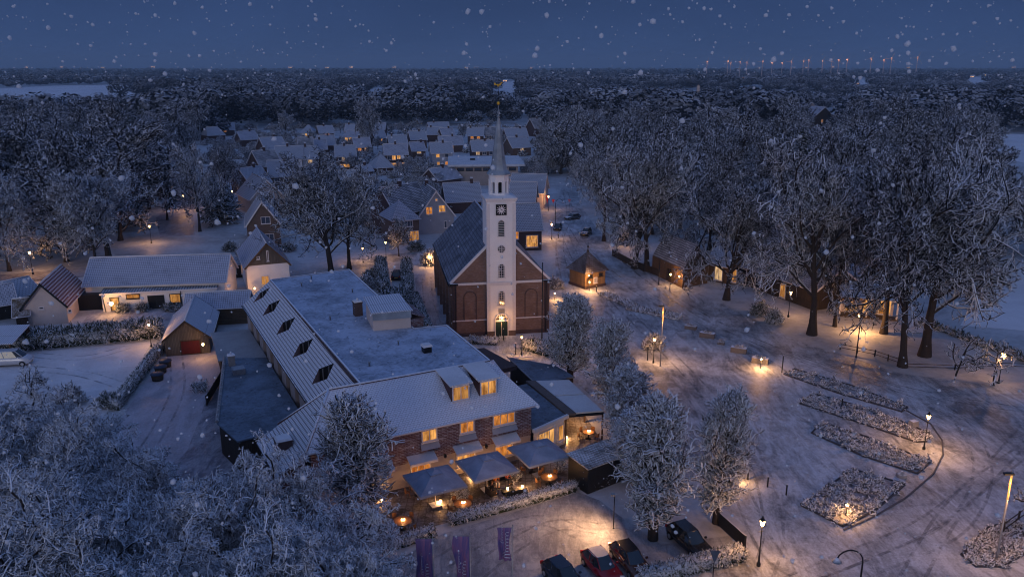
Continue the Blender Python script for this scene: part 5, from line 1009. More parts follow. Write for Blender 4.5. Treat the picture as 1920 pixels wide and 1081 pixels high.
def car(label, loc, rz, col, Lc=4.2, W=1.78, H=1.46, kind='hatch', roofc=None, snow=None, cat='car', name='parked_car', white_plate=False):
    e = empty(name, loc, rz, label, cat); paint = m_plain('paint_' + label.split()[0], col, .22, .1, .05, spec=.7, snow=snow)
    mb, hb = car_body(Lc, W, H, kind); mb.build('body', paint, e)
    xr, xf = (-Lc / 2 + .22, Lc / 2 - (1.15 if kind != 'van' else .75)); tr, tf = (-Lc / 2 + (.75 if kind != 'van' else .45), Lc / 2 - (1.95 if kind != 'van' else 1.6))
    b0, t0 = W / 2 * .90, W / 2 * .66; g = MB(); zb, zt = hb * .985, H - .05
    nb = [(xr, -b0 * .86), (xr + .5, -b0), (xf - .6, -b0), (xf, -b0 * .78), (xf + .12, 0), (xf, b0 * .78), (xf - .6, b0), (xr + .5, b0), (xr, b0 * .86)]
    nt = [(tr, -t0 * .9), (tr + .3, -t0), (tf - .3, -t0), (tf, -t0 * .86), (tf + .07, 0), (tf, t0 * .86), (tf - .3, t0), (tr + .3, t0), (tr, t0 * .9)]
    n = 9; g.v = [(x, y, zb) for x, y in nb] + [(x, y, zt) for x, y in nt]; g.f = [(k, (k + 1) % n, n + (k + 1) % n, n + k) for k in range(n)] + [tuple(range(n, 2 * n))]; g.sm = [False] * (n + 1)
    g.build('window_glass', m_plain('car_glass', (.012, .02, .028), .05, spec=.9) if 'car_glass' not in LM else LM['car_glass'], e)
    rp = MB(); rp.v = [(x * 1.0, y * 1.02, zt - .01) for x, y in nt] + [(x * .97, y * .9, zt + .05) for x, y in nt]; rp.f = [(k, (k + 1) % n, n + (k + 1) % n, n + k) for k in range(n)] + [tuple(range(n, 2 * n))]; rp.sm = [True] * n + [False]
    rp.build('roof', roofc or paint, e)
    pil = MB()
    for sg in (-1, 1):
        for (a, b_) in (((xr, sg * b0 * .86), (tr, sg * t0 * .9)), ((xf, sg * b0 * .79), (tf, sg * t0 * .87)), (((xr + xf) / 2 - .1, sg * b0), ((tr + tf) / 2 - .1, sg * t0))): pil.tube([(a[0], a[1], zb), (b_[0], b_[1], zt)], .045, 5)
        pil.tube([(xr + .1, sg * b0 * .95, zb + .02), (xf - .2, sg * b0 * .93, zb + .02)], .018, 4); pil.tube([(tr, sg * t0 * .93, zt + .02), (tf, sg * t0 * .9, zt + .02)], .03, 4)
    pil.build('pillar', paint, e)
    for sx in (-1, 1):
        for sg in (-1, 1):
            wx = sx * (Lc / 2 - .78); wy = sg * (W / 2 - .1); w_ = MB(); w_.tube([(wx, wy - .11, .32), (wx, wy + .11, .32)], .32, 16); wo = w_.build('wheel', M['rubber'], e)
            r_ = MB(); r_.tube([(wx, wy + sg * .06, .32), (wx, wy + sg * .125, .32)], .2, 10, False); r_.build('rim', M['rim'], wo)
            ar = MB()
            for k in range(7):
                a0, a1 = math.pi * k / 7, math.pi * (k + 1) / 7; P = lambda a, q: (wx + q * math.cos(a), sg * (W / 2 + .012), .32 + q * math.sin(a)); ar.poly([P(a0, .34), P(a1, .34), P(a1, .38), P(a0, .38)])
            ar.build('wheel_arch', M['black'], e)
    for sg in (-1, 1):
        MB().box((Lc / 2 - .16, sg * W * .33, hb * .70), (.22, .36, .15), sg * -.35, .9).build('headlight', m_plain('lamp_lens', (.55, .55, .58), .1, spec=.9), e); MB().box((-Lc / 2 + .05, sg * W * .36, hb * .86), (.12, .26, .22), sg * .3).build('tail_light', m_plain('tail_lens', (.35, .02, .015), .2), e)
        MB().box((xf - .35, sg * (W / 2 + .08), hb + .06), (.14, .2, .13), 0, .8).build('mirror', paint, e)
    MB().box((Lc / 2 - .03, 0, .38), (.06, .52, .12)).box((-Lc / 2 + .0, 0, .6), (.06, .52, .12)).build('number_plate', m_plain('plate_yellow', (.75, .42, .03), .5), e)
    MB().box((Lc / 2 - .05, 0, .55), (.05, W * .5, .1)).build('grille', M['black'], e)
    return e
def heading(a, b_): d_ = G(*b_) - G(*a); return math.atan2(d_.y, d_.x)
snow_roof = m_snow('car_roof_snow', .55, .42, 2.)
LM['car_glass'] = m_plain('car_glass', (.012, .02, .028), .05, spec=.9)
def car_at(fr_, re_, *a, side=-1, **k):   # fr_, re_: where the two wheels on one side touch the ground
    p, q = G(*fr_), G(*re_); rz = math.atan2(p.y - q.y, p.x - q.x); W = k.get('W', 1.78); c = (p + q) / 2 + Vector((-math.sin(rz), math.cos(rz), 0)) * side * -(W / 2 - .1) ; return rz, c
def put(lab, fr_, re_, col, **k):
    rz, c = car_at(fr_, re_, **{q: k[q] for q in k if q == 'W'}); return car(lab, (c.x, c.y, .012), rz, col, **k)
put('black estate car parked nose to the hedge under the right lime tree', (1297, 1047), (1256, 1010), (.012, .014, .02), Lc=4.4, H=1.52)
put('brown hatchback with black roof between the red car and the lime trunk', (1184, 1088), (1146, 1043), (.075, .035, .025), roofc=M['black'], Lc=4.3)
put('red small car with frosted roof between the blue and brown cars', (1131, 1100), (1092, 1056), (.24, .01, .02), roofc=snow_roof, Lc=4.0)
put('dark blue car with dark glass roof at the bottom edge of the car park', (1062, 1120), (1020, 1078), (.012, .025, .05), Lc=4.2)
p = G(744, 521); car('black car parked between the snowy hedges left of the church', (p.x, p.y, .01), R(95), (.012, .014, .02), Lc=4.3)
p = G(1046, 430); car('dark car facing the camera by the kerb behind the church', (p.x, p.y, .01), R(-98), (.02, .022, .03), roofc=snow_roof); p = G(1073, 411); car('bluish grey car with snowy bonnet up the street behind the church', (p.x, p.y, .01), R(-150), (.07, .09, .12), roofc=snow_roof, snow=.8)
p = G(1099, 440); car('dark van-like car with snowy top beside the first street tree', (p.x, p.y, .01), R(-110), (.02, .022, .03), roofc=snow_roof, H=1.6, snow=.9)
p = G(22, 683); car('white van with snowy bonnet standing under the carport', (p.x, p.y, .01), R(8), (.55, .56, .6), Lc=4.9, W=1.95, H=1.95, kind='van', cat='van', name='parked_van')
# ------------------------------------------------------------------ terrace: parasols, tables, chairs, people
def inn_p(x, y, z=0.): return Vector(inn_w(x, y, z))
def parasol(x, y, label, w=4.2):
    e = empty('parasol', inn_p(x, y, .016), IR, label, 'parasol', 'parasols on the terrace'); a = w / 2; c = MB()
    cs = [(-a, -a), (a, -a), (a, a), (-a, a)]; zt, ze = 3.15, 2.45; m_ = .42
    for i in range(4):
        p0, p1 = cs[i], cs[(i + 1) % 4]; mid = ((p0[0] + p1[0]) / 2, (p0[1] + p1[1]) / 2)
        for r0, r1 in ((p0, mid), (mid, p1)):
            dz0 = ze - (.06 if r0 in cs else .0) ; dz1 = ze - (.06 if r1 in cs else .0)
            t0 = (r0[0] * m_ / a, r0[1] * m_ / a); t1 = (r1[0] * m_ / a, r1[1] * m_ / a)
            c.poly([(*r0, dz0), (*r1, dz1), (*t1, zt), (*t0, zt)]); c.poly([(*r0, dz0), (*r0, dz0 - .2), (*r1, dz1 - .2), (*r1, dz1)])
    c.build('canopy', M['canvas'], e)
    t = MB().slab([(-m_ - .12, -m_ - .12, zt + .04), (m_ + .12, -m_ - .12, zt + .04), (m_ + .12, m_ + .12, zt + .04), (-m_ - .12, m_ + .12, zt + .04)], .05).lathe([(.6, .05), (.04, .22), (.03, .32)], (0, 0, zt), 4, math.pi / 4, False); t.build('vent_cap', M['canvas'], e)
    MB().lathe([(.04, .1), (.04, 3.2)], n=8).build('pole', M['trim'], e); MB().box((0, 0, .06), (.9, .9, .12)).build('base', M['stone'], e)
    rb = MB()
    for p in cs: rb.tube([(0, 0, 3.05), (p[0] * .98, p[1] * .98, ze - .1)], .02, 4)
    rb.build('rib', M['wood_b'], e); return e
parasol(6.3, -8.9, 'leftmost grey parasol, nearest the snowy lime tree'); parasol(11.3, -8.6, 'middle grey parasol, over the seated people'); parasol(16.6, -8.4, 'rightmost grey parasol, beside the black shed')
ct = {}
def chair_m():
    if 's' not in ct:
        ct['s'] = MB().lathe([(.2, .44), (.24, .47), (.22, .5)], n=10).mesh('chair_seat', M['chairwood']); b_ = MB()
        for k in range(6): a = -.75 + k * .3; b_.box((.25 * math.cos(a) * -1, .25 * math.sin(a), .68), (.03, .1, .36), -a)
        ct['b'] = b_.mesh('chair_back', M['chairwood']); ct['l'] = [MB().tube([(sx * .15, sy * .15, .45), (sx * .2, sy * .2, 0)], .02, 5).mesh('chair_leg', M['chairwood']) for sx in (-1, 1) for sy in (-1, 1)]
def chair(p, rz, label):
    chair_m(); e = empty('chair', p, rz, label, 'chair', 'wooden chairs on the terrace'); link('seat', ct['s'], e); link('backrest', ct['b'], e)
    for m_ in ct['l']: link('leg', m_, e)
def table(x, y, label, cl, r=.75, P=13, chairs=((200, 1), (330, 1), (60, 1), (130, 1)), wpos=None):
    p = inn_p(x, y, .016) if wpos is None else Vector(wpos); e = empty('round_table', p, 0, label, 'table', 'round tables on the terrace')
    MB().lathe([(r * .96, .70), (r, .73), (r * .98, .76)], n=24).build('tabletop', M['tabletop'], e); MB().lathe([(.34, 0), (.3, .05), (.07, .12), (.06, .55), (.18, .7)], n=10).build('pedestal', M['black'], e)
    c = empty('candle_jar', p + Vector((.05, .02, .76)), 0, 'glowing candle jars on the ' + label, 'candle', 'candle jars'); MB().lathe([(.05, 0), (.06, .12)], (-.09, .03, 0), 8).lathe([(.05, 0), (.06, .12)], (.11, .06, 0), 8).build('jar', M['lamp'], c); MB().lathe([(.16, 0.002), (.16, .015)], n=12).build('saucer', M['trim'], c)
    pt_light(c, (0, -.05, .38), P, WARM, .08)
    for i, (a, _) in enumerate(chairs):
        q = R(a); chair(p + Vector((math.cos(q) * (r + .32), math.sin(q) * (r + .32), 0)), q + math.pi, cl)
table(8.0, -10.8, 'round table between the hedge gap and middle parasol', 'wooden chair at the table left of the seated people'); table(16.7, -10.2, 'round table under the edge of the rightmost parasol', 'wooden chair at the table under the rightmost parasol'); table(2.6, -11.0, 'round table at the foot of the snowy lime tree', 'wooden chair at the table by the lime tree')
table(5.6, -6.6, 'round table close to the inn wall under the leftmost parasol', 'wooden chair at the table by the inn wall', .6, 12); table(12.6, -6.3, 'round table close to the inn wall under the middle parasol', 'wooden chair at the table behind the lounge benches', .6, 12); table(16.4, -7.6, 'round table under the middle of the rightmost parasol', 'wooden chair under the middle of the rightmost parasol', .6, 12)
q = G(1103, 822); table(0, 0, 'round table with candles under the canopy edge', 'wooden chair at the canopy table', .6, 32, wpos=(q.x, q.y, .016)); q = G(1012, 815)
# patio heaters' glow and benches
def bench(p, rz, label, L_=2.0):
    e = empty('bench', p, rz, label, 'bench'); MB().box((0, 0, .42), (L_, .5, .1)).build('seat', M['black'], e); MB().box((0, .25, .68), (L_, .08, .42)).build('backrest', M['black'], e)
    for sx in (-1, 1): MB().box((sx * (L_ / 2 - .1), 0, .18), (.1, .5, .36)).build('leg', M['black'], e)
bench(inn_p(12.9, -11.0, .016), IR + math.pi, 'black lounge bench in front of the seated people'); bench(inn_p(12.9, -8.2, .016), IR, 'black lounge bench the two people sit on', 2.4)
lt_ = empty('lounge_table', inn_p(12.7, -9.9, .016), IR, 'low black lounge table with glowing lantern between the benches', 'table'); MB().box((0, 0, .3), (1.1, .6, .08)).build('tabletop', M['black'], lt_)
for sx in (-1, 1): MB().box((sx * .45, 0, .13), (.08, .5, .26)).build('leg', M['black'], lt_)
def lantern_small(p, label, P):
    e = empty('candle_lantern', p, 0, label, 'lantern'); MB().box((0, 0, .16), (.16, .16, .26)).build('glass', M['lamp'], e); MB().box((0, 0, .31), (.2, .2, .04)).build('cap', M['iron'], e); MB().box((0, 0, .01), (.2, .2, .02)).build('base', M['iron'], e); pt_light(e, (0, -.25, .25), P, WARM, .1)
lantern_small(inn_p(12.7, -9.9, .016) + Vector((0, 0, .34)), 'candle lantern on the low lounge table', 45); lantern_small(inn_p(6.9, -8.6, .016), 'tall-burning lantern at the foot of the leftmost parasol', 50); lantern_small(inn_p(14.3, -9.6, .016), 'lantern on the paving beside the lounge benches', 60)
lantern_small(inn_p(14.6, -11.3, .016), 'lantern behind the clipped hedge near the benches', 40); lantern_small(inn_p(11.0, -5.9, .016), 'lantern by the middle awning at the inn wall', 22); lantern_small(inn_p(2.5, -6.0, .016), 'lantern by the leftmost awning at the inn wall', 25)
q = G(1062, 822); lantern_small((q.x, q.y, .016), 'lantern at the foot of the veranda corner post', 60); q = G(1085, 800); pl_ = empty('hanging_lamp', (q.x, q.y + 1, 2.1), 0, 'amber lamp hanging under the canopy', 'lamp'); MB().lathe([(.16, 0), (.2, .2), (.03, .3)], n=10).build('shade', M['lit_hot'], pl_); MB().tube([(0, 0, .3), (0, 0, .7)], .015, 4).build('cord', M['iron'], pl_); pt_light(pl_, (0, -.3, -.2), 170)
# people
def skin_mesh(name, V, E_, rad, mat, par, sub=1):
    me = bpy.data.meshes.new(name); me.from_pydata(V, E_, []); me.materials.append(mat); o = link(name, me, par); o.modifiers.new('skin', 'SKIN')
    me.skin_vertices.new(name='') if not me.skin_vertices else None
    for i, r in enumerate(rad): sv = me.skin_vertices[0].data[i]; sv.radius = (r, r) if not isinstance(r, tuple) else r; sv.use_root = (i == 0)
    if sub: s_ = o.modifiers.new('subsurf', 'SUBSURF'); s_.levels = sub; s_.render_levels = sub
    for p_ in me.polygons: p_.use_smooth = True
    return o
def person_seated(p, rz, label, coat, trouser, hair, lean=.12):
    e = empty('person', p, rz, label, 'person'); skin = m_plain('skin', (.45, .24, .17), .6, var=.05); hm = m_plain('hair', hair, .7); cm = m_plain('coat', coat, .8); tm = m_plain('trousers', trouser, .8)
    V = [(0, 0, .52), (0, lean * .5, .72), (0, lean, .95), (0, lean, 1.08), (0, lean + .02, 1.16), (0, lean + .04, 1.26), (0, lean + .03, 1.36)]; Rr = [.12, .12, .13, .055, .05, .09, .07]; E_ = [(0, 1), (1, 2), (2, 3), (3, 4), (4, 5), (5, 6)]
    for sg in (-1, 1):
        b0 = len(V); V += [(sg * .10, .02, .50), (sg * .12, .45, .50), (sg * .12, .50, .10), (sg * .12, .62, .05)]; Rr += [.085, .065, .045, .04]; E_ += [(0, b0), (b0, b0 + 1), (b0 + 1, b0 + 2), (b0 + 2, b0 + 3)]
        b1 = len(V); V += [(sg * .20, lean, 1.0), (sg * .25, lean + .06, .76), (sg * .14, lean + .30, .70), (sg * .12, lean + .37, .70)]; Rr += [.055, .045, .03, (.035, .018)]; E_ += [(2, b1), (b1, b1 + 1), (b1 + 1, b1 + 2), (b1 + 2, b1 + 3)]
        for k in range(5):   # four fingers and a thumb, slightly curled
            fx = (k - 1.5) * .019 if k < 4 else -sg * .045; ln = (.06, .072, .068, .05, .045)[k]; f0 = len(V); base = (sg * .12 + fx, lean + (.40 if k < 4 else .35), .70)
            V += [base, (base[0], base[1] + ln * .55, .695), (base[0], base[1] + ln, .675)]; Rr += [.009, .0085, .007]; E_ += [(b1 + 3, f0), (f0, f0 + 1), (f0 + 1, f0 + 2)]
    skin_mesh('body', V, E_, Rr, skin, e)
    V = [(0, 0, .50), (0, lean * .5, .72), (0, lean, .96), (0, lean, 1.05)]; Rr = [.165, .16, .165, .07]; E_ = [(0, 1), (1, 2), (2, 3)]
    for sg in (-1, 1): b1 = len(V); V += [(sg * .20, lean, 1.0), (sg * .26, lean + .06, .76), (sg * .15, lean + .28, .705)]; Rr += [.075, .065, .05]; E_ += [(2, b1), (b1, b1 + 1), (b1 + 1, b1 + 2)]
    skin_mesh('coat', V, E_, Rr, cm, e); V = [(0, 0, .47)]; Rr = [.15]; E_ = []
    for sg in (-1, 1): b0 = len(V); V += [(sg * .11, .10, .50), (sg * .12, .46, .50), (sg * .12, .50, .14)]; Rr += [.1, .085, .06]; E_ += [(0, b0), (b0, b0 + 1), (b0 + 1, b0 + 2)]
    skin_mesh('trousers', V, E_, Rr, tm, e); bt = MB()
    for sg in (-1, 1): bt.box((sg * .12, .56, .05), (.1, .26, .1), 0, .8)
    bt.build('shoes', M['black'], e)
    MB().lathe([(.02, .13), (.08, .115), (.105, .05), (.108, -.01), (.10, -.06)][::-1], (0, lean + .01, 1.30), 12).build('hair', hm, e)
    fc = MB().box((0, lean + .135, 1.255), (.022, .03, .045))
    for sg in (-1, 1): fc.box((sg * .09, lean + .03, 1.26), (.02, .03, .05))
    fc.build('nose_and_ears', skin, e); ey = MB()
    for sg in (-1, 1): ey.lathe([(.012, -.008), (.012, .008)], (sg * .035, lean + .122, 1.275), 6)
    ey.box((0, lean + .118, 1.215), (.045, .012, .01)).build('eyes_and_mouth', M['black'], e)
person_seated(inn_p(12.3, -8.25, .016), IR + math.pi, 'seated person in orange-brown coat and pale trousers at the lounge table', (.42, .16, .06), (.42, .42, .46), (.10, .05, .03)); person_seated(inn_p(11.2, -9.6, .016), IR - R(80), 'seated person in black coat leaning at the left end of the lounge bench', (.02, .02, .025), (.05, .05, .06), (.2, .09, .04)); person_seated(inn_p(13.4, -8.25, .016), IR + math.pi + .3, 'seated person in rust red jacket at the right end of the lounge bench', (.5, .12, .05), (.05, .05, .06), (.05, .03, .02))
a_ = empty('armchair', inn_p(11.2, -9.6, .016), IR - R(80), 'dark wicker armchair under the middle parasol', 'chair'); MB().box((0, 0, .3), (.7, .6, .28)).build('seat', M['wood_d'], a_); MB().box((0, -.33, .6), (.7, .1, .6)).build('backrest', M['wood_d'], a_)
for sg in (-1, 1): MB().box((sg * .37, 0, .4), (.08, .6, .5)).build('armrest', M['wood_d'], a_)
# ------------------------------------------------------------------ three purple flags on poles
def cloth(name, x0, x1, z1, z0, amp, mat, par, sh=0., ph=0., nx=22, nz=26, pinch=0.):
    V, F = [], []
    for j in range(nz + 1):
        t = j / nz; z = z1 + (z0 - z1) * t
        for i in range(nx + 1):
            s_ = i / nx; x = x0 + (x1 - x0) * s_; free = 1 - s_
            x += sh * math.sin(t * 5 + ph) * free * min(1, t * 3) - pinch * math.sin(math.pi * t) * (s_ - .5) ; y = amp * math.sin(s_ * 9 + t * 3.2 + ph) * min(1, t * 3) * (.3 + .7 * free) + amp * .5 * math.sin(s_ * 17 - t * 4) * t
            V.append((x, y, z + .05 * free * t))
    for j in range(nz):
        for i in range(nx): k = j * (nx + 1) + i; F.append((k, k + nx + 1, k + nx + 2, k + 1))
    o = link(name, mesh_np(name, V, F, mat, smooth=True), par); m_ = o.modifiers.new('thick', 'SOLIDIFY'); m_.thickness = .015; return V
flag_t = NT('purple_flag_cloth'); n_ = flag_t.noise(flag_t.scale(flag_t.obj(), (2.2, 1, .35)), 1.2, 3, .5, 1.); flag_m = flag_t.done(flag_t.mix(flag_t.rng(n_, .38, .62), (.13, .11, .30), (.36, .17, .30)), .6)
ftxt = m_plain('flag_white_print', (.75, .72, .78), .6)
def flag(u, vtop, vend, label, word, dist, wd=1.15, hh=4.2, amp=.1, sh=.1, ph=0., pinch=0.):
    """dist: ground distance of the pole from the camera; vtop gives the height"""
    b__ = (540.5 - vtop) / FPX; h = ZV((0, dist), vtop); x = (u - 960) / FPX * (dist * _cp - (h - CAM_H) * _sp)
    e = empty('flag', (x, dist, 0), 0, label, 'flag', 'purple flags before the inn'); MB().lathe([(.07, 0), (.05, 1), (.035, h)], n=8).lathe([(.03, h), (.06, h + .05), (.02, h + .14)], n=8).build('pole', M['steel'], e); MB().tube([(-wd - .05, 0, h - .12), (0, 0, h - .12)], .018, 5).build('arm', M['steel'], e)
    cloth('cloth', -wd, -.06, h - .14, h - hh, amp, flag_m, e, sh, ph, pinch=pinch)
    sq = MB(); rg = random.Random(int(u))   # looping script, unreadable in the picture, runs down the cloth
    for x0_, za, zb_, am, th_ in ((-.40 * wd / 1.1, h - hh + .35, h - hh + 2.35, .15, .022), (-.72 * wd / 1.1, h - hh + 1.5, h - hh + 3.1, .06, .012)):
        pts = []; n_ = 44; ph_ = 0
        for k in range(n_):
            t_ = k / (n_ - 1); ph_ += 1.05 + .35 * rg.random(); big = 1.6 if k < 9 else .75
            xq = x0_ + am * big * math.sin(ph_) + .03 * rg.uniform(-1, 1); pts.append((xq, -amp * 1.2 - .05, zb_ + (za - zb_) * (1 - t_) * 1.0 if False else za + (zb_ - za) * t_ + .07 * math.cos(ph_)))
        sq.tube(pts, [th_ * (1.5 if k < 12 else 1.) for k in range(n_)], 4)
    sq.build('lettering', ftxt, e)
D1 = 50.
flag(811, 1006, 1100, 'leftmost purple flag with white script lettering', 'Herberg', 45.5, 1.12, 4.2, .07, .05, .3); flag(881, 1001, 1081, 'middle purple flag with white script lettering, swung to the left', 'Herberg', 45.8, 1.1, 4.2, .09, -.22, 1.4); flag(961, 985, 1067, 'rightmost purple flag with white script lettering, gathered at its waist', 'Herberg', 47.2, 1.05, 2.65, .12, .12, 2.6, .35)
# ------------------------------------------------------------------ hedges, fences, planters, bollards
def hedge(p0, p1, W, Hh, label, seed, dens=26, tw=.03, ln=.28, base=True, mat='hedge_leaf', name='hedge'):
    rz, L_ = frame2(p0, p1); c = (Vector((*p0[:2], 0)) + Vector((*p1[:2], 0))) / 2; V, F = hedge_geo(seed, L_, W, Hh, dens, tw, ln); o = link(name, mesh_np(name, V, F, M[mat]), None, c, rz); return tag(o, label, 'hedge')
hedge(inn_p(6.2, -12.2), inn_p(18.3, -12.2), .8, .95, 'long clipped hedge between the terrace and the car park', 1, 60, .025, .22); hedge(inn_p(-1.0, -13.4), inn_p(4.6, -13.0), .8, .9, 'short clipped hedge below the lime tree at the left end of the terrace', 2, 60, .025, .22)
hedge(inn_p(15.4, -25.6), inn_p(24.2, -26.6), 1.15, 1.05, 'snow-topped hedge along the front of the car park', 3, 60, .03, .26)
hedge(G(217, 770), G(309, 650), .9, 1.3, 'long narrow hedge running down to the garage', 4, 40); hedge(G(12, 655), G(300, 628), 3.0, 1.9, 'wide tangled snowy hedge above the left yard', 5, 24, .055, .75); hedge(G(718, 548), G(714, 500), 1.6, 2.0, 'left snowy hedge beside the parked black car', 6, 26, .05, .45)
hedge(G(765, 548), G(762, 498), 1.4, 1.6, 'right snowy hedge beside the parked black car', 7, 26, .05, .45); hedge(G(775, 560), G(800, 625), 1.4, 1.2, 'hedge along the alley left of the church', 8, 30, .045, .35); hedge(G(722, 575), G(765, 575), 3.4, 2.4, 'big bushy hedge behind the stair head of the inn', 9, 20, .06, .8)
hedge(G(880, 642), G(935, 645), 1.3, .9, 'frosted hedge below the left church front', 10, 30); hedge(G(988, 652), G(1045, 668), 2.2, 1.2, 'hedge lit by the lantern near the church gate', 11, 24, .04, .5)
hedge(G(1105, 918), G(1175, 893), .6, .9, 'dark hedge in a trough beside the black shed', 12, 40); hedge(G(1180, 578), G(1275, 598), 1.8, .4, 'low snow-covered ground shrubs in the strip across the square', 13, 22, .06, .4, mat='plant'); hedge(G(1130, 552), G(1185, 575), 1.6, .4, 'low snow-covered ground shrubs beside the kiosk', 14, 22, .06, .4, mat='plant')
hedge(G(1730, 606), G(1960, 690), 1.2, .5, 'dark scrub along the ditch at far right', 15, 20, .06, .6)
def post_fence(pts, label, hh=1.1, step=2.4, rail=True, mat='wood_d', name='fence', solid=False):
    P = [G(*p) for p in pts]; e = empty(name, tuple(P[0]), 0, label, 'fence'); po = MB(); ra = MB(); o = P[0]
    for a, b_ in zip(P[:-1], P[1:]):
        n = max(1, int((b_ - a).length / step)); rz = math.atan2(b_.y - a.y, b_.x - a.x)
        for i in range(n + 1): q = a.lerp(b_, i / n) - o; MB().box((q.x, q.y, hh / 2), (.12, .12, hh)).build('post', M[mat], e)
        m_ = (a + b_) / 2 - o; L_ = (b_ - a).length
        if solid: ra.box((m_.x, m_.y, hh * .5), (L_, .06, hh * .9), rz)
        else:
            for z in (.35, .85) if rail else (.8,): ra.box((m_.x, m_.y, z * hh), (L_, .05, .07), rz)
    ra.build('rail' if not solid else 'panel', M[mat], e); return e
post_fence([(-40, 548), (88, 535)], 'dark post and rail fence beside the road at far left', 1.3); post_fence([(1148, 480), (1185, 500), (1240, 520)], 'dark board fence under the street trees', 1.4, 3., True, 'wood_d', solid=True)
post_fence([(1575, 655), (1640, 668), (1690, 685)], 'thin wire fence around the street tree lawn', .9, 1.6); post_fence([(1700, 690), (1790, 693), (1870, 688), (1960, 692)], 'low timber rail behind the young trees', .7, 3.4)
post_fence([(388, 760), (440, 672)], 'low dark wall-like fence between driveway and low wing', 1.2, 3, solid=True); post_fence([(1347, 985), (1396, 1030)], 'black board fence with snowy top beside the car park', 1.3, 2.2, mat='iron_s', solid=True)
post_fence([(1880, 1000), (1935, 960)], 'grey railing at the right edge', 1.1, 2.)
def box_planter(u, v, label, L_=2.0, W=.9, Hh=.7, rz=-.45, seed=1):
    p = G(u, v); e = empty('planter', (p.x, p.y, 0), rz, label, 'planter'); MB().box((0, 0, Hh / 2), (L_, W, Hh)).build('trough', m_plain('planter_stone', (.16, .15, .15), .8, snow=.8), e); V, F = bush_geo(seed, L_ * .38, W * .3, .2, 34, .03, .28); V = V + np.array([0, 0, Hh - .05]); link('shrub', mesh_np('shrub', V, F, M['plant']), e)
box_planter(1326, 632, 'stone planter with small shrub, leftmost of the row across the square', seed=21); box_planter(1385, 660, 'stone planter with spiky shrub in the middle of the row', seed=22); box_planter(1425, 680, 'stone planter with shrub, lit by the small lamp', seed=23)
box_planter(1295, 616, 'low stone block planter near the flower strip', 1.6, .9, .5, seed=24); box_planter(1352, 645, 'small snow-covered stone block between two planters', .9, .6, .35, seed=25); box_planter(1090, 560 + 380, 'snowy trough of clipped plants in front of the black shed', 5.2, .8, .4, IR, 26) if False else None
q = G(1140, 922)
bm = MB()
def bollard(u, v, label, hh=1.0): p = G(u, v); e = empty('bollard', (p.x, p.y, 0), 0, label, 'bollard', 'bollards on the square'); MB().lathe([(.09, 0), (.07, .1), (.07, hh - .12), (.09, hh - .1), (.05, hh)], n=8).build('post', M['iron'], e); MB().lathe([(.08, hh), (.05, hh + .06)], n=8).build('snow_cap', M['snow'], e)
bollard(1402, 898, 'black bollard just right of the rightmost lime'); bollard(1439, 912, 'black bollard in the middle of the group right of the limes'); bollard(1474, 927, 'black bollard farthest right of the group by the limes'); bollard(1214, 675, 'black bollard beside the lantern next to the flagpole', 1.9); bollard(1466, 698, 'tall black bollard at the left end of the planted beds', 2.2)
bollard(1578, 765, 'black bollard inside the second planted bed', 1.2); bollard(1256, 543, 'black bollard before the barn lamps', 1.2); bollard(1118, 547, 'dark bollard right of the kiosk lamp'); bollard(1047, 447, 'dark bollard right of the lantern by the shop'); bollard(967, 664, 'dark post left of the lantern at the church gate', 1.5); bollard(944, 637, 'brick-coloured gate post in front of the church door', 1.6)
def sign(u, v, label, hh, w_=.6, h_=.6, col=(.5, .5, .55), rz=0.):
    p = G(u, v); e = empty('road_sign', (p.x, p.y, 0), rz, label, 'sign'); MB().lathe([(.04, 0), (.035, hh)], n=6).build('post', M['iron'], e); MB().slab([(-w_ / 2, -.03, hh), (w_ / 2, -.03, hh), (0, -.03, hh - h_)], .04).build('sign_plate', m_plain('sign_face', col, .4), e)
sign(1336, 1090, 'triangular road sign seen from behind at the car park hedge', 2.6, .75, 1.0, (.09, .11, .15)); sign(1037, 395, 'red post sign at the street corner beside the yellow gable', 3.0, .8, 1.2, (.6, .05, .06)); sign(1067, 398, 'small red and white flag-like sign up the street', 3.4, .9, .9, (.7, .2, .25))
sign(1026, 388, 'red column sign before the yellow gable', 3.2, 1., 2.4, (.5, .03, .04))
def bin_(u, v, label, n): p = G(u, v); e = empty('waste_bin', (p.x, p.y, 0), .5, label, 'bin', 'dark tarpaulin-covered tubs'); MB().lathe([(.62, 0), (.72, .75)], n=14).build('tub', M['wood_d'], e); MB().lathe([(.78, .75), (.74, .85), (.2, .95)], n=14).build('lid', m_plain('blue_tarpaulin', (.03, .045, .085), .5), e)
bin_(296, 712, 'round dark tub nearest in the row by the narrow hedge', 1); bin_(302, 698, 'round dark tub in the middle of the row by the narrow hedge', 2); bin_(311, 687, 'round dark tub farthest back in the row by the narrow hedge', 3)
p = G(956, 676); e = empty('bench', (p.x + .5, p.y, .02), .2, 'pale slatted bench near the church gate lantern', 'bench'); MB().box((1.2, 0, .45), (2.4, .5, .06)).build('seat', M['trim'], e)
for i in range(7): MB().box((.1 + i * .36, .25, .7), (.08, .05, .5)).build('slat', M['trim'], e)
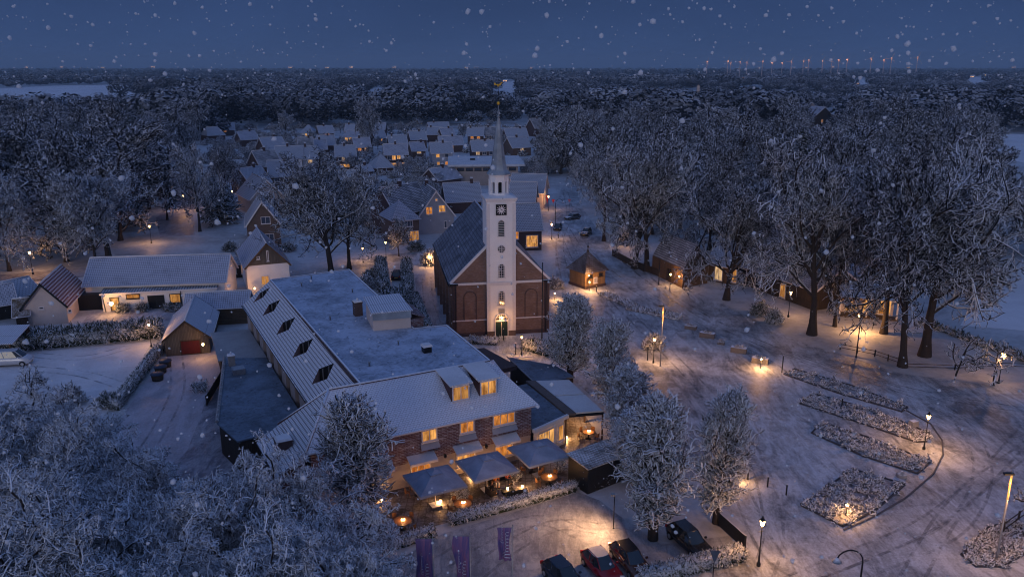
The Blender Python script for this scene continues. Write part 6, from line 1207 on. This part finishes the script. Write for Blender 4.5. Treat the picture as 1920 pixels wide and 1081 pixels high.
# potted frosted shrubs on the terrace and elsewhere
def bush(loc, label, rx=.9, ry=.9, rz_=1.0, n=200, tw=.03, ln=.55, seed=1, mat='plant', name='shrub', cat='shrub', z=0.):
    V, F = bush_geo(seed, rx, ry, rz_, n, tw, ln); o = link(name, mesh_np(name, V, F, M[mat]), None, (loc[0], loc[1], z)); return tag(o, label, cat)
bush(inn_p(8.6, -8.9), 'frosted potted shrub between the left and middle parasols', .5, .5, 1.1, 90, .022, .6, 31); bush(inn_p(14.2, -8.0), 'lamplit potted shrub between the middle and right parasols', .5, .5, 1.1, 90, .022, .6, 32); bush(inn_p(19.0, -8.4), 'frosted shrub in a pot beside the rightmost parasol', .5, .5, 1.2, 90, .022, .5, 33)
bush(G(806, 496), 'tall frosted shrub lit from below at the back corner of the church', 1.6, 1.6, 3.2, 420, .05, .9, 34, 'plant'); bush(G(375, 732), 'small twiggy shrub in the middle of the driveway', .9, .9, .9, 90, .035, .7, 35); bush(G(132, 760), 'round clipped frosted shrub at the near end of the yard', 1.7, 1.7, 2.6, 300, .045, .6, 36)
bush(G(232, 585), 'left frosted shrub against the farmhouse wall', 1.0, .8, 1.3, 150, .04, .6, 37, 'hedge_leaf'); bush(G(268, 583), 'middle frosted shrub against the farmhouse wall', 1.0, .8, 1.2, 150, .04, .6, 38, 'hedge_leaf'); bush(G(325, 582), 'right wide frosted shrub by the farmhouse window', 1.8, .9, 1.1, 200, .04, .6, 39, 'hedge_leaf')
for i, (u, v, lab) in enumerate([(1090, 480 + 0, ''), (1425, 590, 'frosted bush left of the lantern by the stable'), (1450, 605, 'low frosted bush near the stable lantern'), (432, 470, 'dark evergreen shrub in the garden left of the brick house'), (455, 480, 'round snow-laden shrub next to the dark evergreen shrub'), (540, 470, 'snowy shrub right of the brick house wall'), (1225, 655 + 0, 'low snowy shrub beside the flagpole foot'),
                          (700, 520, 'snowy shrub under the right side of the big tree'), (688, 540, 'frosted shrub between the flat roof and the big tree'), (780, 470, 'snowy shrub before the villa'), (1040, 540, 'frosted bush at the right church wall'), (205, 760, 'small spiky shrub beside the narrow hedge'), (1240, 650, '')]):
    if lab: bush(G(u, v), lab, random.uniform(1., 1.8), random.uniform(1., 1.6), random.uniform(.9, 2.2), 220, .05, .8, 50 + i, 'hedge_leaf' if i % 2 else 'plant')
# ------------------------------------------------------------------ planted beds on the square
def bed(poly, label, seed, n, hh=.45, kind='plants'):
    P = [G(*p) for p in poly]; sheet('flower_bed', poly, M['soil'], .03).name = 'flower_bed_soil'; kb = MB()
    for a, b_ in zip(P, P[1:] + P[:1]): m_ = (a + b_) / 2; kb.box((m_.x, m_.y, .07), ((b_ - a).length + .12, .14, .14), math.atan2(b_.y - a.y, b_.x - a.x))
    tag(kb.build('kerb', m_plain('dark_kerb', (.07, .07, .08), .7)), kind='structure')
    rng = np.random.default_rng(seed); us = [p[0] for p in poly]; vs = [p[1] for p in poly]; pos = []
    xs = [p.x for p in P]; ys = [p.y for p in P]
    pp = [(p.x, p.y) for p in P]
    while len(pos) < n:
        x, y = rng.uniform(min(xs), max(xs)), rng.uniform(min(ys), max(ys))
        if inpoly(x, y, pp): pos.append((x, y))
    Vs, Fs, o = [], [], 0
    for i, (x, y) in enumerate(pos):
        big = rng.random() < .12; V, F = bush_geo(seed * 1000 + i, .34, .34, hh * (1.7 if big else rng.uniform(.25, .65)), 10, .045, .20 * (1.7 if big else 1.)); Vs.append(V + np.array([x, y, .04])); Fs.append(F + o); o += len(V)
    ob = link('bed_plants', mesh_np('bed_plants', np.concatenate(Vs), np.concatenate(Fs), M['plant'])); tag(ob, label, 'bed plants', kind='stuff')
bed([(1470, 702), (1490, 692), (1600, 724), (1702, 764), (1690, 772), (1570, 737)], 'narrow farthest bed of low frosted plants on the square', 201, 110)
bed([(1500, 757), (1526, 738), (1640, 770), (1742, 812), (1744, 828), (1718, 829), (1600, 789)], 'second bed of frosted plants behind the lantern', 202, 210)
bed([(1522, 812), (1540, 792), (1640, 824), (1745, 866), (1720, 888), (1620, 856)], 'third bed of frosted plants with reddish shrubs', 203, 200)
bed([(1503, 948), (1598, 880), (1697, 908), (1640, 958), (1580, 987)], 'nearest squarish bed of frosted plants with a small lamp', 204, 190, .5)
bed([(1803, 1040), (1850, 990), (1905, 975), (1935, 1030), (1880, 1062), (1830, 1062)], 'rounded bed of low frosted grass at the foot of the right pole', 205, 160, .25)
kb = MB(); kp = [G(u, v) for u, v in [(1700, 770), (1745, 795), (1766, 825), (1768, 852), (1750, 888), (1700, 932), (1640, 968), (1583, 993)]]
for a, b_ in zip(kp[:-1], kp[1:]): m_ = (a + b_) / 2; kb.box((m_.x, m_.y, .05), ((b_ - a).length + .1, .12, .10), math.atan2(b_.y - a.y, b_.x - a.x))
tag(kb.build('kerb', m_plain('outer_kerb', (.10, .10, .12), .7)), kind='structure')
p = G(1690, 893); rk = MB().lathe([(.5, 0), (.45, .3), (.1, .55)], (0, 0, 0), 7, 0, False).build('boulder', M['stone']); rk.location = (p.x, p.y, 0); tag(rk, 'dark boulder on the paving right of the nearest bed', 'boulder')
p = G(1712, 800); rk = MB().box((0, 0, .35), (.9, .7, .7), .3, .8).build('stone_block', M['stone']); rk.location = (p.x, p.y, 0); tag(rk, 'snow-capped stone block at the tip of the second bed', 'stone')
# ------------------------------------------------------------------ trees: pollarded limes round the inn and square
PH = {'lime': 9.5 * 1.0, 'street': 21., 'big': 20., 'near': 14., 'small': 9., 'park': 4.6, 'fir': 12., 'wood': 17.}
def mesh_top(kind):
    tm, cm = proto(kind); n = len(cm.vertices); a = np.empty(n * 3, dtype=np.float32); cm.vertices.foreach_get('co', a); a = a.reshape(-1, 3); return float(np.percentile(a[:, 2], 99.7)), float(np.percentile(np.hypot(a[:, 0], a[:, 1]), 97))
TOPS = {}
def tree_px(kind, u, v, vtop, hw, label, group=None):
    """foot at picture point (u,v); grown to reach row vtop with half width hw"""
    if kind not in TOPS: TOPS[kind] = mesh_top(kind)
    H0, R0 = TOPS[kind]; p = G(u, v); h_ = ZV(p, vtop); dist = p.y * _cp + (CAM_H - h_ / 2) * _sp; r = hw / FPX * dist
    return tree(kind, p.x, p.y, r / R0, None, label, group, h_ / H0)
gl = 'pollarded limes round the inn and square'
tree_px('lime:0', 1068, 715, 552, 44, 'pollarded lime at the church gate, farthest of the limes', gl); tree_px('lime:1', 1146, 770, 598, 44, 'pollarded lime second from the church', gl); tree_px('lime:2', 1178, 850, 688, 50, 'pollarded lime in the middle of the row beside the canopy', gl)
tree_px('lime:0', 1224, 1010, 738, 66, 'big pollarded lime with bare lower trunk between the parked cars', gl); tree_px('lime:1', 1342, 980, 730, 50, 'rightmost pollarded lime above the black estate car', gl); tree_px('lime:2', 678, 1005, 738, 70, 'pollarded lime in front of the inn roof at the left end of the terrace', gl)
tree_px('lime:0', 1190, 905, 765, 50, 'pollarded lime behind the black shed', gl)
# named broad trees along the street and barns
gs = 'tall street trees on the right'
for k, u, v, vt, hw, lab in [('street:0', 1132, 452, 275, 62, 'street tree with leaning trunk nearest the village street'), ('street:1', 1190, 503, 262, 95, 'street tree left of the timber barn, left trunk of a pair'), ('street:2', 1212, 508, 280, 85, 'street tree left of the timber barn, right trunk of a pair'),
                             ('street:1', 1362, 562, 322, 104, 'street tree with flared foot standing alone before the open barn'), ('street:2', 1522, 627, 272, 118, 'street tree with snowy trunk before the stable'), ('big:1', 1565, 612, 360, 75, 'slimmer tree in front of the lit pavilion'),
                             ('street:0', 1657, 625, 300, 120, 'street tree right of the lit pavilion'), ('street:1', 1692, 687, 285, 135, 'big street tree with yellow stain on its trunk'), ('street:2', 1733, 667, 276, 145, 'thick-trunked tree right of the yellow-stained trunk'),
                             ('big:1', 1330, 470, 250, 84, 'tall tree behind the open barn roof'), ('big:1', 1450, 480, 240, 84, 'tall tree behind the stable roof'), ('big:1', 1580, 500, 235, 88, 'tall tree behind the timber house'), ('big:1', 1700, 520, 232, 90, 'tall tree behind the big stained trunk'),
                             ('street:1', 1765, 520, 285, 90, 'rightmost tall tree at the edge of the snowy lawn')]:
    tree_px(k, u, v, vt, hw, lab, gs)
tree_px('park:0', 1788, 716, 630, 50, 'young tree with spreading crown, left of the two by the low rail', 'young trees by the low rail'); tree_px('park:1', 1862, 722, 628, 52, 'young tree with spreading crown, right of the two by the low rail', 'young trees by the low rail')
tree_px('park:0', 1925, 1000, 880, 45, 'small bare tree cut off by the right edge of the picture'); tree_px('park:1', 60, 745, 690, 40, 'thin young tree standing in the yard by the dense crowns')
tree_px('park:0', 58, 752, 690, 34, 'thin upright sapling at the near side of the yard')
# around the village lane and the big central tree
tree_px('street:1', 622, 520, 288, 112, 'huge spreading tree in the middle behind the inn'); tree_px('street:0', 655, 505, 300, 80, 'tree with arching boughs right behind the huge spreading tree')
for k, u, v, vt, hw, lab in [('big:0', 375, 434, 268, 60, 'tall straight-trunked tree beside the snowy lane'), ('big:1', 314, 412, 292, 44, 'slender tree left of the snowy lane'), ('big:2', 18, 508, 330, 75, 'tree with pale trunk beside the road at far left'), ('street:2', 205, 490, 318, 95, 'spreading tree at the edge of the left wood'),
                             ('big:0', 182, 505, 340, 70, 'low-branched tree in front of the left wood'), ('big:2', 280, 392, 262, 60, 'tree at the corner of the left wood by the lane'), ('fir:0', 410, 420, 330, 34, 'dark evergreen beside the lane'), ('fir:1', 432, 412, 348, 26, 'smaller dark evergreen beside the lane'),
                             ('big:1', 425, 385, 262, 50, 'tree behind the dark evergreens'), ('small:1', 748, 480, 405, 30, 'small snowy tree before the brick villa'), ('small:0', 535, 250, 206, 20, 'pale pinkish frosted tree left of the village'), ('big:0', 698, 285, 178, 34, 'very tall bare tree rising above the village'), ('small:0', 768, 430, 380, 26, 'small tree between villa and grey house')]:
    tree_px(k, u, v, vt, hw, lab)
# dense near crowns in the bottom left corner
gn = 'dense near crowns at bottom left'
rngn = random.Random(5); k_ = 0
for u, v, z in [(-30, 735, 10), (40, 750, 9.5), (120, 745, 9), (-20, 800, 10), (70, 815, 10), (165, 800, 9), (30, 880, 10), (130, 880, 10), (225, 840, 8.5), (-40, 960, 11), (80, 980, 11), (190, 960, 10.5), (300, 905, 9), (390, 900, 9), (470, 865, 9), (150, 1070, 11), (290, 1020, 10.5), (400, 990, 10), (500, 950, 9.5), (545, 895, 9.5), (480, 905, 10), (600, 1000, 9), (520, 1060, 10), (650, 1060, 8.5), (390, 1090, 11), (20, 1090, 11), (250, 1120, 11), (600, 950, 9), (640, 1010, 9), (690, 1100, 8)]:
    p = G(u, v, z); s_ = z / 9.0 * rngn.uniform(.62, .74); t_ = tree('near:%d' % (k_ % 3), p.x, p.y, s_ * 1.05, None, 'close snow-laden crown in the dense thicket filling the bottom left corner', gn, s_ * 1.02); k_ += 1
# ------------------------------------------------------------------ woods: each tree that shows large is its own, the far ones run together
CLEAR = [
 [(285, 640), (285, 330), (400, 262), (440, 240), (560, 243), (640, 240), (760, 238), (870, 238), (1000, 232), (1035, 330), (1110, 345), (1130, 430), (1200, 500), (1350, 560), (1500, 640), (1700, 700), (2600, 740), (2600, 1300), (-400, 1300), (-400, 500), (150, 505), (165, 480), (285, 430)],
 [(-900, 166), (0, 166), (90, 161), (215, 159), (262, 163), (290, 173), (255, 182), (140, 191), (0, 192), (-900, 192)], [(693, 166), (727, 164), (723, 190), (700, 190)], [(915, 155), (972, 152), (976, 172), (925, 172)],
 [(1835, 246), (2400, 258), (2400, 345), (1930, 335), (1840, 300)], [(1380, 150), (1440, 150), (1438, 161), (1385, 161)], [(1870, 495), (2300, 515), (2300, 680), (1790, 620)], [(1580, 150), (1640, 148), (1636, 159), (1582, 160)], [(1810, 146), (1870, 143), (1860, 155), (1812, 156)],
 [(1150, 520), (1220, 470), (1330, 470), (1560, 520), (1680, 570), (1700, 700), (1350, 600)], [(1352, 270), (1420, 265), (1430, 292), (1350, 296)], [(1500, 210), (1580, 208), (1590, 246), (1490, 248)], [(1285, 180), (1318, 180), (1318, 216), (1285, 218)]]
def clear_ok(x, y, h):
    u, v = PXL(x, y, 0); u2, v2 = PXL(x, y, h * .75)
    if u < -160 or u > 2080: return False
    for i, pl in enumerate(CLEAR):
        if inpoly(u, v, pl) or (i and inpoly(u2, v2, pl)): return False
    return True
rngw = random.Random(11); cand = []
y = 150.
while y < 620:
    sp_ = 9.5 + y * .014; x = -y * .75 - 20
    while x < y * .75 + 20:
        px_, py_ = x + rngw.uniform(-.4, .4) * sp_, y + rngw.uniform(-.45, .45) * sp_; h = rngw.choice((10, 13, 15, 17, 19, 22)) * rngw.uniform(.9, 1.1)
        if clear_ok(px_, py_, h): cand.append((px_, py_, h))
        x += sp_
    y += sp_ * 1.15
cand.sort(key=lambda c: c[1])
wl = {0: ('snow-dusted wood tree in the dense wood left of the village', 'trees of the left wood'), 1: ('snow-dusted wood tree in the wood beyond the village roofs', 'trees of the middle wood'), 2: ('snow-dusted wood tree in the dense wood right of the church', 'trees of the right wood')}
def zone(x, y): u = PXL(x, y)[0]; return 0 if u < 480 else (1 if u < 1050 else 2)
for x, y, h in cand[:290]:
    lb_, gp_ = wl[zone(x, y)]; k = rngw.random(); kind = 'wood:%d' % rngw.randrange(4) if k < .86 else 'fir:%d' % rngw.randrange(2); s_ = h / (15.5 if k < .86 else 12.) * (1. if k < .86 else .9)
    tree(kind, x, y, s_ * rngw.uniform(.95, 1.2), None, lb_ if k < .86 else lb_.replace('snow-dusted wood tree', 'dark fir'), gp_, s_)
# garden trees among the houses
gv = {0: ('small frosted garden tree among the left village roofs', 'garden trees left in the village'), 1: ('small frosted garden tree among the middle village roofs', 'garden trees in the village centre'), 2: ('small frosted garden tree among the village roofs right of the spire', 'garden trees right of the spire')}
boxes = [(a[1] - 6, a[3] + 6 if False else a[3], a[2]) for a in VG]
n_ = 0; tries = 0
while n_ < 200 and tries < 12000:
    tries += 1; u = rngw.uniform(400, 1120); v = rngw.uniform(244, 400)
    if u > 1035 and v > 330: continue
    if v > 345 and not (560 < u < 840): continue
    if u < 470 and v > 330: continue
    bad = False
    for a in VG:
        if a[1] - 5 < u < a[3] + 5 and a[2] - 3 < v < a[2] + 15: bad = True; break
    if bad or (835 < u < 985 and 290 < v < 400): continue
    z_ = 0 if u < 650 else (1 if u < 880 else 2); p = G(u, v); s_ = rngw.uniform(.45, .85); tree('small:%d' % rngw.randrange(3), p.x, p.y, s_ * 1.1, None, gv[z_][0], gv[z_][1], s_); n_ += 1
# frosted shrubs and hedges of the village gardens: too many and small to tell apart
Vs, Fs, o_ = [], [], 0; protos = [bush_geo(900 + i, 1.6, 1.6, 2.0, 70, .13, 1.0) for i in range(5)]; n_ = 0; tries = 0
while n_ < 420 and tries < 9000:
    tries += 1; u = rngw.uniform(380, 1050); v = 238 + 170 * rngw.random() ** 1.4
    if (v > 345 and not (470 < u < 850)) or (u > 1000 and v > 300): continue
    if any(a[1] - 3 < u < a[3] + 3 and a[2] - 6 < v < a[2] + 9 for a in VG) or (840 < u < 1020 and v > 320): continue
    p = G(u, v); V, F = protos[rngw.randrange(5)]; k_ = rngw.uniform(.5, 1.3); a = rngw.random() * 6.28; c_, s_ = math.cos(a), math.sin(a)
    Vs.append(np.stack([(V[:, 0] * c_ - V[:, 1] * s_) * k_ + p.x, (V[:, 0] * s_ + V[:, 1] * c_) * k_ + p.y, V[:, 2] * k_], 1)); Fs.append(F + o_); o_ += len(V); n_ += 1
tag(link('garden_shrubs', mesh_np('garden_shrubs', np.concatenate(Vs), np.concatenate(Fs), M['twig'])), 'frosted shrubs and hedges filling the gardens between the village houses', 'shrubs', kind='stuff')
# far wood: every crown a tuft of small faces, merged by region
def tuft(rng, n, lvl):
    q = _unit(rng.normal(size=(n, 3))); q[:, 2] = np.where(q[:, 2] < 0, q[:, 2] * .95, q[:, 2] * 1.05); c = q * (.72 + .33 * rng.random((n, 1))) * np.array([.52, .52, .42]) + np.array([0, 0, .56]); d = _unit(q + .38 * rng.normal(size=(n, 3))); a = _unit(np.cross(d, rng.normal(size=(n, 3)))); b_ = np.cross(d, a)
    s_ = lvl * (.6 + .8 * rng.random((n, 1))); return np.stack([c - a * s_ - b_ * s_ * .45, c + a * s_ - b_ * s_ * .45, c + a * s_ * .7 + b_ * s_ * .45, c - a * s_ * .7 + b_ * s_ * .45], 1)
rf = np.random.default_rng(77); T1 = [tuft(rf, 620, .046) for _ in range(5)]; T2 = [tuft(rf, 170, .09) for _ in range(5)]; T3 = [tuft(rf, 36, .2) for _ in range(5)]
trunk_q = None
def far_wood(pts, name, label, mat):
    Vs = []
    for x, y, h in pts:
        T = T1 if y < 1400 else (T2 if y < 3000 else T3); t_ = T[rngw.randrange(5)]; a = rngw.random() * 6.28; c_, s_ = math.cos(a), math.sin(a); w_ = h * rngw.uniform(1.0, 1.45); V = t_.reshape(-1, 3)
        Vs.append(np.stack([(V[:, 0] * c_ - V[:, 1] * s_) * w_ + x, (V[:, 0] * s_ + V[:, 1] * c_) * w_ + y, V[:, 2] * h], 1))
    if not Vs: return
    V = np.concatenate(Vs); F = np.arange(len(V)).reshape(-1, 4); o = link(name, mesh_np(name, V, F, mat)); tag(o, label, 'wood', kind='stuff')
far = [c for c in cand[290:]]; y = 620.
while y < 9000:
    sp_ = 15 + (y - 600) * .012; x = -y * .72 - 20
    dn = .94 if y < 2500 else .85
    while x < y * .72 + 20:
        px_, py_ = x + rngw.uniform(-.4, .4) * sp_, y + rngw.uniform(-.45, .45) * sp_; h = rngw.uniform(11, 18) * (1. if y < 2500 else 1.2) * (1 + .35 * math.sin(px_ * .0061 + y * .004) * math.sin(y * .009 + px_ * .002)) 
        nz = math.sin(px_ * .004 + 1.3) * math.cos(py_ * .0031) + .5 * math.sin(px_ * .011 + py_ * .007)
        if nz > (-.95 if y < 900 else -.72) and rngw.random() < dn and clear_ok(px_, py_, h): far.append((px_, py_, h))
        x += sp_
    y += sp_ * (1.35 if y < 2500 else 1.6)
print('individual', min(290, len(cand)), 'far', len(far))
print('strip', [sum(1 for c in far if a_<=c[1]<a_+60 and 450<PXL(c[0],c[1])[0]<950) for a_ in range(400,1000,60)] if 'far' in globals() else '')
far_wood([c for c in far if zone(c[0], c[1]) == 0 and c[1] < 2500], 'distant_wood', 'distant snow-dusted wood beyond the left trees', M['far']); far_wood([c for c in far if zone(c[0], c[1]) == 1 and c[1] < 2500], 'distant_wood', 'distant snow-dusted wood beyond the village', M['far']); far_wood([c for c in far if zone(c[0], c[1]) == 2 and c[1] < 2500], 'distant_wood', 'distant snow-dusted wood on the right', M['far']); far_wood([c for c in far if c[1] >= 2500], 'horizon_wood', 'dark line of far woods along the whole horizon', M['far2'])
# ------------------------------------------------------------------ falling snow
rs = np.random.default_rng(3); N = 2600; dd = 2.5 + 40 * rs.random(N) ** 1.3; uu = rs.uniform(-60, 1980, N); vv = np.where(rs.random(N) < .36, rs.uniform(-30, 150, N), rs.uniform(100, 1110, N)); a = (uu - 960) / FPX; b__ = (540.5 - vv) / FPX
P = np.stack([a * dd, (_cp + b__ * _sp) * dd, CAM_H + (-_sp + b__ * _cp) * dd], 1); r = rs.uniform(.004, .012, N) * (1 + (dd > 9) * .8)
gold = (1 + 5 ** .5) / 2; ico = np.array([(-1, gold, 0), (1, gold, 0), (-1, -gold, 0), (1, -gold, 0), (0, -1, gold), (0, 1, gold), (0, -1, -gold), (0, 1, -gold), (gold, 0, -1), (gold, 0, 1), (-gold, 0, -1), (-gold, 0, 1)]) / 1.9
fo = np.array([(0, 11, 5), (0, 5, 1), (0, 1, 7), (0, 7, 10), (0, 10, 11), (1, 5, 9), (5, 11, 4), (11, 10, 2), (10, 7, 6), (7, 1, 8), (3, 9, 4), (3, 4, 2), (3, 2, 6), (3, 6, 8), (3, 8, 9), (4, 9, 5), (2, 4, 11), (6, 2, 10), (8, 6, 7), (9, 8, 1)])
V = P[:, None] + ico[None] * (r[:, None, None] * (1 + .22 * rs.normal(size=(N, 12, 1)).clip(-1.5, 1.5))); F = (fo[None] + np.arange(N)[:, None, None] * 12).reshape(-1, 3)
t = NT('snowflake'); tr = t.n('ShaderNodeBsdfTransparent'); mxs = t.n('ShaderNodeMixShader'); mxs.inputs[0].default_value = .5; t.l(tr.outputs[0], mxs.inputs[1]); t.l(t.p.outputs[0], mxs.inputs[2]); t.l(mxs.outputs[0], t.out.inputs[0]); t.done((.92, .92, .95), .6)
o = link('falling_snow', mesh_np('falling_snow', V.reshape(-1, 3), F, t.m, smooth=True)); tag(o, 'snowflakes falling through the air', 'snow', kind='stuff')
# ------------------------------------------------------------------ evening haze
hz = MB().bx(-9200, 9200, -300, 10000, -1, 130).build('haze', None); tag(hz, 'thin blue evening haze over the whole land', 'haze', kind='stuff')
hm_ = bpy.data.materials.new('haze_air'); hm_.use_nodes = True; ht = hm_.node_tree; ht.nodes.clear(); ho = ht.nodes.new('ShaderNodeOutputMaterial'); hv = ht.nodes.new('ShaderNodeVolumePrincipled')
hv.inputs['Color'].default_value = (.62, .82, 1., 1); hv.inputs['Density'].default_value = .00016; hv.inputs['Anisotropy'].default_value = 0.; ht.links.new(hv.outputs[0], ho.inputs['Volume']); hz.data.materials.append(hm_)
hz.visible_shadow = True
